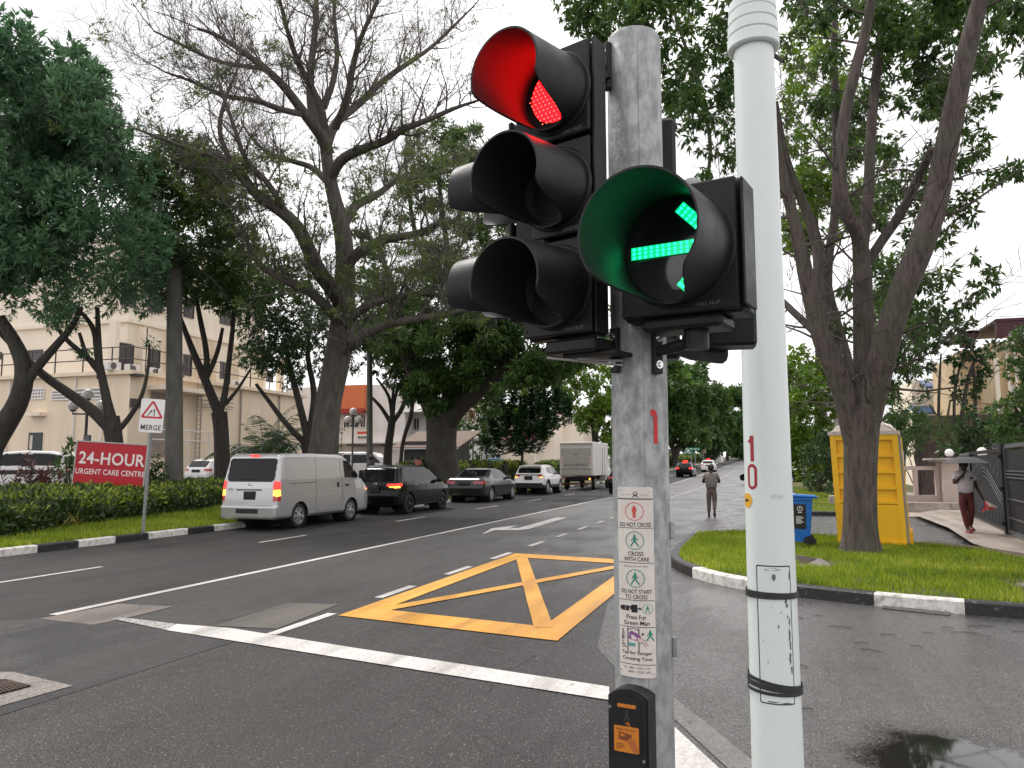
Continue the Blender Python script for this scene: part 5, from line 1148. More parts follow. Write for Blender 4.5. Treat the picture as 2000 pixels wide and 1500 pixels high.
vtree('layered dark green garden tree at the right edge of the view',26,[([(2010,930),(2012,860),(2020,780)],[18,16,12]),([(2012,840),(1985,800),(1970,775)],[8,6,4])],None,0,0,'leaf_dark',cl=[(1985,670,22),(2005,650,24),(1970,712,14),(1990,730,24),(2010,700,26),(1985,780,26),(1960,800,24),(1995,820,30),(1975,850,26),(1950,830,20),(2010,870,30),(1990,870,24),(2020,760,30),(2030,820,30)],ln=.2,wd=.07,dens=13,seed=46,group=g3,gy=.4,flat=.5)
# garden shrubs behind the gate
def shrub(label,clp,d,m,ln,wd,dens=10,k=6,name='shrub',group=None,gy=.2,cat='shrub',**kw):
    c=clumps_px(clp,d); b=Vector((c[0][0].x,c[0][0].y,gy)); t=tree(name,label,cat,b,group); mb=MB()
    for p,r in c: mb.tube([b,(b.lerp(p,.5)+Vector((.05,.05,.1))),p],[.03,.02,.012],5)
    mb.build('stem',M['bark_dark'],t,org=b); crown('foliage',c,dens,k,ln,wd,M[m],t,b,**kw); return t
g4='shrubs in the front garden'
shrub('rounded grey green shrub behind the gate pillar',[(1790,830,26),(1770,800,24),(1815,845,20),(1760,850,20),(1745,880,16),(1780,870,22),(1800,800,14)],31,'leaf_dark',.14,.045,16,group=g4)
shrub('yellowish spiky shrub left of the round gate lamps',[(1838,830,14),(1850,845,14),(1835,855,12),(1860,860,12)],32,'leaf_olive',.3,.04,14,group=g4)
shrub('dark large leaved shrubs above the driveway gate',[(1890,850,20),(1915,860,22),(1935,840,22),(1880,870,16),(1900,830,20),(1925,815,18),(1955,865,18),(1890,800,16),(1870,830,14),(1960,840,20),(1870,875,14),(1845,880,12)],29,'leaf_deep',.2,.08,14,group=g4)
shrub('spiky green plant growing against the gate pillar',[(1858,968,13),(1872,985,14),(1850,985,12),(1880,965,10),(1868,950,9)],27.5,'leaf_bright',.42,.05,16,group=g4,k=6,droop=-.1,spread=.6)
shrub('low clipped shrub beside the dark bushy tree',[(1612,975,10),(1606,990,9),(1620,990,9)],34,'leaf_dark',.1,.05,26,group=g4)
shrub('square dark hedge shrub left of the toilet',[(1630,960,12),(1640,975,12),(1622,955,9)],35,'leaf_deep',.12,.05,24,group=g4)
# left small shrubs
g5='shrubs by the car park'
shrub('round dark shrub just right of the red sign',[(296,905,16),(304,920,15),(292,930,14),(285,895,12),(310,935,13)],26,'leaf_deep',.17,.05,20,group=g5,gy=.4)
shrub('umbrella leaved shrub against the car park left of the red sign',[(128,890,10),(140,872,9),(120,915,12),(137,925,12),(150,905,9)],26,'leaf_dark',.24,.06,14,group=g5,gy=.4)
def cordy(label,px,d,h,n):
    b=at(px,950,d); b.z=.4; t=tree('cordyline',label,'plant',b,'red leaved cordylines'); mb=MB(); Bs=[];Ds=[]
    for i in range(n):
        a=rr.uniform(0,6.28); tp=b+Vector((math.cos(a)*.35,math.sin(a)*.35,h*rr.uniform(.55,1))); mb.tube([b+Vector((math.cos(a)*.1,math.sin(a)*.1,0)),b.lerp(tp,.5)+Vector((.04,0,0)),tp],[.018,.015,.01],5)
        for z in np.linspace(.5,1,5):
            q=b.lerp(tp,z)
            for k in range(4): a2=rr.uniform(0,6.28); Bs.append(q); Ds.append(Vector((math.cos(a2),math.sin(a2),rr.uniform(.1,1.2))))
    mb.build('stem',M['bark_dark'],t,org=b); V,F=leafquads(np.array(Bs),np.array(Ds),.26*np.ones(len(Bs)),.05*np.ones(len(Bs))); npmesh('leaves',V,F,M['leaf_red'],t,tint=RS.rand(len(Bs)),org=b)
cordy('tall thin cordyline before the rear door of the white car',62,24,1.5,7); cordy('short cordyline in front of the dark windows of the white SUV',100,24,1.25,8); cordy('sparse cordyline at the far left before the white car',18,24,1.25,4)
shrub('bare twiggy bush right of the rain tree trunk',[(660,850,10),(655,870,8),(668,840,6),(664,885,8)],36,'leaf_autumn',.10,.03,7,group=g5,gy=.4)
# ---------- clipped ground cover hedge ----------
def hedge(name,label,poly,h,n,m,ln,wd,zf,kind='hedge'):
    c=poly[0]; t=thing(name,label,kind,(c[0],c[1],zf(*c)))
    A=np.array(poly); lo=A.min(0);hi=A.max(0); P=lo+(hi-lo)*RS.rand(n*3,2); P=P[inpoly(P,poly)][:n]; n=len(P)
    # height falls away near the edge of the bed
    ed=np.full(n,9.)
    for i in range(len(poly)):
        a=A[i];b=A[(i+1)%len(poly)]; ab=b-a; tt=np.clip(((P-a)@ab)/(ab@ab),0,1); ed=np.minimum(ed,np.linalg.norm(P-(a+tt[:,None]*ab),axis=1))
    top=h*np.clip(ed/.35,0.,1)**.5*(.85+.3*pnoise(P,1.3,5)+.12*pnoise(P,5,2)); z=np.array([zf(x,y) for x,y in P])+top*(1-.75*RS.rand(n)**2.2)
    k=5; B=np.repeat(np.c_[P,z],k,0)+RS.normal(size=(n*k,3))*ln*.3; D=RS.normal(size=(n*k,3))*.8+np.array([0,0,.7]); V,F=leafquads(B,D,ln*(.7+.6*RS.rand(n*k)),wd*(.7+.6*RS.rand(n*k)))
    hi_=np.repeat((top>h*.75)&(pnoise(P,1.8,8)>.36),k); T=np.clip(np.where(hi_&(RS.rand(n*k)>.35),.80+.20*RS.rand(n*k),RS.rand(n*k)*.6),0,1)  # bright yellow tint in patches paints light on the hedge tips
    npmesh('foliage',V,F,M[m],t,tint=T,org=(c[0],c[1],zf(*c)))
    # woody core so the bed is not hollow
    mb=MB(); nn_=len(poly); cx=A.mean(0); Q=[(cx+(p-cx)*.97) for p in A]
    mb.add([(q[0],q[1],zf(*q)) for q in Q]+[(cx[0]+(q[0]-cx[0])*.9,cx[1]+(q[1]-cx[1])*.97,zf(*q)+h*.45) for q in Q],[(i,(i+1)%nn_,nn_+(i+1)%nn_,nn_+i) for i in range(nn_)]+[tuple(range(nn_,2*nn_))]); mb.build('core',M['bark_dark'],t,org=(c[0],c[1],zf(*c)))
    return t
HP=[(-14.2,6),(-14.4,11.3),(-15.1,13),(-15.4,14.6),(-15.9,16.9),(-16.1,18.9),(-17.2,21.4),(-18.5,26),(-20.3,27.5),(-20.9,24),(-21,18),(-21,6)]
hedge('ground_cover_hedge','knee high bed of shrubs tinted with lit yellow tips along the left verge',HP,.44,52000,'leaf_hedge',.15,.07,zlt)
hedge('clipped_hedge','clipped hedge behind the black estate car',[(-18.5,38),(-18.5,60),(-20,60),(-20,38)],1.15,9000,'leaf_hedge',.16,.07,zlt)
hedge('clipped_hedge','low hedge beyond the white SUV beside the posters',[(-18.5,66),(-18.5,88),(-20.5,88),(-20.5,66)],1.0,5000,'leaf_hedge',.25,.1,zlt)
hedge('clipped_hedge','long low hedge along the far left verge',[(-15.5,112),(-15.5,190),(-18,190),(-18,112)],1.1,7000,'leaf_hedge',.45,.18,zlt)
# yellow grass tufts in front of the hedge
for i,(px,py,lab) in enumerate([(20,1030,'orange tipped grass tuft at the far left of the verge'),(118,1022,'yellow striped grass tuft below the red sign'),(225,998,'thin yellow grass tuft just left of the merge sign post'),(262,995,'pale yellow grass tuft at the foot of the merge sign post'),(330,990,'small yellow grass tuft right of the merge sign post')]):
    c=G(px,py,.3); c.z=zlt(c.x,c.y); t=thing('grass_tuft',lab,'grass tuft',c,0,'yellow grass tufts along the hedge'); n=110 if i<2 else 60
    a=RS.rand(n)*6.28; B=np.array(c)+np.c_[RS.normal(size=n)*.22,RS.normal(size=n)*.3,np.zeros(n)]; D=np.c_[np.cos(a),np.sin(a),.7+RS.rand(n)]; V,F=leafquads(B,D,.38*(.5+RS.rand(n)*.7),.022*np.ones(n)); o=npmesh('blades',V,F,M['leaf_yellow'],t,tint=RS.rand(n),org=c)
# ================= buildings =================
M['cream']=mat('cream_render',(.88,.73,.55),(.74,.61,.46),scale=1.1,rough=.85,bump=.1,bscale=40,stretch=(1,1,.18),lo=.3,hi=.75); M['cream2']=mat('pale_cream_render',(.90,.80,.66),(.80,.70,.57),scale=1.1,stretch=(1,1,.18),lo=.3,hi=.75,rough=.85)
M['white_wall']=mat('white_render',(.78,.75,.73),(.66,.63,.61),scale=.6,rough=.85); M['orange_wall']=mat('orange_panel',(.62,.17,.06),(.55,.15,.06),scale=1,rough=.7)
M['tile_red']=mat('red_roof_tiles',(.42,.055,.045),(.28,.04,.035),scale=6,rough=.6); M['tile_maroon']=mat('maroon_roof',(.075,.012,.020),(.045,.010,.014),scale=5,rough=.6); M['blue_roof']=mat('blue_metal_roof',(.05,.10,.22),(.04,.08,.17),scale=3,rough=.4)
M['dark_glass']=mat('window_glass',(.018,.015,.018),rough=.08,spec=.8); M['brown_glass']=mat('brown_window',(.035,.020,.022),rough=.15); M['steel_dark']=mat('dark_rail',(.07,.06,.055),rough=.5,metal=.3)
M['warm_grey']=mat('louvre_grey',(.35,.31,.27),rough=.8); M['white_paint']=mat('white_paint',(.75,.73,.70),rough=.5); M['roof_brown']=mat('rusty_shed_roof',(.12,.075,.055),(.20,.14,.11),scale=2,rough=.8,stretch=(1,6,1)); M['shed']=mat('shed_wall',(.045,.045,.048),(.07,.07,.07),scale=3,rough=.7)  # first colour is the plain warm grey of louvres, pipes and small parts
M['grey_door']=mat('grey_shutter',(.16,.16,.165),(.11,.11,.12),scale=3,rough=.5); M['grey_board']=mat('grey_boards',(.17,.16,.15),(.08,.075,.07),scale=2,rough=.8,stretch=(4,4,.2))
def Yat(px,X): d=FW*FPX+RT*(px-1000); return X*d.y/d.x
def Xat(px,Y): d=FW*FPX+RT*(px-1000); return Y*d.x/d.y
def zpx(x,y,py): return zat((x,y),py)
def win(parent,org,P0,P1,z0,z1,n,frame='white_paint',glass='dark_glass',bars=1,name='window',dep=.08,fw=.07):
    "window on the wall line P0-P1 (plan), outward normal n"
    P0=Vector((*P0,0));P1=Vector((*P1,0)); n=Vector((*n,0)).normalized(); U_=(P1-P0); L_=U_.length; U_.normalize(); c=(P0+P1)/2+ZU*((z0+z1)/2)
    R=Matrix((U_,n,ZU)).transposed(); mb=MB(); h=z1-z0
    for s_ in(-1,1): mb.box(c+U_*s_*(L_/2-fw/2)+n*dep/2,(fw,dep,h),R); mb.box(c+ZU*s_*(h/2-fw/2)+n*dep/2,(L_-2*fw,dep-.01,fw),R)
    for k in range(1,bars+1): mb.box(c+U_*(L_*k/(bars+1)-L_/2)+n*(dep/2-.01),(fw*.6,dep-.03,h-2*fw),R)
    w_=mb.build(name,M[frame],parent,org=org); mb=MB(); mb.box(c+n*.018,(L_-fw,.03,h-fw),R); mb.build('pane',M[glass],w_,org=org); return w_
def wallbox(mb,x0,x1,y0,y1,z0,z1): mb.box(((x0+x1)/2,(y0+y1)/2,(z0+z1)/2),(abs(x1-x0),abs(y1-y0),abs(z1-z0)))
# --- clinic ---
K=at(246,905,44); KX_,KY_=K.x,K.y; zt_=zpx(KX_,KY_,727); g0=.43
t=thing('clinic_building','cream two level clinic building with roof terrace railings behind the car park','building',(KX_-8,KY_+12,g0)); og=(KX_-8,KY_+12,g0)
YE=Yat(592,KX_); mb=MB(); wallbox(mb,KX_-30,KX_,KY_,YE,-.1,zt_); mb.box((KX_-14.9,(KY_+YE)/2,zt_+.0),(30.5,YE-KY_+.5,.22)); 
mb.build('lower_wall',M['cream'],t,org=og)
UX=KX_-2.6; UY=Yat(100,UX) ; UY=max(UY,KY_+2.2)
mb=MB(); wallbox(mb,UX-28,UX,UY,YE-1.5,zt_+.1,zt_+9.5)
for z_ in(zt_+3.6,zt_+6.8): mb.box((UX-14,(UY+YE-1.5)/2,z_),(28.4,YE-1.5-UY+.4,.25))
mb.build('upper_wall',M['cream2'],t,org=og)
zz=lambda px,py,X: zpx(X,Yat(px,X),py)
for a,b,pt,pb in((227,257,667,722),(281,309,673,727),(424,446,691,738),(352,372,683,732),(515,532,705,745)):
    ya,yb=Yat(a,UX),Yat(b,UX); win(t,og,(UX,ya),(UX,yb),zpx(UX,ya,pb)+.0,zpx(UX,ya,pt),(1,0),'steel_dark','brown_glass',1,name='window')
    for q0 in(ya-.75,yb+.45): mb=MB(); wallbox(mb,UX,UX+.55,q0,q0+.3,zt_+.15,zpx(UX,ya,pt)+1.2); mb.build('bay_frame',M['cream2'],t,org=og)
yl=UY
for a,b,pt,pb in((40,80,644,706),(-40,0,640,704)):
    xa,xb=Xat(a,yl),Xat(b,yl); win(t,og,(xa,yl),(xb,yl),zpx(xa,yl,pb),zpx(xa,yl,pt),(0,-1),'steel_dark','brown_glass',1)
for a,b,pt,pb in((190,226,618,640),(350,420,625,645)):
    ya,yb=Yat(a,UX),Yat(b,UX)
    if ya<UY: ya=UY+.3
    mb=MB(); zb_,zt2=zpx(UX,ya,pb),zpx(UX,ya,pt)
    for k in range(7): mb.box((UX+.03,(ya+yb)/2,zb_+(zt2-zb_)*k/6),(.08,yb-ya,.10),Matrix.Rotation(.5,3,'Y'))
    mb.build('louvre',M['warm_grey'],t,org=og)
for a,b,pt,pb in((227,257,667,722),(281,309,673,727),(424,446,691,738),(352,372,683,732)): # upper storey openings
    ya,yb=Yat(a,UX),Yat(b,UX); win(t,og,(UX,ya),(UX,yb),zpx(UX,ya,pb)+4.0,zpx(UX,ya,pt)+3.8,(1,0),'steel_dark','brown_glass',1)
for px in(205,150,22):
    x_=Xat(px,KY_); mb=MB(); mb.tube([(x_,KY_-.08,g0),(x_,KY_-.08,zt_-.2)],.05,8); mb.build('drain_pipe',M['white_paint'],t,org=og)
for px in(470,545):
    y_=Yat(px,KX_); mb=MB(); mb.tube([(KX_+.1,y_,g0),(KX_+.1,y_,zt_-.2)],.06,8); mb.build('drain_pipe',M['warm_grey'],t,org=og)
# lower wall details
for a,b,pt,pb in((60,88,760,779),(104,140,764,781),(150,200,760,780)):
    xa,xb=Xat(a,KY_),Xat(b,KY_); z0_,z1_=zpx(xa,KY_,pb),zpx(xa,KY_,pt); mb=MB()
    for k in range(4): mb.box(((xa+xb)/2,KY_-.03,z0_+(z1_-z0_)*k/3),(xb-xa,.08,.09))
    for k in range(6 if a==60 else 2): mb.box((xa+(xb-xa)*k/(5 if a==60 else 1),KY_-.028,(z0_+z1_)/2),(.08,.07,z1_-z0_))
    mb.build('vent_grille',M['white_paint'],t,org=og)
    mb=MB(); mb.box(((xa+xb)/2,KY_-.006,(z0_+z1_)/2),(xb-xa,.01,z1_-z0_)); mb.build('vent_recess',M['warm_grey'],t,org=og)
xa,xb=Xat(64,KY_),Xat(90,KY_); z1_=zpx(xa,KY_,845); mb=MB(); mb.box(((xa+xb)/2,KY_-.03,(g0+z1_)/2),(xb-xa,.06,z1_-g0)); d_=mb.build('door',mat('dark_green_door',(.03,.045,.045),rough=.5),t,org=og)
mb=MB(); mb.box((xa+.25,KY_-.07,z1_-.6),(.22,.02,.85)); mb.build('notice',mat('notice_paper',(.55,.38,.28),(.75,.7,.65),scale=20,rough=.8),d_,org=og)
mb=MB(); xa,xb=Xat(66,KY_),Xat(94,KY_); mb.box(((xa+xb)/2,KY_-.25,zpx(xa,KY_,810)),(xb-xa,.5,.22)); mb.build('lintel',M['cream2'],t,org=og)
# canopy, recess and steel on the side wall
ya,yb=Yat(288,KX_),Yat(392,KX_); zc=zpx(KX_,ya,755); mb=MB(); wallbox(mb,KX_,KX_+1.2,ya,yb,zc-.18,zc+.1); mb.build('canopy',M['cream2'],t,org=og)
ya,yb=Yat(295,KX_),Yat(330,KX_); zc=zpx(KX_,ya,765); mb=MB(); wallbox(mb,KX_+.002,KX_+.05,ya,yb,g0+1.6,zc); mb.build('side_door',mat('beige_shutter',(.33,.28,.23),(.26,.22,.18),scale=2,rough=.7),t,org=og)
mb=MB()
for py in(838,858):
    y0_=Yat(262,KX_); z_=zpx(KX_,y0_,py); mb.tube([(KX_+1.3,y0_,z_),(KX_+1.3,Yat(420,KX_),z_)],.035,6)
for px in(262,300,340,380,420): y_=Yat(px,KX_); mb.tube([(KX_+1.3,y_,g0),(KX_+1.3,y_,zpx(KX_,Yat(262,KX_),838))],.03,6)
mb.build('white_railing',M['white_paint'],t,org=og)
mb=MB()
for px in(381,389): y_=Yat(px,KX_); mb.tube([(KX_+.25,y_,g0+1.2),(KX_+.25,y_,zt_+1.2)],.04,6)
y0_,y1_=Yat(381,KX_),Yat(389,KX_)
for k in range(24): mb.tube([(KX_+.25,y0_,g0+1.3+k*.3),(KX_+.25,y1_,g0+1.3+k*.3)],.022,5)
y0_=Yat(378,KX_);
for py in(772,780,788,793): z_=zpx(KX_,y0_,py); mb.tube([(KX_+.3,y0_,z_),(KX_+.3,Yat(450,KX_),z_)],.04,5)
mb.build('ladder',M['warm_grey'],t,org=og)
mb=MB(); mb.box((KX_+.08,Yat(272,KX_),zpx(KX_,Yat(262,KX_),787)),(.12,1.3,.5)); mb.box((KX_+.2,Yat(262,KX_),zpx(KX_,Yat(262,KX_),733)),(.4,.7,.15)); mb.build('floodlight',M['steel_dark'],t,org=og)
# terrace rail
mb=MB(); rz=zt_+.1
pts=[(KX_-28+i*2.2,KY_+.15) for i in range(13)]+[(KX_-.15,KY_+.15)]+[(KX_-.15,KY_+2.2*i) for i in range(1,12) if KY_+2.2*i<YE]
for p in pts: mb.tube([(p[0],p[1],rz),(p[0],p[1],rz+1.45)],.045,5)
for h in(.75,1.45):
    mb.tube([(KX_-28,KY_+.15,rz+h),(KX_-.15,KY_+.15,rz+h)],.035,5); mb.tube([(KX_-.15,KY_+.15,rz+h),(KX_-.15,YE,rz+h)],.035,5)
mb.build('terrace_railing',M['steel_dark'],t,org=og)
M['ac_grille']=mat('ac_fan_grille',(.12,.11,.10),rough=.6)
for px in(218,257,300,345,460): # terrace air conditioners
    y_=Yat(px,KX_-1.2); c=Vector((KX_-1.2,y_,rz+.38)); a=thing('air_conditioner','white outdoor air conditioner unit on the clinic terrace behind the railing','air conditioner',(c.x,c.y,rz),0,'air conditioners on the clinic terrace')
    mb=MB(); mb.box(c-ZU*.1,(.4,.9,.52),bev=.03); mb.build('casing',M['white_paint'],a,org=(c.x,c.y,rz)); mb=MB(); mb.cyl(c+Vector((.2,-.12,-.1)),c+Vector((.215,-.12,-.1)),.20,.20,20); mb.build('fan_grille',M['ac_grille'],a,org=(c.x,c.y,rz))
# --- white shop houses ---
YB_=64.; t=thing('white_building','white building with an orange upper panel and red tiled ledge behind the globe lamp','building',(Xat(690,YB_),YB_,.4)); og=(Xat(690,YB_),YB_,.4)
X=lambda px:Xat(px,YB_); Z=lambda py:zpx(X(700),YB_,py)
mb=MB(); wallbox(mb,X(560),X(792),YB_,YB_+12,-.1,Z(742)); mb.build('wall',M['white_wall'],t,org=og)
mb=MB(); wallbox(mb,X(640),X(718),YB_-.5,YB_-.01,Z(802),Z(752)); mb.build('orange_panel',M['orange_wall'],t,org=og)
mb=MB(); 
mb.add([(X(630),YB_-1.1,Z(806)),(X(719),YB_-1.1,Z(806)),(X(719),YB_-.48,Z(799)),(X(630),YB_-.48,Z(799))],[(0,1,2,3)]); wallbox(mb,X(630),X(719),YB_-1.1,YB_-.02,Z(808),Z(806)-.01)
for k in range(30): mb.tube([(X(630)+k*(X(719)-X(630))/29,YB_-1.12,Z(806)+.02),(X(630)+k*(X(719)-X(630))/29,YB_-.48,Z(799)+.02)],.05,4)
mb.build('tiled_ledge',M['tile_red'],t,org=og)
for a,b in((655,666),(673,685),(687,703),(705,717)): win(t,og,(X(a),YB_-.01),(X(b),YB_-.01),Z(836),Z(809),(0,-1),'white_paint','dark_glass',1)
mb=MB(); wallbox(mb,X(695),X(760),YB_-1.4,YB_-.01,Z(872),Z(867)); mb.build('dark_canopy',M['steel_dark'],t,org=og)
mb=MB(); wallbox(mb,X(640),X(790),YB_-.9,YB_-.01,Z(867)-.0,Z(864)); mb.build('white_canopy',M['white_paint'],t,org=og)
mb=MB(); wallbox(mb,X(700),X(722),YB_-.1,YB_-.01,Z(858),Z(842)); sg=mb.build('notice_board',M['white_paint'],t,org=og)
mb=MB(); wallbox(mb,X(701),X(721),YB_-.12,YB_-.10,Z(848),Z(843)); mb.build('red_heading',M['ink_red'],sg,org=og)
mb=MB()
for k in range(6): wallbox(mb,X(702)+k*.16,X(702)+k*.16+.1,YB_-.12,YB_-.10,Z(857),Z(852))
mb.build('dark_print',M['ink'],sg,org=og)
YC=66.; t=thing('white_wing','white building wing with barred windows to the left of the forked rain tree','building',(Xat(820,YC),YC,.4)); og=(Xat(820,YC),YC,.4)
X=lambda px:Xat(px,YC); Z=lambda py:zpx(X(820),YC,py)
mb=MB(); wallbox(mb,X(788)+.02,X(900),YC,YC+10,-.1,Z(775)); mb.build('wall',M['white_wall'],t,org=og)
mb=MB(); mb.prism([(0,Z(808)),(0,Z(806)),(2.2,Z(768)),(2.2,Z(773))],(X(789),YC-2.1,0),(0,1,0),(0,0,1),X(900)-X(789)); mb.build('eave',M['white_wall'],t,org=og)
for a,b in((797,821),(832,856),(866,884)): win(t,og,(X(a),YC-.01),(X(b),YC-.01),Z(841),Z(816),(0,-1),'white_paint','dark_glass',3)
# shed
DS=52.; b=at(820,925,DS); b.z=.35; t=thing('shed','low dark shed with a rusty brown lean-to roof behind the black car','shed',b)
p=lambda px,py,dd=0: at(px,py,DS+dd)
mb=MB(); q=[p(782,935),p(862,935)]; x0_,y0_=q[0].x,q[0].y; x1_=x0_+3.6
zr=zpx(x0_,y0_,862); mb.box((x0_+1.9,y0_+1.8,zr/2),(3.5,3.2,zr)); mb.build('wall',M['shed'],t,org=b)
mb=MB(); z0_=zpx(x0_,y0_,874); mb.prism([(-.4,z0_),(-.4,z0_-.10),(3.9,z0_+1.15),(3.9,z0_+1.25)],(x0_-.6,y0_,0),(0,1,0),(0,0,1),5.0); mb.build('roof',M['roof_brown'],t,org=b)
mb=MB(); mb.box((x0_+1.9,y0_-.42,z0_-.09),(5.0,.04,.08)); mb.build('fascia',M['white_paint'],t,org=b)
for k in range(3): mb=MB(); mb.box((x0_+1.2+k*.8,y0_+.18,1.15),(.72,.05,1.7)); mb.build('door',M['grey_door'],t,org=b)
mb=MB(); mb.box((x0_+2.75,y0_+.13,1.45),(.16,.03,.42)); mb.build('yellow_notice',mat('yellow_notice',(.65,.42,.03),rough=.6),t,org=b)
# cream walls with posters
YW=78.; X=lambda px:Xat(px,YW); Z=lambda py:zpx(X(900),YW,py)
t=thing('boundary_wall','tall cream boundary wall right of the forked rain tree trunk','wall',(X(905),YW,.4)); mb=MB(); wallbox(mb,X(870),X(926),YW,YW+.4,0,Z(850)); mb.box(((X(870)+X(926))/2,YW+.2,Z(850)+.06),(X(926)-X(870)+.2,.6,.12)); mb.build('wall',M['cream2'],t,org=(X(905),YW,.4))
mb=MB(); mb.box((X(912),YW-.03,Z(888)),(.22,.05,.45)); mb.build('vent',M['warm_grey'],t,org=(X(905),YW,.4))
t=thing('boundary_wall','low long cream wall with posters and a dark coping behind the white SUV','wall',(X(980),YW,.4)); mb=MB(); wallbox(mb,X(926)+.1,X(1041),YW+.5,YW+.9,0,Z(871)); mb.build('wall',M['cream2'],t,org=(X(980),YW,.4))
mb=MB(); wallbox(mb,X(926)+.1,X(1010),YW+3.5,YW+3.9,0,Z(860)); mb.build('dark_fence',mat('bamboo_screen',(.07,.05,.04),(.12,.09,.07),scale=8,rough=.9),t,org=(X(980),YW,.4))
M['poster_mix']=mat('poster_print',(.65,.35,.22),(.03,.04,.10),scale=1.1,rough=.5,lo=.45,hi=.55); M['poster_blue']=mat('blue_panel',(.02,.08,.28),(.03,.16,.40),scale=1.5,rough=.4)
for a,b_,pt,pb,mm,lab,dy in((926,952,893,908,'poster_mix','printed poster board on the cream wall left of the blue board',-.3),(950,976,888,905,'poster_blue','dark blue poster board on the cream wall',-.1)):
    t=thing('poster_board',lab,'poster',(X(a),YW+dy,Z(pb))); mb=MB(); wallbox(mb,X(a),X(b_),YW+dy,YW+dy+.06,Z(pb),Z(pt)); mb.build('panel',M[mm],t,org=(X(a),YW+dy,Z(pb)))
    for q0 in(X(a)+.1,X(b_)-.2): mb=MB(); wallbox(mb,q0,q0+.1,YW+dy+.1,YW+dy+.18,0,Z(pt)); mb.build('post',M['steel_dark'],t,org=(X(a),YW+dy,Z(pb)))
p=at(966,918,62); p.z=.3; t=thing('vending_machine','pale blue vending machine standing by the low cream wall','vending machine',p); mb=MB(); mb.box(p+Vector((0,0,.9)),(.95,.8,1.75),bev=.04); mb.build('cabinet',mat('pale_blue_cabinet',(.10,.24,.42),rough=.4),t,org=p); mb=MB()
for k in range(4): mb.box(p+Vector((0,-.41,.5+.35*k)),(.75,.03,.10))
mb.build('shelf',M['white_paint'],t,org=p)
p=at(1001,918,60); p.z=.3; t=thing('red_kiosk','small red kiosk box behind the white SUV','kiosk',p); mb=MB(); mb.box(p+Vector((0,0,.8)),(.7,.6,1.35),bev=.04); mb.build('cabinet',mat('red_cabinet',(.50,.06,.04),rough=.4),t,org=p); mb=MB(); mb.box(p+Vector((-.05,-.31,.95)),(.4,.02,.7)); mb.build('screen',mat('pale_panel',(.55,.5,.5),rough=.4),t,org=p)
# red roofed house
def gable(mb,x0,x1,y0,y1,ze,zr,ov=.4,ridge='x'):
    "tiled roof; ridge along x"
    t_=.12; cy=(y0+y1)/2
    for s_ in(-1,1):
        ya=cy+s_*((y1-y0)/2+ov); P=[(x0-ov,ya,ze),(x1+ov,ya,ze),(x1+ov,cy,zr),(x0-ov,cy,zr)]
        mb.add(P+[(a,b_,c_-t_) for a,b_,c_ in P],[(0,1,2,3),(7,6,5,4),(0,4,5,1),(1,5,6,2),(2,6,7,3),(3,7,4,0)])
        n=int((x1-x0+2*ov)/.28)
        for k in range(n+1):
            x=x0-ov+k*.28; mb.tube([(x,ya,ze+.03),(x,cy,zr+.03)],.055,4,False)
YR=108.; X=lambda px:Xat(px,YR); Z=lambda py:zpx(X(1020),YR,py)
t=thing('house','cream house with bright red tiled roofs behind the columned tree','house',(X(1020),YR,.6)); og=(X(1020),YR,.6)
mb=MB(); wallbox(mb,X(925),X(1098),YR,YR+9,0,Z(760)); wallbox(mb,X(1098)+.01,X(1135),YR+1,YR+9,0,Z(790)); mb.prism([(X(1080),Z(758)),(X(1120),Z(758)),(X(1098),Z(718))],(0,YR+.4,0),(1,0,0),(0,0,1),-8); mb.build('wall',M['cream2'],t,org=og)
mb=MB(); gable(mb,X(940),X(1092),YR,YR+9,Z(748),Z(713)); mb.build('roof',M['tile_red'],t,org=og)
mb=MB(); P=[(X(945),YR-3,Z(858)),(X(1068),YR-3,Z(858)),(X(1060),YR,Z(838)),(X(955),YR,Z(838))]; mb.add(P+[(a,b_,c_-.15) for a,b_,c_ in P],[(0,1,2,3),(7,6,5,4),(0,4,5,1),(1,5,6,2),(2,6,7,3),(3,7,4,0)]); mb.build('porch_roof',M['tile_red'],t,org=og)
for a,b_ in((960,975),(1040,1055),(1105,1115),(1120,1130)): win(t,og,(X(a),YR+(1 if a>1098 else 0)-.01),(X(b_),YR+(1 if a>1098 else 0)-.01),Z(830),Z(806),(0,-1))
YT=190.; X=lambda px:Xat(px,YT); Z=lambda py:zpx(X(1080),YT,py); t=thing('apartment_block','pale distant apartment block above the red roofs','building',(X(1075),YT,1)); mb=MB(); wallbox(mb,X(1030),X(1118),YT,YT+15,0,Z(688)); wallbox(mb,X(1045),X(1095),YT+2,YT+12,Z(688)+.01,Z(672)); mb.build('wall',M['white_wall'],t,org=(X(1075),YT,1))
for r_ in range(4):
    for c_ in range(5): win(t,(X(1075),YT,1),(X(1036+c_*16),YT-.01),(X(1045+c_*16),YT-.01),Z(700+r_*14),Z(693+r_*14),(0,-1),fw=.2)
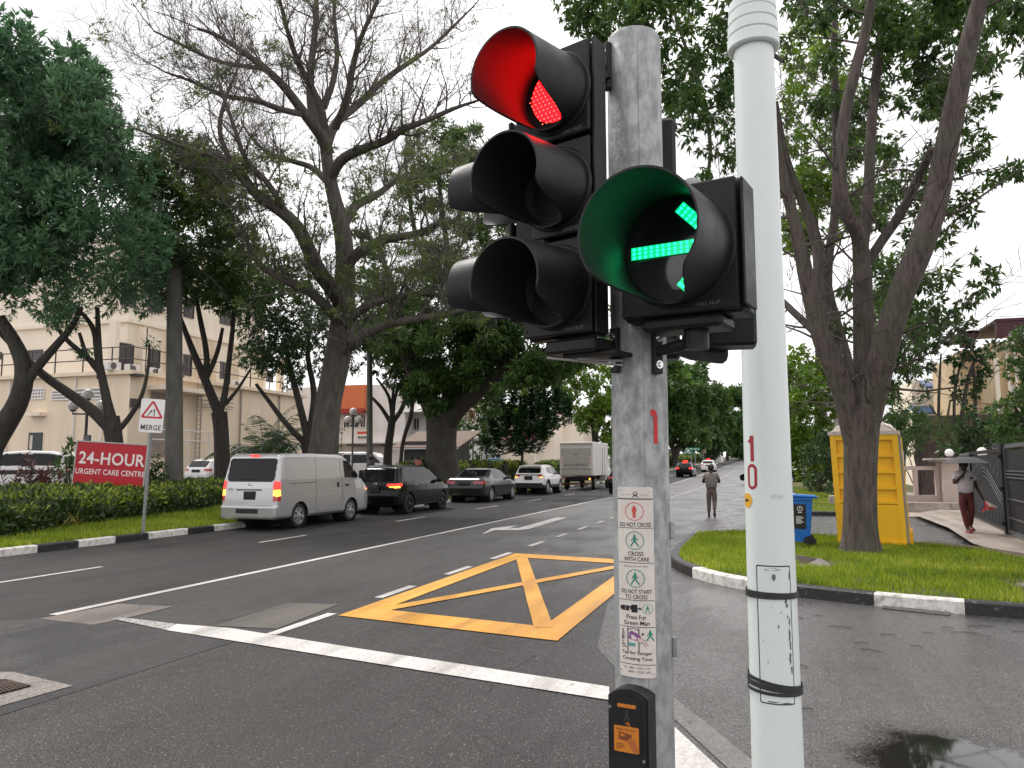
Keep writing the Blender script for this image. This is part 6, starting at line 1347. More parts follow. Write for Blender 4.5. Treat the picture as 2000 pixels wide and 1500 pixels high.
# grey board fence, distant bungalow
t=thing('board_fence','tall grey board fence along the far left verge','fence',(-19,118,1)); mb=MB()
for k in range(46): mb.box((-19.2+.05*(k%2),96+k*1.5,gz(96+k*1.5)+1.6),(.08,1.42,3.0))
mb.build('boards',M['grey_board'],t,org=(-19,118,1)); mb=MB(); 
for h in(.8,2.6): mb.box((-19.05,130,gz(130)+h),(.08,68,.14),Matrix.Rotation(.015,3,'X'))
mb.build('rail',M['steel_dark'],t,org=(-19,118,1))
X=lambda px:Xat(px,185); t=thing('bungalow','small white bungalow far along the left side of the road','house',(X(1385),185,2)); mb=MB(); wallbox(mb,X(1368),X(1404),185,195,gz(185),gz(185)+3.0); mb.build('wall',M['white_wall'],t,org=(X(1385),185,2)); mb=MB(); wallbox(mb,X(1366),X(1406),184,196,gz(185)+3.0,gz(185)+3.35); mb.build('roof',M['warm_grey'],t,org=(X(1385),185,2))
for a in(1372,1384,1394): win(t,(X(1385),185,2),(X(a),184.99),(X(a+6),184.99),gz(185)+1,gz(185)+2.3,(0,-1))
# --- right side houses ---
DH=40.; c=at(1941,760,DH); XH,YH=c.x,c.y
t=thing('house','cream house with steep maroon tiled roofs at the right edge','house',(XH+4,YH,.4)); og=(XH+4,YH,.4)
X=lambda px:Xat(px,YH); Z=lambda py:zpx(XH,YH,py)
mb=MB(); wallbox(mb,X(1941),X(2150),YH,YH+10,0,Z(668)); wallbox(mb,X(1905),X(1941)-.01,YH+3,YH+11,0,Z(668)); mb.build('wall',mat('yellow_cream_render',(.66,.50,.31),(.58,.44,.28),scale=.8,rough=.85),t,org=og)
mb=MB()
def slab(P,t_=.14): mb.add([tuple(p) for p in P]+[(p[0],p[1],p[2]-t_) for p in P],[(0,1,2,3),(7,6,5,4),(0,4,5,1),(1,5,6,2),(2,6,7,3),(3,7,4,0)])
slab([(X(1941),YH-1.2,Z(600)),(X(2150),YH-1.2,Z(600)-.0),(X(2150),YH+5,Z(560)),(X(1941),YH+5,Z(560))]); 
mb.prism([(X(1941),Z(600)),(X(2010),Z(600)),(X(2010),Z(628)),(X(1952),Z(668)),(X(1941),Z(664))],(0,YH-1.15,0),(1,0,0),(0,0,1),-.3)
mb.prism([(X(1903),Z(630)),(X(1941)-.02,Z(626)),(X(1941)-.02,Z(640)),(X(1922),Z(664)),(X(1903),Z(664))],(0,YH+2.4,0),(1,0,0),(0,0,1),-.4)
slab([(X(1903),YH+2.4,Z(630)),(X(1941),YH+2.4,Z(626)),(X(1941),YH+7,Z(600)),(X(1903),YH+7,Z(604))]); mb.build('roof',M['tile_maroon'],t,org=og)
mb=MB(); mb.prism([(X(1952),Z(672)),(X(2040),Z(612)),(X(2040),Z(620)),(X(1955),Z(680))],(0,YH-1.5,0),(1,0,0),(0,0,1),-.35); mb.build('barge_board',M['white_paint'],t,org=og)
for a,b_,c_ in((1943,1950,700),(1966,1970,690),(1981,1985,690)): mb=MB(); wallbox(mb,X(a),X(b_),YH-.3,YH-.01,0,Z(c_)); mb.build('pilaster',M['cream2'],t,org=og)
win(t,og,(X(1972),YH-.01),(X(1980),YH-.01),Z(768),Z(754),(0,-1)); win(t,og,(X(1988),YH-.01),(X(1998),YH-.01),Z(740),Z(700),(0,-1))
mb=MB(); mb.box((X(1985),YH-.6,Z(662)),(.6,.5,.9),bev=.03); mb.build('water_tank',M['white_paint'],t,org=og)
YH2=62.; X=lambda px:Xat(px,YH2); Z=lambda py:zpx(X(1815),YH2,py); t=thing('house','white house with blue metal roofs seen between the garden trees','house',(X(1815),YH2,.4)); og=(X(1815),YH2,.4)
mb=MB(); wallbox(mb,X(1780),X(1829),YH2,YH2+9,0,Z(742)); wallbox(mb,X(1829)+.01,X(1880),YH2-2,YH2+9,0,Z(738)); wallbox(mb,X(1884),X(1938),YH2-6,YH2+3,0,Z(690)); mb.build('wall',M['cream2'],t,org=og)
mb=MB()
for a,b_,pt,pb,dy in((1796,1828,744,762,2.5),(1770,1831,794,812,4)):
    P=[(X(a),YH2-dy,Z(pb)),(X(b_),YH2-dy,Z(pb)),(X(b_)-.8,YH2-.05,Z(pt)),(X(a),YH2-.05,Z(pt))]; slab(P,.1)
    for k in range(12): f=k/11; mb.tube([Vector(P[0]).lerp(Vector(P[1]),f)+ZU*.03,Vector(P[3]).lerp(Vector(P[2]),f)+ZU*.03],.04,4)
mb.build('roof',M['blue_roof'],t,org=og)
mb=MB(); wallbox(mb,X(1827),X(1851),YH2-3.4,YH2-2.02,Z(749),Z(746)); mb.build('ledge',M['steel_dark'],t,org=og)
for a,b_,pt,pb,dy in((1806,1818,772,779,0),(1842,1852,772,778,2),(1842,1853,786,795,2),(1800,1812,750,756,-9)): win(t,og,(X(a),YH2-dy-.01),(X(b_),YH2-dy-.01),Z(pb),Z(pt),(0,-1)) if dy>=0 else None
for z_a,z_b in((742,752),(770,782)): win(t,og,(X(1924),YH2-6.01),(X(1935),YH2-6.01),Z(z_b),Z(z_a),(0,-1))
# gate pillar, wall and lamps
M['pink_render']=mat('pinkish_pillar_render',(.50,.40,.36),(.42,.34,.30),scale=1.5,rough=.85,bump=.1); M['coping']=mat('stained_coping',(.45,.40,.36),(.22,.19,.17),scale=5,rough=.85)
p0=G(1812,985,.12); p1=G(1858,992,.12); t=thing('gate_pillar','pinkish gate pillar with a wide stained coping beside the driveway gate','pillar',(p0.x,p0.y,.1)); og=(p0.x,p0.y,.1)
zt_=zpx(p0.x,p0.y,893)-.12; wP=(p1.x-p0.x)
mb=MB(); wallbox(mb,p0.x,p0.x+1.15,p0.y-3.0,p0.y-1.9,.0,zt_); mb.build('shaft',M['pink_render'],t,org=og); 
mb=MB(); wallbox(mb,p0.x+1.16,p0.x+1.34,p0.y-3.05,p0.y-1.95,.0,zt_-.02); wallbox(mb,p0.x+1.35,p0.x+1.75,p0.y-2.95,p0.y-1.9,0,zt_-.02); mb.build('side_pier',M['cream2'],t,org=og)
mb=MB(); wallbox(mb,p0.x-.35,p0.x+2.0,p0.y-3.3,p0.y-1.5,zt_+.001,zt_+.07); wallbox(mb,p0.x-.2,p0.x+1.9,p0.y-3.2,p0.y-1.7,zt_-.06,zt_); mb.build('coping',M['coping'],t,org=og)
mb=MB(); mb.prism([(-.06,.07),(.06,.07),(.06,-.02),(0,-.09),(-.06,-.02)],(p0.x+.62,p0.y-3.04,1.35),(1,0,0),(0,0,1),-.03); mb.build('shield_plaque',M['steel_dark'],t,org=og)
mb=MB(); mb.box((p0.x+1.24,p0.y-3.07,1.25),(.08,.04,.16)); mb.build('bell_push',M['steel_dark'],t,org=og)
t=thing('garden_wall','low pink garden wall with arched openings left of the gate pillar','wall',(p0.x-1.5,p0.y-1.8,.1)); og=(p0.x-1.5,p0.y-1.8,.1); mb=MB(); wallbox(mb,p0.x-1.5,p0.x-.01,p0.y-2.6,p0.y-2.3,0,.55); wallbox(mb,p0.x-1.5,p0.x-.01,p0.y-2.6,p0.y-2.3,1.42,1.55)
for k in range(3): wallbox(mb,p0.x-1.5+k*.68,p0.x-1.38+k*.68,p0.y-2.6,p0.y-2.3,.55,1.42)
mb.build('wall',M['pink_render'],t,org=og); mb=MB(); wallbox(mb,p0.x-1.7,p0.x+.6,p0.y-3.7,p0.y-3.2,0,.34); mb.build('planter_kerb',M['coping'],t,org=og)
M['globe']=mat('white_globe',(.82,.80,.78),rough=.25,spec=.5)
for px,py,r,lab in((1812,878,6.8,'smaller white globe lamp on the left of the pillar coping'),(1852,877,9,'larger white globe lamp on the right of the pillar coping')):
    d=31 if px<1830 else 27.5; c=at(px,py,d); rr_=r*d/FPX; c.z=zt_+.06+.05+rr_; t=thing('globe_lamp',lab,'lamp',(c.x,c.y,zt_+.07),0,'globe lamps on the gate pillar'); 
    c.x=p0.x+(.35 if px<1830 else 1.35); c.y=p0.y-2.4; t.location=(c.x,c.y,zt_+.07); og=tuple(t.location); mb=MB(); mb.sphere((c.x,c.y,c.z),rr_,24); mb.build('globe',M['globe'],t,org=og,smooth=80); mb=MB(); mb.cyl((c.x,c.y,zt_+.07),(c.x,c.y,zt_+.13),.09,.07,12); mb.build('base',M['steel_dark'],t,org=og)
# gates
M['gate']=mat('charcoal_gate_metal',(.014,.015,.017),(.026,.027,.030),scale=6,rough=.6,spec=.25); M['gate_pale']=mat('grey_gate_post',(.10,.104,.108),rough=.55)
def gate(label,A,B,h,scroll):
    A=Vector((A[0],A[1],.14));B=Vector((B[0],B[1],.14)); U_=(B-A).normalized(); L_=(B-A).length; n=Vector((-U_.y,U_.x,0)); 
    if n.x>0: n=-n
    R=Matrix((U_,n,ZU)).transposed(); t=thing('driveway_gate',label,'gate',A); c=(A+B)/2
    mb=MB(); mb.box(c+ZU*(h/2+.03),(L_,.04,h-.06),R); mb.build('sheet_panel',M['gate'],t,org=A)
    mb=MB()
    for s_ in(0,1): mb.box(A.lerp(B,s_)+ZU*(h/2+.03)+n*.02,(.10,.10,h+.06),R)
    mb.box(c+ZU*(h+.08),(L_-.10,.09,.08),R); mb.box(c+ZU*.06+n*.02,(L_-.10,.08,.07),R)
    mb.build('frame',M['gate_pale' if not scroll else 'gate'],t,org=A)
    if scroll:
        mb=MB()
        for o in(0,.22,.42):
            P=[]
            for k in range(22): f=k/21; P.append(A+U_*(L_*(.12+.8*f))+n*.05+ZU*(.55+.75*abs(math.sin(PI*(f*.85+.12)))**1.2*(1-.35*f)+o*.5))
            mb.tube(P,.008,5)
        for k in range(9):
            f=.15+k*.085; z_=.95+.55*math.sin(PI*(f*.9+.1)); c0=A+U_*(L_*f)+n*.05+ZU*z_
            mb.tube([c0+U_*(math.cos(a)*.10*(1-a/9))+ZU*(math.sin(a)*.10*(1-a/9)) for a in np.linspace(0,7,16)],.007,5)
        for k in range(12): q=A+U_*(L_*(k+.5)/12)+n*.045; mb.tube([q+ZU*.1,q+ZU*.38],.013,5)
        mb.build('scrollwork',M['gate_pale'],t,org=A)
    else:
        mb=MB()
        for z_ in(1.35,1.28,1.21,.75,.35): mb.box(c+ZU*z_+n*.03,(L_-.12,.03,.03),R)
        mb.build('grooves',M['gate_pale'],t,org=A)
    return t
a=G(1905,1010,.13); b=G(1974,1042,.13); gate('charcoal driveway gate leaf with scroll decoration beside the man with the umbrella',(a.x,a.y),(b.x,b.y),1.72,True)
u=(b-a).normalized(); c=b+u*.14; d_=b+u*4.5; gate('plain dark panelled gate leaf at the right edge of the photo',(c.x,c.y),(d_.x,d_.y),1.80,False)
mb=MB(); 
e=G(1895,1000,.13); mb=MB(); t=thing('gate_post','black steel gate post with hinges between the two gate leaves','post',(b.x+.08,b.y-.05,.13)); og=(b.x+.08,b.y-.05,.13); q=b+u*.07; mb.box((q.x-.06,q.y,1.08),(.10,.10,1.98)); mb.build('post',M['gate'],t,org=og)
for z_ in(.35,1.1,1.8): mb=MB(); mb.box((q.x-.12,q.y,z_),(.10,.16,.07)); mb.build('hinge',M['gate'],t,org=og)
a2=a-u*2.6; gate('far dark gate leaf half hidden behind the umbrella',(a2.x,a2.y),(a.x-u.x*.1,a.y-u.y*.1),1.7,False)
c=at(1946,897,27); zb_=1.2; t=thing('garden_lantern','old fashioned black garden lantern on a post behind the gate','lantern',(c.x,c.y,.3)); og=(c.x,c.y,.3); zl_=zpx(c.x,c.y,884); s=27/1500
mb=MB(); mb.tube([(c.x,c.y,.2),(c.x,c.y,zl_)],.04,8); mb.build('post',M['gate'],t,org=og)
mb=MB(); mb.lathe((c.x,c.y,zl_),ZU,[(0,4*s),(10*s,7.5*s)],6); mb.build('glass',mat('lantern_glass',(.35,.33,.31),rough=.15),t,org=og)
mb=MB(); mb.lathe((c.x,c.y,zl_+10*s),ZU,[(0,9.5*s),(2*s,8*s),(6*s,3*s),(8*s,.5*s)],6,True); [mb.tube([(c.x+math.cos(a)*4.2*s,c.y+math.sin(a)*4.2*s,zl_),(c.x+math.cos(a)*7.8*s,c.y+math.sin(a)*7.8*s,zl_+10*s)],.012,4) for a in [k*PI/3 for k in range(6)]]; mb.lathe((c.x,c.y,zl_-.03),ZU,[(0,3*s),(.04,4.5*s)],6,True); mb.build('cap',M['gate'],t,org=og)
# garden ground wall behind gate: dark retaining wall
t=thing('retaining_wall','dark stained retaining wall behind the garden shrubs','wall',(9,33,.2)); mb=MB(); A=at(1835,880,36);B=at(2010,880,34); mb.box(((A.x+B.x)/2,(A.y+B.y)/2,zpx(A.x,A.y,812)/2),((B-A).length+2,.3,zpx(A.x,A.y,812)),Matrix.Rotation(math.atan2(B.y-A.y,B.x-A.x),3,'Z')); mb.build('wall',mat('mossy_wall',(.08,.055,.05),(.13,.10,.08),scale=3,rough=.9),t,org=(9,33,.2))
# ================= vehicles =================
def paint(name,c,metal=.0,rough=.28,coat=1.): return mat(name,c,rough=rough,metal=metal,coat=coat)
M['silver']=paint('silver_paint',(.48,.48,.48),.6,.28,.8); M['carblack']=mat('black_paint',(.004,.004,.005),rough=.14,coat=.1,spec=.22); M['cargrey']=paint('dark_grey_metallic',(.014,.014,.017),.4,.28,.5); M['carwhite']=paint('white_pearl_paint',(.74,.72,.70),0,.3,.7)
M['car_glass']=mat('car_glass',(.006,.007,.008),rough=.05,spec=.32); M['tyre']=mat('tyre_rubber',(.012,.012,.012),rough=.75); M['rim']=mat('alloy_rim',(.55,.55,.56),rough=.3,metal=.9); M['rim_dark']=mat('dark_alloy_rim',(.045,.045,.05),rough=.35,metal=.7)
M['trim']=mat('black_trim',(.012,.012,.013),rough=.5); M['under']=mat('underbody',(.006,.006,.006),rough=.9); M['tail']=mat('tail_lamp_red',(.45,.012,.015),rough=.12,coat=1); M['tail_lit']=mat('lit_tail_lamp',(.5,.01,.01),rough=.2,emis=(1,.03,.02),es=1.3)
M['amber_lit']=mat('lit_amber_lamp',(.6,.25,.02),rough=.2,emis=(1,.42,.06),es=1.7); M['plate_black']=mat('black_number_plate',(.003,.003,.003),rough=.5); M['chrome']=mat('chrome',(.7,.7,.7),rough=.12,metal=1); M['clear_lamp']=mat('head_lamp',(.5,.5,.5),rough=.1,metal=.4,coat=1)
class Car:
    def __init__(s,L_,W_,zt,xr,xf,wz,plan,zb=.24,r=(.05,.16,.16),cell=.03):
        s.L=L_;s.W=W_;s.zt=zt;s.xr=xr;s.xf=xf;s.wz=wz;s.plan=plan;s.zb=zb;s.r=np.array(r); s.cell=cell
    def m(s,a,b,c):
        p=np.stack([a,b,c],-1); q=np.clip(p,-(1-s.r),1-s.r); d=(p-q)/s.r; n=np.linalg.norm(d,axis=-1,keepdims=True); p=q+np.where(n>1e-9,d/np.maximum(n,1e-9),0)*s.r
        a,b,c=p[...,0],p[...,1],p[...,2]
        x0=(a+1)/2*s.L; zt=np.interp(x0,*zip(*s.zt)); z=s.zb+(c+1)/2*(zt-s.zb)
        xr=np.interp(z,*zip(*s.xr)); xf=np.interp(z,*zip(*s.xf)); x=xr+(a+1)/2*(xf-xr)
        y=b*s.W*np.interp(z,*zip(*s.wz))*np.interp(x0,*zip(*s.plan)); return np.stack([x,y,z],-1)
    def side(s,x,z,sg=1):
        x0=x; zt=np.interp(x0,*zip(*s.zt)); c=np.clip((z-s.zb)/(zt-s.zb)*2-1,-1,1); 
        return sg*s.m(np.array((x/s.L)*2-1.),np.array(1.),np.array(c))[1]
    def build(s,root,regions,wheels,R_,bodymat,wr=.05,skip=()):
        na=max(20,int(s.L/s.cell)); nb=max(14,int(2*s.W/s.cell)); nc=max(12,int(1.5/s.cell)); faces=[]
        A=np.linspace(-1,1,na+1);B=np.linspace(-1,1,nb+1);C=np.linspace(-1,1,nc+1)
        def panel(u,v,f,flip):
            U_,V_=np.meshgrid(u,v,indexing='ij'); P=s.m(*f(U_,V_)); nu,nv=len(u),len(v); idx=np.arange(nu*nv).reshape(nu,nv); q=np.stack([idx[:-1,:-1],idx[1:,:-1],idx[1:,1:],idx[:-1,1:]],-1).reshape(-1,4)
            return P.reshape(-1,3),(q[:,::-1] if flip else q)
        O=np.ones_like
        pans=[('top',panel(A,B,lambda u,v:(u,v,O(u)),False)),('bottom',panel(A,B,lambda u,v:(u,v,-O(u)),True)),('left',panel(A,C,lambda u,v:(u,O(u),v),True)),('right',panel(A,C,lambda u,v:(u,-O(u),v),False)),('rear',panel(B,C,lambda u,v:(-O(u),u,v),True)),('front',panel(B,C,lambda u,v:(O(u),u,v),False))]
        out={'body':([],[],bodymat,0)}
        off={'body':0}
        for nm,(P,F) in pans:
            c=P[F].mean(1); used=np.zeros(len(F),bool)
            if nm in('left','right','bottom'):
                for wx,wz in wheels: used|=(c[:,0]-wx)**2+(c[:,2]-wz)**2<(R_+wr)**2
            for rn,rm,fn,*pr in regions:
                k=fn(nm,c[:,0],c[:,1],c[:,2])&~used
                if k.any():
                    if rn not in out: out[rn]=([],[],rm,pr[0] if pr else None); off[rn]=0
                    Fi=F[k]; ids,inv=np.unique(Fi,return_inverse=True); out[rn][0].append(P[ids]); out[rn][1].append(inv.reshape(-1,4)+off[rn]); off[rn]+=len(ids)
                used|=k
            Fi=F[~used]; ids,inv=np.unique(Fi,return_inverse=True); out['body'][0].append(P[ids]); out['body'][1].append(inv.reshape(-1,4)+off['body']); off['body']+=len(ids)
        objs={}
        for k,(V,F,m_,pr) in out.items():
            nm=k.split('#')[0]; o=npmesh(nm,np.concatenate(V),np.concatenate(F),m_,root,smooth=True); objs[k]=o
            o.data.set_sharp_from_angle(angle=rad(48))
        # inner liner closes the wheel arches
        for wx,wz in wheels:
            for sg in(-1,1): mb=MB(); mb.lathe((wx,sg*(s.W-.42),wz),(0,sg,0),[(0,.01),(0,R_+wr+.01),(.38,R_+wr+.01)],28); mb.build('wheel_well',M['under'],root)
        return objs
def wheel(root,x,y,z,R_,sg,rim='rim',spokes=6,w_=.2,two=False):
    mb=MB(); c=Vector((x,y,z)); ax=(0,sg,0)
    mb.lathe(c,ax,[(-w_,R_*.6),(-w_,R_-.03),(-w_+.03,R_),(-.03,R_),(0,R_-.03),(.004,R_-.07),(-.004,R_*.66)],36); wl=mb.build('wheel',M['tyre'],root,smooth=50)
    mb=MB(); r=R_*.67; mb.lathe(c,ax,[(-.004,r),(.002,r),(.002,r-.018),(-.03,r-.022)],32); mb.lathe(c,ax,[(-.05,r),(-.05,.01)],24); 
    mb.lathe(c,ax,[(-.004,.07),(.0,.055),(.004,.001)],16)
    for k in range(spokes):
        for o in ((-.16,.16) if two else (0,)):
            a=2*PI*k/spokes+o; d=Vector((math.cos(a),0,math.sin(a))); n=Vector((-math.sin(a),0,math.cos(a)))*(.020 if two else .03); p=c+Vector((0,sg*.0,0)); q=c+d*(r-.01)+Vector((0,-sg*.012,0))
            mb.add([p-n*.8+d*.03,p+n*.8+d*.03,q+n*1.15,q-n*1.15]+[v-Vector((0,sg*.03,0)) for v in(p-n*.8+d*.03,p+n*.8+d*.03,q+n*1.15,q-n*1.15)],[(0,1,2,3),(0,4,5,1),(2,6,7,3),(1,5,6,2),(3,7,4,0)])
    mb.build('rim',M[rim],wl,smooth=30)
def seam(car,root,name,lines,mt='trim',r=.005,both=True):
    for sg in((-1,1) if both else (-1,)):
        mb=MB()
        for ln in lines:
            P=[]
            for (xa,za),(xb,zb) in zip(ln,ln[1:]):
                n=max(2,int(math.hypot(xb-xa,zb-za)/.08))
                for i in range(n+1): x,z=xa+(xb-xa)*i/n,za+(zb-za)*i/n; P.append((x,float(car.side(x,z,1))*sg,z))
            mb.tube(P,r,4,False)
        mb.build(name,M[mt],root)
def poly_in(x,z,poly): return inpoly(np.stack([x,z],-1),poly)
SIDE=lambda n:n in('left','right')
def fold(root,name,c,sz,mt,rz=0,bev=.01): 
    mb=MB(); mb.box(c,sz,Matrix.Rotation(rz,3,'Z') if rz else None,bev=bev); return mb.build(name,M[mt] if isinstance(mt,str) else mt,root)
def mirrors(car,root,x,z,mt,sz=(.12,.2,.14)):
    for sg in(-1,1):
        y=float(car.side(x,z,1))*sg; fold(root,'mirror',(x,y+sg*.12,z),sz,mt,bev=.03)
def emblem(root,x,y,z,r=.05,mt='chrome'):
    mb=MB(); P=[Vector((x,y+math.cos(a)*r*1.2,z+math.sin(a)*r)) for a in np.linspace(0,2*PI,17)]; mb.tube(P,.007,5); mb.box((x,y,z),(.01,r*2.5,.014)); mb.build('badge',M[mt],root)
GROUPC='vehicles waiting along the left kerb'
def place(root,X_,Yr,z=0,rz=PI/2): root.location=(X_,Yr,z); root.rotation_euler=(0,0,rz)
# ---- silver van ----
van=thing('parked_van','silver panel van with lit tail lamps, nearest in the left lane','van',(0,0,0),0,GROUPC)
cv=Car(4.70,.845,[(0,1.90),(.18,1.965),(1.5,1.985),(3.1,1.97),(3.4,1.93),(3.62,1.82),(4.45,1.16),(4.6,1.02),(4.72,.86)],[(.22,-.02),(.30,-.05),(.60,-.05),(.625,.0),(.8,.01),(1.1,.03),(1.9,.20),(2.0,.24)],[(.22,4.62),(.3,4.70),(.6,4.72),(.95,4.68),(1.2,4.55),(2,4.3)],[(.22,.93),(.36,.985),(.8,1.0),(1.2,.99),(1.3,.985),(1.88,.905),(2,.89)],[(0,.985),(.2,1),(3.8,1),(4.3,.96),(4.7,.86)],zb=.27,r=(.035,.10,.10),cell=.018)
cabw=[(3.12,1.80),(3.50,1.79),(3.62,1.74),(4.12,1.33),(4.05,1.31),(3.60,1.28),(3.14,1.31)]
def rw(n,x,y,z,a,b,z0,z1,r=.08):
    dy=np.maximum(np.abs(y-(a+b)/2)-((b-a)/2-r),0); dz=np.maximum(np.abs(z-(z0+z1)/2)-((z1-z0)/2-r),0); return (dy*dy+dz*dz<r*r)
reg=[('window',M['car_glass'],lambda n,x,y,z:(n=='rear')&rw(n,x,y,z,-.70,.70,1.24,1.84,.09)),
 ('window#s',M['car_glass'],lambda n,x,y,z:SIDE(n)&poly_in(x,z,cabw)),
 ('window#f',M['car_glass'],lambda n,x,y,z:(n=='top')&(x>3.68)&(x<4.4)&(np.abs(y)<.70)),
 ('headlight',M['clear_lamp'],lambda n,x,y,z:(n!='top')&(x>4.38)&(np.abs(y)>.5)&(z>.78)&(z<1.02)),
 ]
for sg,nm in((1,'a'),(-1,'b')):
    tl=lambda z0,z1:(lambda n,x,y,z:(((n=='rear')&(y*sg>.715))|(SIDE(n)&(x<.13)&(y*sg>0)))&(z>z0)&(z<z1))
    def mk(z0,z1,sg=sg): return lambda n,x,y,z:(((n=='rear')&(y*sg>.70))|(SIDE(n)&(x<.16-(z-.77)*.05)&(y*sg>0)))&(z>z0)&(z<z1)
    reg+=[('taillight#a'+nm,M['amber_lit'],mk(.87,1.04)),('taillight#b'+nm,M['tail_lit'],mk(1.04,1.25)),('taillight#c'+nm,M['tail'],mk(.74,.87))]
reg+=[('rear_step',M['trim'],lambda n,x,y,z:(n=='rear')&(np.abs(y)<.33)&(z>.43)&(z<.55))]
cv.build(van,reg,[(1.0,.33),(3.555,.33)],.33,M['silver'],wr=.045)
for x in(1.0,3.555):
    for sg in(-1,1): wheel(van,x,sg*.80,.33,.33,sg,'rim',6,two=True)
seam(cv,van,'door_seam',[[(1.72,.42),(1.72,1.90)],[(3.02,.42),(3.02,.9),(3.0,1.35),(2.9,1.5),(2.95,1.9)],[(1.72,.40),(3.0,.40)],[(3.05,1.86),(3.55,1.85),(4.15,1.3),(4.22,.95)],[(3.03,.95),(3.15,.62)]],'under',.004)
seam(cv,van,'slide_rail',[[(.55,1.18),(1.72,1.20)]],'under',.009)
seam(cv,van,'body_crease',[[(.42,1.30),(.42,1.84),(1.66,1.87),(2.72,1.87),(2.82,1.8),(2.82,1.42),(2.62,1.30),(.42,1.28)],[(.3,.93),(1.2,1.0),(2.1,.99),(2.6,.9)]],'silver',.007)
for sg in(-1,1):
    y=sg*(abs(float(cv.side(2.87,1.08)))+.006); fold(van,'door_handle',(2.80,y,1.10),(.09,.02,.15),'trim',bev=.008); y2=sg*(abs(float(cv.side(3.3,1.1)))+.01); fold(van,'door_handle',(3.28,y2,1.08),(.20,.03,.06),'trim',bev=.01)
seam(cv,van,'sill_strip',[[(1.45,.34),(3.1,.34)]],'trim',.012)
mirrors(cv,van,3.95,1.38,'trim',(.10,.18,.26))
fold(van,'number_plate',(.018,-.02,.88),(.02,.36,.22),'plate_black',bev=.004); fold(van,'plate_recess',(.02,.0,1.03),(.03,.76,.035),'chrome',bev=.006); fold(van,'brake_light',(.20,.0,1.915),(.03,.28,.035),'tail_lit',bev=.004)
emblem(van,.035,0,1.15,.05)
fold(van,'rear_wiper',(.06,.10,1.30),(.02,.40,.014),'trim',bev=.002); fold(van,'grey_badge',(.03,-.52,.93),(.008,.13,.06),'warm_grey',bev=.001)
mb=MB(); mb.lathe((.03,.56,1.0),(-1,0,0),[(0,.07),(.004,.07)],20,True); o=mb.build('speed_sticker',M['white_paint'],van); mb=MB(); addtext(mb,'70',.085,(.024,.56,1.0),(0,-1,0),(0,0,1),.0006,bold=.02); mb.build('sticker_number',M['ink'],o); mb=MB(); mb.lathe((.028,.56,1.0),(-1,0,0),[(.001,.072),(.005,.072),(.005,.062),(.001,.062)],20); mb.build('sticker_ring',M['ink'],o)
for sg in(-1,1): mb=MB(); mb.tube([(.02,sg*.705,.66),(.03,sg*.700,1.22),(.14,sg*.70,1.82)],.004,4); mb.build('tailgate_seam',M['under'],van)
mb=MB(); mb.tube([(.0,-.70,.64),(.0,.70,.64)],.006,4); mb.build('tailgate_seam',M['under'],van)
fold(van,'floor_pan',(2.3,0,.29),(4.2,1.4,.06),'under')
place(van,-12.38,16.2); van.scale=(1,1,.965)
# ---- generic cars ----
def rearlamps(reg,sgx,fn,m='tail'): pass
def carbase(root,c,reg,wx,R_,paintm,rim,spokes=5,two=False,wz=None):
    c.build(root,reg,[(x,R_) for x in wx],R_,paintm)
    for x in wx:
        for sg in(-1,1): wheel(root,x,sg*(c.W-.03),R_,R_,sg,rim,spokes,two=two)
    fold(root,'floor_pan',(c.L/2,0,c.zb+.05),(c.L-.7,c.W*1.5,.08),'under')
# black estate
mpv=thing('parked_car','black estate car with red tail lamps right in front of the silver van','car',(0,0,0),0,GROUPC)
c=Car(4.59,.86,[(0,1.50),(.25,1.585),(1.3,1.60),(2.3,1.585),(2.75,1.50),(3.55,1.06),(3.75,.99),(4.3,.86),(4.6,.68)],[(.2,.06),(.28,.0),(.6,-.03),(.78,.02),(.95,.03),(1.05,.08),(1.5,.42),(1.6,.5)],[(.2,4.5),(.4,4.6),(.7,4.58),(1,4.4),(1.6,4.2)],[(.2,.93),(.35,.985),(.75,1.0),(.95,.97),(1.05,.94),(1.5,.74),(1.6,.72)],[(0,.94),(.3,.99),(.6,1),(3.7,1),(4.2,.93),(4.6,.76)],zb=.24,r=(.05,.16,.15),cell=.024)
sw=lambda P:(lambda n,x,y,z:SIDE(n)&poly_in(x,z,P))
reg=[('window#r',M['car_glass'],lambda n,x,y,z:(n=='rear')&rw(n,x,y,z,-.60,.60,1.08,1.46,.06)),
('window#s1',M['car_glass'],sw([(.62,1.42),(1.10,1.47),(1.12,1.06),(.55,1.08)])),('window#s2',M['car_glass'],sw([(1.18,1.48),(1.95,1.49),(2.02,1.02),(1.17,1.05)])),('window#s3',M['car_glass'],sw([(2.04,1.49),(2.55,1.45),(3.22,1.08),(3.15,1.0),(2.10,1.02)])),
('window#f',M['car_glass'],lambda n,x,y,z:(n=='top')&(x>2.78)&(x<3.5)&(np.abs(y)<.66))]
for sg in(1,-1):
    reg+=[('taillight#a%d'%sg,M['amber_lit'],lambda n,x,y,z,sg=sg:(((n=='rear')&(y*sg>.5))|(SIDE(n)&(x<.22)&(y*sg>0)))&(z>.86)&(z<.92)),('taillight#b%d'%sg,M['tail_lit'],lambda n,x,y,z,sg=sg:(((n=='rear')&(y*sg>.42))|(SIDE(n)&(x<.34)&(y*sg>0)))&(z>.92)&(z<1.0))]
carbase(mpv,c,reg,(.86,3.56),.33,M['carblack'],'rim_dark')
seam(c,mpv,'door_seam',[[(1.14,.45),(1.13,1.04)],[(2.05,.34),(2.07,1.02)],[(3.1,.36),(3.12,.98)]],'under',.004); seam(c,mpv,'side_sill',[[(1.3,.30),(3.1,.30)]],'cargrey',.02)
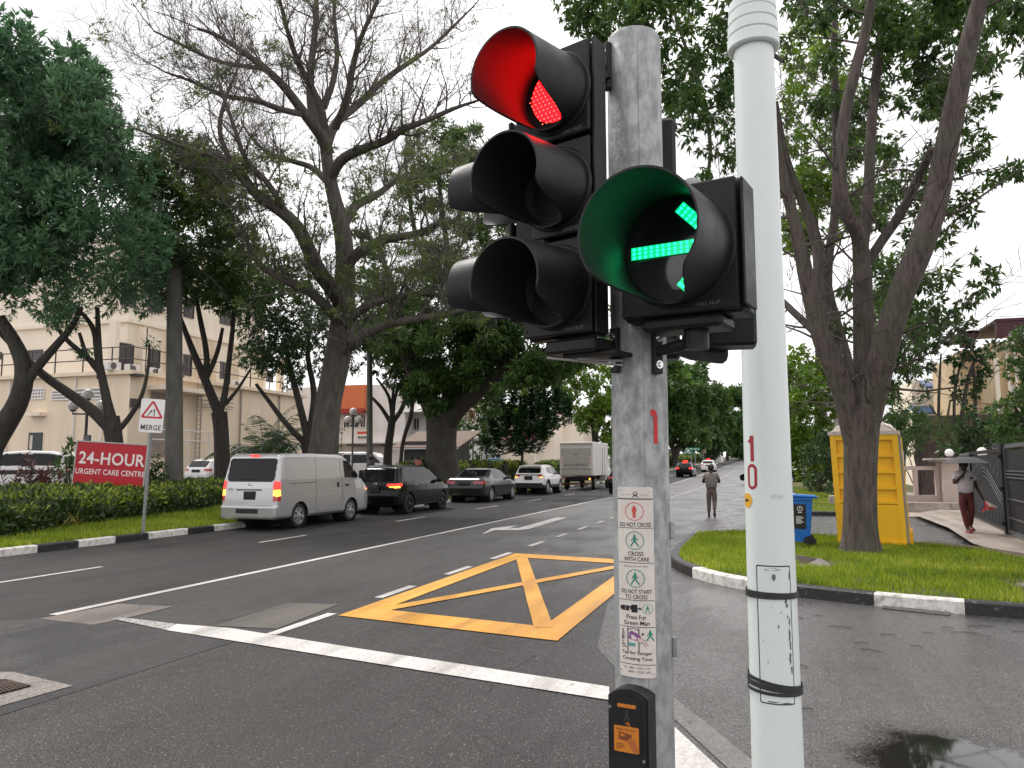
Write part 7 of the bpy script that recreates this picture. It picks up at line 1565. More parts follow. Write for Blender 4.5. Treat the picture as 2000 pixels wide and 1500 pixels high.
for x in(1.3,2.25):
    for sg in(-1,1): y=sg*(abs(float(c.side(x,.93)))+.012); fold(mpv,'door_handle',(x,y,.93),(.17,.03,.03),'chrome',bev=.008)
mirrors(c,mpv,3.0,1.06,'carblack'); fold(mpv,'number_plate',(-.02,0,.80),(.03,.34,.18),'plate_black',bev=.004); emblem(mpv,.04,0,.98,.045)
place(mpv,-12.22,22.35)
# grey sedan
sed=thing('parked_car','dark grey metallic saloon with bright alloy wheels by the forked rain tree','car',(0,0,0),0,GROUPC)
def sedan(root,paintm,lit=False,rim='rim'):
    c=Car(4.88,.90,[(0,.96),(.12,1.03),(.62,1.06),(.85,1.10),(1.55,1.38),(1.9,1.43),(2.4,1.43),(2.85,1.36),(3.55,1.02),(3.8,.97),(4.5,.82),(4.88,.62)],[(.2,.10),(.3,.03),(.6,-.0),(.85,.03),(1.05,.08)],[(.2,4.78),(.4,4.88),(.65,4.86),(.9,4.7)],[(.2,.92),(.35,.98),(.7,1.0),(.92,.97),(1.0,.93),(1.36,.74),(1.45,.70)],[(0,.90),(.3,.96),(.8,1),(3.8,1),(4.4,.93),(4.88,.74)],zb=.22,r=(.05,.16,.15),cell=.024)
    reg=[('window#r',M['car_glass'],lambda n,x,y,z:(n=='top')&(x>.86)&(x<1.52)&(np.abs(y)<.60-.1*(z-1))),
    ('window#s1',M['car_glass'],sw([(1.35,1.28),(1.75,1.36),(2.28,1.37),(2.32,.98),(1.50,1.0)])),('window#s2',M['car_glass'],sw([(2.36,1.37),(2.70,1.35),(3.30,1.03),(3.2,.96),(2.40,.98)])),
    ('window#f',M['car_glass'],lambda n,x,y,z:(n=='top')&(x>2.88)&(x<3.5)&(np.abs(y)<.64))]
    for sg in(1,-1): reg+=[('taillight#%d'%sg,M['tail_lit' if lit else 'tail'],lambda n,x,y,z,sg=sg:(((n=='rear')&(y*sg>.45-(z-.8)*.6))|(SIDE(n)&(x<.34)&(y*sg>0)))&(z>.79)&(z<.90))]
    carbase(root,c,reg,(1.08,3.9),.335,paintm,rim,7)
    seam(c,root,'door_seam',[[(1.55,.5),(1.45,.96)],[(2.34,.34),(2.34,.98)],[(3.3,.36),(3.32,.95)]],'under',.004); seam(c,root,'side_sill',[[(1.5,.27),(3.4,.27)]],'chrome',.008); seam(c,root,'window_line',[[(1.25,1.22),(1.7,1.385),(2.3,1.40),(2.75,1.37)]],'chrome',.007)
    for x in(1.75,2.6):
        for sg in(-1,1): y=sg*(abs(float(c.side(x,.88)))+.012); fold(root,'door_handle',(x,y,.88),(.17,.03,.03),'chrome',bev=.008)
    mirrors(c,root,3.1,1.02,paintm); fold(root,'number_plate',(-.005,0,.78),(.03,.52,.13),'plate_black',bev=.004)
sedan(sed,M['cargrey']); place(sed,-12.36,30.3)
# white SUV
suv=thing('parked_car','white compact SUV with black lower cladding in the left lane','car',(0,0,0),0,GROUPC)
c=Car(4.18,.88,[(0,1.42),(.10,1.50),(.5,1.56),(1.2,1.585),(1.9,1.56),(2.35,1.48),(2.95,1.12),(3.2,1.05),(3.9,.92),(4.18,.72)],[(.22,.08),(.3,.0),(.6,-.02),(1.0,.03),(1.12,.10),(1.5,.38),(1.6,.42)],[(.2,4.08),(.4,4.18),(.8,4.16),(1.1,4.0)],[(.22,.94),(.4,.99),(.8,1.0),(1.0,.97),(1.1,.93),(1.5,.77),(1.6,.73)],[(0,.92),(.3,.97),(.6,1),(3.3,1),(3.8,.94),(4.18,.8)],zb=.30,r=(.05,.14,.15),cell=.026)
clad=lambda n,x,y,z:((n!='top')&(z<.52))|(SIDE(n)&(((x-.82)**2+(z-.36)**2<.47**2)|((x-3.38)**2+(z-.36)**2<.47**2)))|((n=='rear')&(z<.62))
reg=[('window#r',M['car_glass'],lambda n,x,y,z:(n=='rear')&rw(n,x,y,z,-.62,.62,1.13,1.40,.05)),
('window#s1',M['car_glass'],sw([(.75,1.30),(1.1,1.44),(1.62,1.46),(1.66,1.08),(.95,1.12)])),('window#s2',M['car_glass'],sw([(1.70,1.46),(2.15,1.44),(2.75,1.12),(2.7,1.05),(1.74,1.08)])),('window#f',M['car_glass'],lambda n,x,y,z:(n=='top')&(x>2.38)&(x<2.92)&(np.abs(y)<.66)),('lower_cladding',M['trim'],clad),('black_tail_strip',M['trim'],lambda n,x,y,z:(n=='rear')&(z>1.0)&(z<1.06))]
for sg in(1,-1): reg+=[('taillight#%d'%sg,M['tail'],lambda n,x,y,z,sg=sg:(((n=='rear')&(y*sg>.48))|(SIDE(n)&(x<.25)&(y*sg>0)))&(z>.95)&(z<1.0)),('taillight#l%d'%sg,M['amber_lit'],lambda n,x,y,z,sg=sg:((n=='rear')&(y*sg>.60))&(z>.90)&(z<.95))]
carbase(suv,c,reg,(.82,3.38),.36,M['carwhite'],'rim',5,True); seam(c,suv,'door_seam',[[(1.05,.7),(1.68,.55)],[(1.70,.52),(1.70,1.06)],[(2.75,.52),(2.78,1.03)]],'under',.005); mirrors(c,suv,2.6,1.12,'trim'); fold(suv,'number_plate',(-.02,0,.88),(.03,.44,.20),'plate_black',bev=.004); fold(suv,'roof_spoiler',(.30,0,1.50),(.28,1.2,.04),'carwhite',bev=.015)
for x in(1.35,2.05):
    for sg in(-1,1): y=sg*(abs(float(c.side(x,.96)))+.012); fold(suv,'door_handle',(x,y,.96),(.17,.03,.03),'carwhite',bev=.008)
place(suv,-12.3,39.25)
# hatch used for the taxis, the overtaking car and the car park
def hatch(root,paintm,lit=True,sign=False,rim='rim',blk=True,cell=.045):
    c=Car(4.3,.88,[(0,1.36),(.15,1.42),(.6,1.47),(1.3,1.48),(1.9,1.46),(2.4,1.38),(3.1,1.03),(3.3,.98),(4.0,.84),(4.3,.64)],[(.2,.10),(.3,.02),(.6,-.01),(.9,.03),(1.0,.08),(1.4,.42),(1.5,.46)],[(.2,4.2),(.4,4.3),(.7,4.28),(1,4.1)],[(.2,.93),(.35,.985),(.7,1.0),(.92,.97),(1.0,.93),(1.4,.74),(1.5,.70)],[(0,.9),(.3,.96),(.7,1),(3.3,1),(3.9,.93),(4.3,.76)],zb=.22,r=(.06,.16,.16),cell=cell)
    reg=[('window#r',M['car_glass'],lambda n,x,y,z:(n=='rear')&rw(n,x,y,z,-.60,.60,1.02,1.36,.06)),('window#s1',M['car_glass'],sw([(.75,1.22),(1.05,1.36),(1.75,1.39),(1.78,.98),(.9,1.0)])),('window#s2',M['car_glass'],sw([(1.84,1.39),(2.2,1.36),(2.85,1.03),(2.8,.96),(1.86,.98)])),('window#f',M['car_glass'],lambda n,x,y,z:(n=='top')&(x>2.42)&(x<3.05)&(np.abs(y)<.64))]
    for sg in(1,-1): reg+=[('taillight#%d'%sg,M['tail_lit' if lit else 'tail'],lambda n,x,y,z,sg=sg:(((n=='rear')&(y*sg>.48))|(SIDE(n)&(x<.3)&(y*sg>0)))&(z>.80)&(z<.93))]
    carbase(root,c,reg,(.85,3.5),.33,paintm,rim,5); mirrors(c,root,2.75,1.03,paintm)
    if blk: fold(root,'number_plate',(-.01,0,.82),(.03,.5,.15),'plate_black',bev=.004)
    if lit: fold(root,'brake_light',(.30,0,1.43),(.10,.3,.06),'tail_lit',bev=.01)
    seam(c,root,'door_seam',[[(1.81,.34),(1.81,1.0)],[(2.9,.36),(2.92,.96)]],'under',.006)
    if sign: fold(root,'taxi_roof_sign',(1.5,0,1.56),(.2,.5,.16),'tail_lit',bev=.03)
def addcar(label,pm,X_,Yr,z,rz,lit=False,sign=False,kind=hatch,name='car',group=None,**k):
    o=thing(name,label,'car',(0,0,0),0,group); kind(o,M[pm],lit,**({'sign':sign} if kind is hatch else {}),**k); place(o,X_,Yr,z,rz); return o
addcar('black car partly hidden by the galvanised signal pole in the second lane','carblack',-7.70,41.5,0,PI/2,False,cell=.06)
addcar('black taxi with a red roof light far down the road','carblack',-8.3,78,gz(79),PI/2,True,True,name='taxi',group='taxis down the road',cell=.06)
addcar('white taxi with a red roof light half hidden behind the walking man','carwhite',-7.55,98,gz(99),PI/2,False,True,name='taxi',group='taxis down the road',cell=.06)
g6='cars in the car park'
p=at(372,950,41); addcar('white hatchback parked left of the silver van with its tail towards us','carwhite',p.x+.3,p.y,.43,PI/2,False,group=g6)
p=at(40,950,31.5); addcar('white car at the far left edge seen side on behind the cordylines','carwhite',p.x+1.1,p.y+.9,.43,PI+YAW,False,group=g6,rim='rim')
def suv2(root,pm,lit=False):
    c=Car(4.5,.92,[(0,1.55),(.1,1.62),(.5,1.70),(1.6,1.73),(2.4,1.68),(2.8,1.58),(3.4,1.15),(3.6,1.08),(4.3,.98),(4.5,.8)],[(.25,.06),(.35,0),(.9,0),(1.1,.08),(1.6,.3)],[(.25,4.42),(.5,4.5),(1,4.4)],[(.25,.95),(.45,1),(1.0,.98),(1.1,.95),(1.7,.80)],[(0,.94),(.4,1),(3.7,1),(4.5,.84)],zb=.28,r=(.05,.14,.14),cell=.035)
    reg=[('window#s',M['car_glass'],sw([(.25,1.52),(.8,1.60),(2.5,1.60),(3.2,1.18),(3.1,1.12),(.4,1.12)])),('window#r',M['car_glass'],lambda n,x,y,z:(n=='rear')&rw(n,x,y,z,-.65,.65,1.15,1.5,.05)),('lower_cladding',M['trim'],lambda n,x,y,z:SIDE(n)&(z>.78)&(z<.96)&(x<3)&(x>.1))]
    for sg in(1,-1): reg+=[('taillight#%d'%sg,M['tail'],lambda n,x,y,z,sg=sg:((n=='rear')&(y*sg>.6))&(z>.85)&(z<1.1))]
    carbase(root,c,reg,(.9,3.6),.36,pm,'rim',5); mirrors(c,root,3.0,1.15,pm)
p=at(152,950,31); addcar('white SUV with dark side windows parked just left of the red sign','carwhite',p.x,p.y,.43,PI+YAW,kind=suv2,group=g6)
p=at(1608,945,56); addcar('black saloon parked side on beyond the blue bin','carblack',p.x-1.0,p.y,.12,PI+YAW*.3-.35,False,kind=sedan)
# white van in the car park behind the globe lamp
wv=thing('parked_van','white van with pale windows in the car park behind the globe lamp','van',(0,0,0),0,g6); p=at(690,900,50)
c=Car(4.3,.82,[(0,1.86),(.2,1.93),(2.9,1.93),(3.3,1.85),(4.0,1.15),(4.3,.85)],[(.22,0),(1.9,.08)],[(.22,4.3),(1,4.25),(1.9,4.0)],[(.22,.95),(.5,1),(1.1,.98),(1.9,.88)],[(0,.98),(4.3,.9)],zb=.28,r=(.04,.1,.1),cell=.05)
carbase(wv,c,[('window#s',M['car_glass'],sw([(.3,1.72),(1.5,1.75),(1.5,1.22),(.3,1.22)])),('window#t',M['car_glass'],sw([(1.6,1.75),(3.0,1.75),(3.6,1.22),(1.6,1.22)])),('window#f',M['car_glass'],lambda n,x,y,z:(n=='top')&(x>3.35)&(x<3.95)&(np.abs(y)<.66)),('window#r',M['car_glass'],lambda n,x,y,z:(n=='rear')&rw(n,x,y,z,-.6,.6,1.2,1.75,.06))],(.9,3.3),.32,M['carwhite'],'rim'); place(wv,p.x-1.8,p.y+.5,.45,.15)
# ---- box truck ----
tk=thing('box_truck','white box truck with red striped tail lift ahead of the white SUV','truck',(0,0,0),0,GROUPC)
M['box_white']=mat('box_body_white',(.74,.71,.67),(.66,.63,.59),scale=1.5,rough=.45); M['box_rear']=mat('tail_lift_grey',(.46,.44,.40),(.40,.38,.34),scale=2,rough=.45,metal=.1); M['stripe_red']=mat('hazard_red',(.5,.03,.03),rough=.5)
W_=1.06; z0_,z1_=.88,2.98
fold(tk,'box_body',(2.3,0,(z0_+z1_)/2),(4.55,2*W_,z1_-z0_),'box_white',bev=.03)
fold(tk,'tail_lift',(-.02,0,1.76),(.05,1.86,1.66),'box_rear',bev=.01); fold(tk,'roof_rail',(-.02,0,2.86),(.05,2.0,.12),'box_rear',bev=.01)
for z_ in(1.30,): fold(tk,'lift_seam',(-.05,0,z_),(.02,1.86,.02),'under',bev=.002)
for sg in(-1,1):
    pan=fold(tk,'hazard_strip',(-.055,sg*.88,1.75),(.012,.13,.75),'white_paint',bev=.002); mb=MB()
    for k in range(5): zc=1.44+k*.15; mb.prism([(-.06,0),(.06,.08),(.06,.14),(-.06,.06)],(-.063,sg*.88,zc),(0,-1,0),(0,0,1),.003)
    mb.build('stripe',M['stripe_red'],pan)
fold(tk,'tail_lettering_band',(-.05,0,1.52),(.008,1.5,.30),'box_rear',bev=.001)
mb=MB(); addtext(mb,'Served with style',.17,(-.056,.36,1.56),(0,-1,0),(0,0,1),.002,bold=.01,sx=.72); addtext(mb,'BRAVEHEARTS',.22,(-.056,-.36,1.55),(0,-1,0),(0,0,1),.002,bold=.01,sx=.5); mb.build('lettering',mat('dark_grey_letters',(.09,.085,.08),rough=.6),tk)
fold(tk,'lift_plate',(-.05,.0,2.2),(.01,.30,.14),'warm_grey',bev=.002)
fold(tk,'chassis',(2.6,0,.72),(5.6,.9,.24),'under'); fold(tk,'rear_bumper',(-.02,0,.40),(.08,1.9,.10),'trim',bev=.01); fold(tk,'number_plate',(-.04,0,.62),(.03,.8,.18),'plate_black',bev=.003)
pan=fold(tk,'light_bar',(-.02,0,.80),(.06,1.9,.10),'trim',bev=.005); mb=MB()
for k in range(14): mb.box((-.055,-.85+k*.13,.80),(.006,.06,.045))
for k in range(14): mb.box((-.065,-.85+k*.13,.40),(.006,.06,.045))
mb.build('reflector',M['stripe_red'],pan)
mb=MB(); mb.lathe((-.06,-.86,.69),(-1,0,0),[(0,.06),(.03,.05),(.04,.01)],16); mb.build('taillight',M['amber_lit'],tk); mb=MB(); mb.lathe((-.06,.86,.69),(-1,0,0),[(0,.06),(.03,.05),(.04,.01)],16); mb.build('taillight',M['tail'],tk)
for x in(1.1,5.2):
    for sg in(-1,1): wheel(tk,x,sg*.98,.40,.40,sg,'rim',5)
c=Car(1.75,.92,[(0,2.1),(.2,2.16),(1.1,2.12),(1.45,1.7),(1.7,1.1),(1.75,.9)],[(.3,0),(2.2,.02)],[(.3,1.75),(1,1.75),(2.1,1.3)],[(.3,.98),(1.2,1),(2.2,.92)],[(0,1),(1.75,.95)],zb=.5,r=(.06,.1,.1),cell=.06)
cabr=bpy.data.objects.new('cab',None); bpy.data.objects.remove(cabr)
out=c.build(tk,[('window#c',M['car_glass'],sw([(.4,1.9),(1.05,1.88),(1.4,1.35),(.4,1.35)]))],[],.4,M['carwhite'])
for o in out.values(): o.location=(4.72,0,0)
for o in list(bpy.data.objects):
    if o.parent==tk and o.name.startswith('body'): o.name='cab'
fold(tk,'side_door',(3.1,-W_-.004,1.75),(.7,.012,1.7),'box_white',bev=.003); mb=MB(); 
for P in([(2.74,.9),(2.74,2.62),(3.46,2.62),(3.46,.9)],): mb.tube([(x,-W_-.012,z) for x,z in P],.012,4)
mb.build('door_seam',M['steel_dark'],tk)
p=G(1099,957); place(tk,-11.5,46.6)
# bus far away
bs=thing('bus','small dark bus near the far end of the road','bus',(0,0,0)); fold(bs,'body',(4,0,1.65),(8,2.4,2.7),mat('bus_green_grey',(.10,.12,.11),rough=.4),bev=.1); fold(bs,'rear_window',(-.02,0,2.1),(.05,1.9,.9),'car_glass',bev=.05)
for x in(1.5,6.5):
    for sg in(-1,1): wheel(bs,x,sg*1.15,.45,.45,sg,'rim_dark',5,w_=.28)
for sg in(-1,1): fold(bs,'window',(4,sg*1.2,2.1),(7.4,.04,.9),'car_glass',bev=.02)
place(bs,-5.2,205,gz(208))
# ================= signs, toilet, bin, lamps =================
M['sign_red']=mat('sign_red',(.46,.004,.018),(.42,.004,.016),scale=2,rough=.35); M['alu']=mat('aluminium_frame',(.42,.41,.39),rough=.4,metal=.5); M['sign_white']=mat('sign_white',(.80,.79,.77),rough=.4); M['letter_white']=mat('letter_white',(.78,.72,.70),rough=.5)
def board_axes(ang,roll):
    "ang: how far the face is turned to the viewer's left of straight at the road; returns U (right), V (up), N"
    N_=Vector((math.sin(ang),-math.cos(ang),0)); U_=Vector((math.cos(ang),math.sin(ang),0)); V_=(ZU*math.cos(roll)+U_*math.sin(roll)); U2=(U_*math.cos(roll)-ZU*math.sin(roll)); return U2,V_,N_
c=at(217,909,23); ang=math.atan2(-c.x,c.y)*.55+.0
U_,V_,N_=board_axes(ang,rad(3.5)); d=23; w_=1.98; h_=1.31
R=Matrix((U_,-N_,V_)).transposed(); t=thing('hospital_sign','red sign board reading 24-HOUR URGENT CARE CENTRE standing in the hedge','sign',(c.x,c.y,.4)); og=(c.x,c.y,.4)
mb=MB(); mb.box(c,(w_,.12,h_),R); mb.build('panel',M['sign_red'],t,org=og)
mb=MB()
for s_ in(-1,1): mb.box(c+U_*s_*(w_/2+.018),(.034,.16,h_+.07),R); mb.box(c+V_*s_*(h_/2+.018),(w_-.01,.158,.034),R)
mb.build('frame',M['alu'],t,org=og)
mb=MB(); addtext(mb,'24-HOUR',.50,c+N_*.061+V_*.17+U_*.02,U_,V_,.003,bold=.018,sx=.86,space=1.05); addtext(mb,'URGENT CARE CENTRE',.225,c+N_*.061-V_*.22+U_*.02,U_,V_,.003,bold=.014,sx=.80,space=1.04); mb.build('lettering',M['letter_white'],t,org=og)
for s_ in(-1,1): mb=MB(); a=c+U_*s_*.7-V_*h_/2; mb.tube([(a.x,a.y,.3),a],.04,8); mb.build('post',M['alu'],t,org=og)
# merge sign
b=G(279,1030,.25); b.z=zlt(b.x,b.y); top=at(297,812,(b-CP).dot(FW)-.05); 
t=thing('merge_sign','white MERGE warning sign with a red triangle on a leaning grey post','road sign',b)
a2=math.atan2(-b.x,b.y)*.8; ax=(top-b); roll=math.atan2(ax.dot(Vector((math.cos(a2),math.sin(a2),0))),ax.z); U_,V_,N_=board_axes(a2,roll); R=Matrix((U_,-N_,V_)).transposed()
mb=MB(); mb.tube([b-ZU*.1,b.lerp(top,1.0)-N_*.04],.035,12); mb.build('post',M['galv'],t,org=b)
MS=.80; w_,h_=.60*MS,.92*MS
def rrect(w_,h_,r,n=5):
    P=[]
    for cx,cy,a0 in((w_/2-r,h_/2-r,0),(-w_/2+r,h_/2-r,90),(-w_/2+r,-h_/2+r,180),(w_/2-r,-h_/2+r,270)):
        for k in range(n+1): a=rad(a0+90*k/n); P.append((cx+math.cos(a)*r,cy+math.sin(a)*r))
    return P
mb=MB(); mb.prism(rrect(w_,h_,.04),top,U_,V_,.02); mb.build('plate',M['sign_white'],t,org=b)
def tri(r,cy,rd):
    P=[]
    for k in range(3):
        a=rad(90+120*k); cx,cyy=math.cos(a)*(r-rd*1.2),math.sin(a)*(r-rd*1.2)+cy
        for j in range(-3,4): q=a+rad(60*j/3); P.append((cx+math.cos(q)*rd,cyy+math.sin(q)*rd))
    return P
o=top+N_*.022; A=tri(.31*MS,.10*MS,.045*MS);B=tri(.225*MS,.10*MS,.02*MS); n=len(A)
mb=MB(); mb.add([o+U_*a+V_*b_ for a,b_ in A+B],[(i,(i+1)%n,n+(i+1)%n,n+i) for i in range(n)]); mb.build('red_triangle',mat('reflective_red',(.55,.02,.05),rough=.35),t,org=b)
mb=MB(); o=top+N_*.023
def stroke(mb,p,q,wd):
    (a,b_),(c_,d_)=p,q; l=math.hypot(c_-a,d_-b_); nx,ny=-(d_-b_)/l*wd/2,(c_-a)/l*wd/2
    mb.add([o+U_*(x)+V_*(y) for x,y in [(MS*xx,MS*yy) for xx,yy in ((a+nx,b_+ny),(a-nx,b_-ny),(c_-nx,d_-ny),(c_+nx,d_+ny))]],[(0,1,2,3)])
stroke(mb,(.05,-.01),(.05,.14),.022); stroke(mb,(-.11,-.01),(-.035,.11),.022); stroke(mb,(-.01,.10),(.05,.14),.0)if False else None
for (x,y,a) in((.05,.185,90),(-.005,.155,58)):
    a=rad(a); dx,dy=math.cos(a),math.sin(a); P=[(x+dx*.01,y+dy*.01),(x-dx*.065-dy*.034,y-dy*.065+dx*.034),(x-dx*.05,y-dy*.05),(x-dx*.065+dy*.034,y-dy*.065-dx*.034)]; mb.add([o+U_*u_*MS+V_*v_*MS for u_,v_ in P],[(0,1,2,3)])
addtext(mb,'MERGE',.20*MS,top+N_*.0215-V_*.33*MS,U_,V_,.0015,bold=.012,sx=.80,space=1.06); mb.build('lettering',M['ink'],t,org=b)
# globe street lamps
def globelamp(label,px,py_top,d,rpx,arm,pts,base=.4,col='steel_dark',back=False):
    c=at(px,py_top,d); t=thing('globe_street_lamp',label,'street lamp',(c.x,c.y,base),0,'globe street lamps by the car park'); og=(c.x,c.y,base); r=rpx*d/FPX
    zb_=min(at(px,p[1],d).z for p in pts)-r
    mb=MB(); mb.tube([(c.x,c.y,base-.1),(c.x,c.y,c.z-r)],.055,10); 
    for (ex,ey) in pts:
        if ex==px: continue
        e=at(ex,ey,d); mb.tube([(c.x,c.y,zb_-.12),(e.x,e.y,zb_-.12),(e.x,e.y,e.z-r)],.035,8)
    mb.build('post',M[col],t,org=og)
    for ex,ey in pts:
        e=at(ex,ey,d); mb=MB(); mb.sphere(e,r,20); mb.build('globe',M['globe_grey'],t,org=og,smooth=80); mb=MB(); mb.cyl(e-ZU*(r+.02),e-ZU*(r*.8),.09,.12,12); mb.build('collar',M[col],t,org=og)
M['globe_grey']=mat('milky_globe',(.62,.58,.54),rough=.3)
globelamp('three globe street lamp behind the red hospital sign',172,770,30,10.5,0,[(172,770),(143,792),(198,792)])
globelamp('three globe street lamp in front of the orange panel building',690,804,46,7.6,0,[(690,804),(679,820),(700,820)])
globelamp('white three globe lamp above the low cream wall',924,845,58,5.6,0,[(924,845),(919,855),(930,857)])
c=at(170,856,29.8); t=thing('notice_sign','small dark blue notice on the globe lamp post','sign',c); mb=MB(); mb.box(c+Vector((.12,-.1,0)),(.36,.03,.24)); pn=mb.build('panel',mat('navy_panel',(.02,.03,.10),rough=.5),t,org=c); mb=MB()
for k in range(3): mb.box(c+Vector((.10,-.12,.06-.06*k)),(.26,.004,.022))
mb.build('print',M['warm_grey'],pn,org=c)
# street name signs and far merge sign
M['sign_green']=mat('street_sign_green',(.005,.16,.10),rough=.4)
def farsign(label,px,py,d,w_,h_,m,txt,ts,gy,n2=None):
    c=at(px,py,d); t=thing('street_sign',label,'road sign',(c.x,c.y,gz(c.y))); og=(c.x,c.y,gz(c.y)); mb=MB(); mb.tube([(c.x,c.y+.06,gz(c.y)),(c.x,c.y+.06,c.z)],.05,8); mb.build('post',M['galv'],t,org=og)
    mb=MB(); mb.box(c,(w_,.04,h_),bev=.01); pn=mb.build('plate',M[m],t,org=og); mb=MB(); addtext(mb,txt,ts,c+Vector((0,-.022,0)),(1,0,0),(0,0,1),.003,bold=.01); mb.build('lettering',M['sign_white'] if m=='sign_green' else M['ink_red'],pn,org=og); return t
farsign('green street name sign far along the left verge',1352,877,118,2.2,.34,'sign_green','Street Avenue',.26,0) if False else None
def namesign(label,px,py,d,w_): 
    c=at(px,py,d); g_=gz(c.y)+.2; t=thing('street_name_sign',label,'road sign',(c.x,c.y,g_),0,'green street name signs'); og=(c.x,c.y,g_); mb=MB(); mb.tube([(c.x+.3,c.y+.06,g_-.2),(c.x+.3,c.y+.06,c.z)],.05,8); mb.build('post',M['galv'],t,org=og); mb=MB(); mb.box(c,(w_,.04,.42),bev=.01); pn=mb.build('plate',M['sign_green'],t,org=og); mb=MB(); n=int(w_/.16)
    for k in range(n):
        if k%4!=3: mb.box(c+Vector((-w_/2+.12+k*(w_-.2)/n,-.022,0)),(.09,.004,.16))
    mb.build('lettering',M['sign_white'],pn,org=og)
namesign('larger green street name sign far along the left verge',1353,877,112,2.1); namesign('smaller lower green street name sign beside the larger one',1345,884,109,1.3)
c=at(1374,878,125); g_=gz(c.y)+.2; t=thing('merge_sign','far small white merge warning sign beyond the green name signs','road sign',(c.x,c.y,g_)); og=(c.x,c.y,g_); mb=MB(); mb.tube([(c.x,c.y+.06,g_-.2),(c.x,c.y+.06,c.z)],.05,8); mb.build('post',M['galv'],t,org=og); mb=MB(); mb.box(c,(.75,.04,1.15),bev=.01); mb.build('plate',M['sign_white'],t,org=og)
mb=MB(); P=[(0,.5),(-.33,-.05),(.33,-.05)];Q=[(0,.34),(-.2,.04),(.2,.04)]; mb.add([c+Vector((a,-.023,b_)) for a,b_ in P+Q],[(0,1,4,3),(1,2,5,4),(2,0,3,5)]); mb.box(c+Vector((0,-.024,-.32)),(.5,.004,.2)); mb.build('red_triangle',M['stripe_red'],t,org=og)
c=at(926,893,60); t=thing('directional_sign','small blue and white pole sign in front of the cream wall','sign',(at(946,910,62).x,at(946,910,62).y,.3)); c=at(946,898,62); og=tuple(t.location); mb=MB(); mb.tube([(c.x,c.y,.2),(c.x,c.y,c.z+1.1)],.04,8); mb.build('post',M['alu'],t,org=og); mb=MB(); mb.box(c+Vector((0,-.06,.1)),(.32,.03,.75),bev=.01); mb.build('panel',mat('blue_pole_sign',(.03,.10,.30),(.6,.6,.62),scale=3,rough=.5,lo=.45,hi=.5),t,org=og)
# ---- yellow portable toilet ----
M['yel']=mat('yellow_plastic',(.90,.50,.008),(.84,.46,.008),scale=2,rough=.42,bump=.04,bscale=30); M['roof_grey']=mat('translucent_roof',(.62,.55,.47),(.55,.48,.41),scale=3,rough=.5); M['strip_grey']=mat('grey_strip',(.25,.24,.22),rough=.5)
B_=G(1773,1069,.13); th=rad(-9); U_=Vector((math.cos(th),math.sin(th),0)); N_=Vector((math.sin(th),-math.cos(th),0)); Wt=1.17; Dt=1.10
zt2=zpx(B_.x,B_.y,848); Ht=zt2-.13; o=B_-U_*Wt; lean=-.035  # top leans left
t=thing('portable_toilet','bright yellow portable toilet with a pale domed roof behind the street tree','portable toilet',B_-U_*Wt/2-N_*Dt/2); og=tuple(t.location)
def TP(u,v,n): # u across face, v up, n out of the face
    return o+U_*(u+lean*v)+ZU*v+N_*n
def tbox(mb,u0,u1,v0,v1,n0,n1):
    P=[TP(u,v,n) for u in(u0,u1) for n in(n0,n1) for v in(v0,v1)]
    mb.add(P,[(0,1,3,2),(4,6,7,5),(0,4,5,1),(2,3,7,6),(0,2,6,4),(1,5,7,3)])
mb=MB(); tbox(mb,0,Wt,.10,Ht,-Dt,-.06); mb.build('cabin',M['yel'],t,org=og)
mb=MB(); fr=.10
tbox(mb,0,fr,.05,Ht,-.059,0); tbox(mb,Wt-fr,Wt,.05,Ht,-.059,0); tbox(mb,fr,Wt-fr,Ht-.10,Ht,-.059,-.002)
for v in(Ht-.42,Ht-.72,Ht-1.02,Ht-1.28): tbox(mb,fr,Wt-fr,v,v+.055,-.059,-.002)
tbox(mb,fr,Wt-fr,.05,Ht-1.30,-.059,-.012); tbox(mb,Wt/2-.03,Wt/2+.03,Ht-1.28,Ht-.1,-.059,-.004); tbox(mb,.0,Wt,.0,.09,-.07,.025); 
mb.build('ribbed_panel',M['yel'],t,org=og)
mb=MB(); tbox(mb,Wt+.001,Wt+.04,.06,Ht-.02,-.10,-.01); mb.build('corner_strip',M['strip_grey'],t,org=og)
mb=MB(); tbox(mb,Wt+.002,Wt+.05,.05,Ht-.05,-Dt+.05,-.13); tbox(mb,Wt+.05,Wt+.10,.0,.28,-Dt+.08,-.16); dr=mb.build('door',M['yel'],t,org=og)
mb=MB(); tbox(mb,Wt+.052,Wt+.06,Ht-.55,Ht-.30,-.75,-.3); tbox(mb,Wt+.052,Wt+.06,Ht-1.28,Ht-1.08,-.7,-.25); mb.build('door_notice',M['sign_white'],dr,org=og)
mb=MB(); tbox(mb,Wt+.061,Wt+.064,Ht-1.22,Ht-1.12,-.62,-.42); mb.build('door_emblem',M['ink'],dr,org=og)
V=[];F=[]; n=9 # domed roof
for i in range(n+1):
    a=i/n; q=math.sin(PI*a); h=.24*min(1,q*1.9)**.5 if q>0 else 0
    for k,(nn_,hh) in enumerate(((-Dt-.02,0),(-Dt+.06,.75),(-Dt*.5,1.),(-.06,.75),(.02,0))): V.append(TP(-.03+(Wt+.06)*a,Ht+.001+h*hh+.01,nn_))
mb=MB(); mb.add(V,[(i*5+k,(i+1)*5+k,(i+1)*5+k+1,i*5+k+1) for i in range(n) for k in range(4)]); tbox(mb,-.03,Wt+.03,Ht,Ht+.07,-Dt-.02,.02); mb.build('roof',M['roof_grey'],t,org=og,smooth=40)
mb=MB(); mb.cyl(TP(.12,Ht+.1,-.5),TP(.12,Ht+.34,-.5),.06,.055,14); mb.build('vent_pipe',M['strip_grey'],t,org=og)
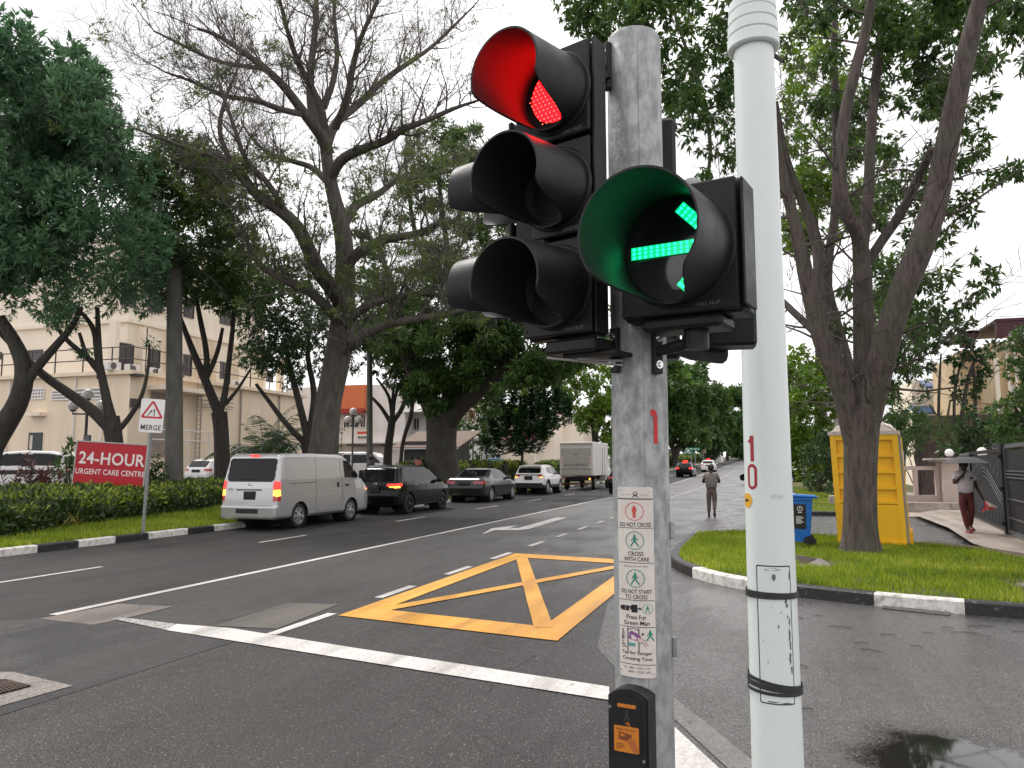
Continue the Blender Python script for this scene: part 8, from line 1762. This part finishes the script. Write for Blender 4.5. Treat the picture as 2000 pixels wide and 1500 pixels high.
mb=MB(); tbox(mb,.05,Wt-.05,-.06,.0,-Dt+.05,-.1); mb.build('skid',M['under'],t,org=og)
# ---- blue wheelie bin ----
M['bin_blue']=mat('blue_bin_plastic',(.008,.15,.50),(.008,.13,.44),scale=6,rough=.4)
p=G(1562,1066,.13); t=thing('recycling_bin','blue wheeled recycling bin with black label behind the pale lamp post','bin',p); og=tuple(p)
mb=MB(); pr=[(-.22,.10),(.20,.10),(.27,.98),(-.28,.98)]; A=[(x,z) for x,z in pr]; V=[]
for (x,z),ww in zip(pr,(.20,.20,.27,.27)):
    for s_ in(-1,1): V.append((p.x+x,p.y+s_*ww*.95,p.z+z))
mb.add(V,[(0,2,3,1),(2,4,5,3),(4,6,7,5),(6,0,1,7),(0,6,4,2),(1,3,5,7)]); mb.build('tub',M['bin_blue'],t,org=og)
mb=MB(); mb.box((p.x+.02,p.y,p.z+1.02),(.66,.60,.055),Matrix.Rotation(rad(2),3,'Y'),bev=.02); mb.box((p.x-.02,p.y,p.z+.965),(.58,.57,.05),bev=.01); mb.build('lid',M['bin_blue'],t,org=og)
mb=MB(); mb.tube([(p.x+.33,p.y-.22,p.z+.98),(p.x+.36,p.y-.2,p.z+1.0),(p.x+.36,p.y+.2,p.z+1.0),(p.x+.33,p.y+.22,p.z+.98)],.016,8); mb.build('handle',M['bin_blue'],t,org=og)
for s_ in(-1,1): mb=MB(); mb.lathe((p.x+.19,p.y+s_*.27,p.z+.11),(0,s_,0),[(-.05,.10),(-.05,.12),(0,.12),(.003,.085),(.003,.03),(.012,.03),(.012,.001)],24); mb.build('wheel',M['tyre'],t,org=og)
f0=Vector((p.x,p.y-.235,p.z)); fU=Vector((1,0,0)); fV=Vector((0,-.075,1)).normalized(); fo=Vector((0,-.001,0))
def fp(u,v,e=.004): return Vector((p.x+u,p.y-(.19+(.255-.19)*(v-.10)/.88)-e,p.z+v))
mb=MB(); mb.add([fp(-.10,.36),fp(.13,.36),fp(.14,.86),fp(-.10,.86)],[(0,1,2,3)]); lb=mb.build('label',M['ink'],t,org=og)
mb=MB(); cc=fp(.02,.77,.006); N2_=Vector((0,-1,0)); 
for i in range(20):
    a,b_=2*PI*i/20,2*PI*(i+1)/20; mb.add([fp(.02+math.cos(a)*.055,.77+math.sin(a)*.055,.006),fp(.02+math.cos(b_)*.055,.77+math.sin(b_)*.055,.006),fp(.02+math.cos(b_)*.045,.77+math.sin(b_)*.045,.006),fp(.02+math.cos(a)*.045,.77+math.sin(a)*.045,.006)],[(0,1,2,3)])
addtext(mb,'?',.09,fp(.02,.77,.007),fU,fV,.001,bold=.02); addtext(mb,'RECYCLE',.034,fp(.02,.69,.007),fU,fV,.001,bold=.01) if False else None
for k in range(6): mb.add([fp(-.06,.60-.026*k,.006),fp(.06+.03*math.sin(k*2),.60-.026*k,.006),fp(.06+.03*math.sin(k*2),.612-.026*k,.006),fp(-.06,.612-.026*k,.006)],[(0,1,2,3)])
mb.add([fp(-.02,.685,.006),fp(.06,.685,.006),fp(.06,.70,.006),fp(-.02,.70,.006)],[(0,1,2,3)]); mb.build('label_print',M['sign_white'],lb,org=og); t.scale=(.9,.9,.9)
# stone block and far kerb details
p=G(1632,985,.13); t=thing('concrete_block','pale concrete block beside the hedge left of the toilet','block',p); mb=MB(); mb.box(p+Vector((0,0,.16)),(.45,.4,.34),bev=.03); mb.build('block',M['coping'],t,org=tuple(p))
# ================= people =================
SK=mat('brown_skin',(.10,.05,.032),rough=.6); SKd=mat('dark_skin',(.035,.018,.013),rough=.6); HAIR=mat('black_hair',(.006,.005,.005),rough=.6)
def skinmesh(name,verts,edges,radii,m,parent,sub=1,root=0):
    me=bpy.data.meshes.new(name); me.from_pydata([tuple(v) for v in verts],edges,[]); o=bpy.data.objects.new(name,me); COL.objects.link(o)
    md=o.modifiers.new('Skin','SKIN'); md.use_smooth_shade=True
    sv=me.skin_vertices[0].data
    for i,r in enumerate(radii): sv[i].radius=(r,r) if not hasattr(r,'__len__') else r; sv[i].use_root=(i==root)
    s_=o.modifiers.new('Sub','SUBSURF'); s_.levels=sub; s_.render_levels=sub
    dg=bpy.context.evaluated_depsgraph_get(); nm=bpy.data.meshes.new_from_object(o.evaluated_get(dg)); bpy.data.objects.remove(o)
    o=bpy.data.objects.new(name,nm); COL.objects.link(o); nm.materials.clear(); nm.materials.append(m); nm.polygons.foreach_set('use_smooth',[True]*len(nm.polygons)); o.parent=parent; return o
def person(label,loc,rz,J,shirt,trouser,skin=SK,group=None,short=.55,fingers=True,hem=1.0,hat=None,shoe=None):
    "J: joints, figure faces local -Y. x>0 is the figure's left"
    t=thing('person',label,'person',loc,rz,group)
    V=[];E=[];Rr=[]
    def add(p,r,par=None):
        V.append(Vector(p)); Rr.append(r); i=len(V)-1
        if par is not None: E.append((par,i))
        return i
    pel=add(J['pelvis'],(.12,.085)); sp=add(J['chest'].lerp(J['pelvis'],.5),(.11,.08),pel); ch=add(J['chest'],(.12,.085),sp); nk=add(J['neck'],.055,ch); hd=add(J['neck'].lerp(J['head'],.55),.062,nk); h2=add(J['head'],(.082,.098),hd); h3=add(J['head']+Vector((0,0,.10)),.062,h2)
    add(J['head']+Vector((0,-.095,-.015)),.014,h2)
    for s_ in('l','r'):
        sh=add(J['sh'+s_],.062,ch); el=add(J['el'+s_],.042,sh); wr=add(J['wr'+s_],.027,el); d=(J['wr'+s_]-J['el'+s_]).normalized(); pm=add(J['wr'+s_]+d*.07,.030,wr)
        sd=d.orthogonal().normalized(); 
        for k in range(4):
            o_=sd*(k-1.5)*.019; a=add(V[pm]+o_+d*.04,.0095,pm); b_=add(V[a]+d*(.032-.004*abs(k-1.5))+Vector((0,-.008,-.004)),.0085,a); add(V[b_]+d*.02+Vector((0,-.014,-.002)),.0075,b_)
        a=add(J['wr'+s_]+d*.045-sd*.034,.0105,wr); add(V[a]+d*.035-sd*.012,.009,a)
        hp=add(J['hip'+s_],.092,pel); kn=add(J['kn'+s_],.058,hp); an=add(J['an'+s_],.036,kn); add(J['an'+s_]+J.get('ft'+s_,Vector((0,-.14,-.045))),.034,an)
    skinmesh('body',V,E,Rr,skin,t,1)
    def cloth(name,chains,m):
        V=[];E=[];Rr=[]; ids={}
        for ch_ in chains:
            prev=None
            for key,p,r in ch_:
                if key in ids: i=ids[key]
                else: V.append(p); Rr.append(r); i=len(V)-1; ids[key]=i
                if prev is not None: E.append((prev,i))
                prev=i
        return skinmesh(name,V,E,Rr,m,t,1)
    L_=lambda a,b_,f:J[a].lerp(J[b_],f)
    pelt=J['pelvis']+Vector((0,0,-.05*hem)); 
    ch_=[[('p',pelt,(.20,.16)),('m',L_('chest','pelvis',.5),(.185,.145)),('c',J['chest'],(.19,.145)),('n',L_('chest','neck',.72),(.10,.085))]]
    for s_ in'lr': ch_.append([('c',J['chest'],.16),('s'+s_,J['sh'+s_],.080),('e'+s_,J['sh'+s_].lerp(J['el'+s_],short*.6),.072),('f'+s_,J['sh'+s_].lerp(J['el'+s_],short*1.2),.066)])
    cloth('shirt',ch_,shirt)
    ch_=[[('w',J['pelvis']+Vector((0,0,.06)),(.150,.115)),('p',J['pelvis']+Vector((0,0,-.03)),(.150,.120))]]
    for s_ in'lr': ch_.append([('p',J['pelvis'],.13),('h'+s_,J['hip'+s_],.105),('t'+s_,L_('hip'+s_,'kn'+s_,.5),.092),('k'+s_,J['kn'+s_],.074),('c'+s_,L_('kn'+s_,'an'+s_,.5),.064),('a'+s_,L_('kn'+s_,'an'+s_,.90),.058)])
    cloth('trousers',ch_,trouser)
    mb=MB(); mb.sphere(J['head']+Vector((0,.018,.045)),.108,16,(.90,1.06,1.0)); mb.build('hair',HAIR,t,smooth=80)
    for s_ in'lr':
        mb=MB(); f=J.get('ft'+s_,Vector((0,-.14,-.045))); a=J['an'+s_]; d=Vector((f.x,f.y,f.z)).normalized(); mb.tube([a+Vector((0,.05,-.055)),a+Vector((0,0,-.055))+d*.03,a+f+d*.05],[.036,.042,.038],10); mb.build('shoe',shoe or mat('sandal',(.03,.018,.014),rough=.7),t,smooth=70)
    return t
Vv=Vector
def stand(h=1.68,**k):
    s=h/1.70; J=dict(pelvis=Vv((0,0,.93)),chest=Vv((0,.0,1.25)),neck=Vv((0,.005,1.46)),head=Vv((0,-.01,1.58)),shl=Vv((.17,0,1.38)),shr=Vv((-.17,0,1.38)),ell=Vv((.23,.03,1.11)),elr=Vv((-.23,.03,1.11)),wrl=Vv((.24,-.05,.87)),wrr=Vv((-.24,-.05,.87)),hipl=Vv((.085,0,.88)),hipr=Vv((-.085,0,.88)),knl=Vv((.095,-.02,.49)),knr=Vv((-.095,-.02,.49)),anl=Vv((.10,.01,.09)),anr=Vv((-.10,.01,.09)))
    J.update(k); return {a:b_*s for a,b_ in J.items()}
# man walking away on the road (faces away from us)
p=G(1391,1010); J=stand(1.60,ell=Vv((.27,-.02,1.13)),elr=Vv((-.27,-.02,1.13)),wrl=Vv((.16,-.22,1.15)),wrr=Vv((-.12,-.24,1.17)),head=Vv((0,-.03,1.575)),knl=Vv((.09,-.05,.50)),anl=Vv((.10,-.06,.10)),knr=Vv((-.09,-.02,.50)),anr=Vv((-.08,.24,.22)),ftr=Vv((0,-.05,-.14)))
m1=mat('taupe_shirt',(.19,.165,.145),(.16,.14,.125),scale=12,rough=.85,bump=.2); m2=mat('brown_trousers',(.125,.09,.08),(.105,.075,.068),scale=12,rough=.85,bump=.2)
t=person('man in taupe shirt and brown trousers walking away along the wet road','' or (p.x,p.y,0),PI+YAW*.2,J,m1,m2,SKd)
mb=MB(); mb.lathe(J['pelvis']+Vv((0,0,.045)),ZU,[(0,.157),(.035,.157)],20); o=mb.build('belt',M['trim'],t); o.scale=(1,.8,1)
# man with umbrella
p=G(1890,1040,.12); J=stand(1.60,ell=Vv((.235,.02,1.10)),wrl=Vv((.30,-.10,.88)),elr=Vv((-.24,-.03,1.14)),wrr=Vv((-.12,-.20,1.33)),knl=Vv((.10,-.02,.49)),anl=Vv((.11,.13,.13)),knr=Vv((-.07,-.06,.49)),anr=Vv((-.02,-.08,.085)))
m1=mat('white_tshirt',(.60,.58,.62),(.52,.50,.54),scale=10,rough=.85,bump=.2); m2=mat('maroon_trousers',(.11,.022,.022),(.09,.018,.018),scale=12,rough=.85)
base=(p.x,p.y,.12); rzu=rad(6); t=person('man in white t-shirt and maroon trousers walking under a black umbrella','' or base,rzu,J,m1,m2,SKd,shoe=mat('red_sandal',(.25,.05,.045),rough=.6))
mb=MB(); q=J['chest']+Vv((.09,-.150,.03)); mb.box(q,(.05,.008,.05)); mb.build('shirt_badge',M['trim'],t)
RZ=Matrix.Rotation(rzu,3,'Z'); hw=Vector(base)+RZ@(J['wrr']+Vv((.02,-.05,.06)))
um=thing('umbrella','open black umbrella held over the man in the white t-shirt','umbrella',hw); og=tuple(hw)
topz=hw+Vector((.04,.06,.35)); mb=MB(); mb.tube([hw-ZU*.10,topz],.008,8); mb.build('shaft',M['steel_dark'],um,org=og); mb=MB(); mb.tube([hw-ZU*.12,hw+ZU*.03],.014,8); mb.build('handle',M['trim'],um,org=og)
V=[topz+ZU*.02];F=[]; n=8; rings=5; cx=topz+Vector((.10,0,0))
for i in range(1,rings+1):
    f=i/rings; 
    for k in range(n*4):
        a=2*PI*k/(n*4); sc_=1-.045*(math.cos(a*n)*-.5+.5)*f; R__=.47*f*sc_; V.append(topz+Vector((math.cos(a)*R__+.03*f,math.sin(a)*R__,-.145*f*f+.02)))
m_=n*4
F=[(0,1+k,1+(k+1)%m_) for k in range(m_)]+[(1+(i-1)*m_+k,1+i*m_+k,1+i*m_+(k+1)%m_,1+(i-1)*m_+(k+1)%m_) for i in range(1,rings) for k in range(m_)]
mb=MB(); mb.add(V,F); mb.build('canopy',mat('umbrella_cloth',(.045,.042,.047),rough=.7),um,org=og,smooth=60)
mb=MB()
for k in range(8): a=2*PI*k/8; mb.tube([topz-ZU*.02,topz+Vector((math.cos(a)*.28+.015,math.sin(a)*.28,-.04)),topz+Vector((math.cos(a)*.46+.03,math.sin(a)*.46,-.135))],.004,4)
mb.build('ribs',M['steel_dark'],um,org=og); mb=MB(); mb.tube([topz,topz+ZU*.06],[.007,.003],6); mb.build('ferrule',M['steel_dark'],um,org=og)
hl=Vector(base)+RZ@(J['wrl']+(J['wrl']-J['ell']).normalized()*.10); bg_=thing('carrier_bag','red white and blue plastic carrier bag in the left hand of the umbrella man','bag',hl); og=tuple(hl)
def bagm(name,off,col,s=1):
    mb=MB(); c=hl+Vector(off); V=[hl,c+Vector((-.10*s,-.04,-.26)),c+Vector((.17*s,-.05,-.20)),c+Vector((.16*s,.06,-.22)),c+Vector((-.09*s,.06,-.28)),c+Vector((.02,-.08,-.16)),c+Vector((.03,.08,-.16))]
    mb.add(V,[(0,1,5),(0,5,2),(5,1,2),(0,2,3),(0,3,6),(6,3,4),(0,6,4),(0,4,1),(1,4,3,2)]); mb.build(name,mat(name+'_plastic',col,rough=.35),bg_,org=og)
bagm('red_part',(.05,0,0),(.62,.04,.06)); bagm('white_part',(.11,-.01,.03),(.72,.55,.52),.9); bagm('blue_part',(-.03,.02,.0),(.03,.05,.14),.8)
# bystanders behind the parked cars
ms=mat('red_check_shirt',(.32,.09,.085),rough=.8); mk=mat('dark_clothes',(.025,.025,.03),rough=.8); mw=mat('pale_clothes',(.55,.5,.5),rough=.8)
def by(label,px,d,sh,tr,rz,h=1.68,g_=.42,skin=SK,**k):
    q=at(px,905,d); person(label,(q.x,q.y,g_),rz,stand(h,**k),sh,tr,skin)
by('dark haired person in black standing behind the black estate car',725,33.5,mk,mk,2.6,1.62,.35)
by('man in a red shirt with his back turned by the shed',817,42,ms,mk,2.9,1.70,.38)
by('person in pale clothes half hidden behind the man in red',805,43,mw,mk,3.3,1.66,.38)
by('dark haired woman in black looking down beside the kiosk',985,55,mk,mk,.8,1.55,.30,head=Vv((0,-.06,1.555)))
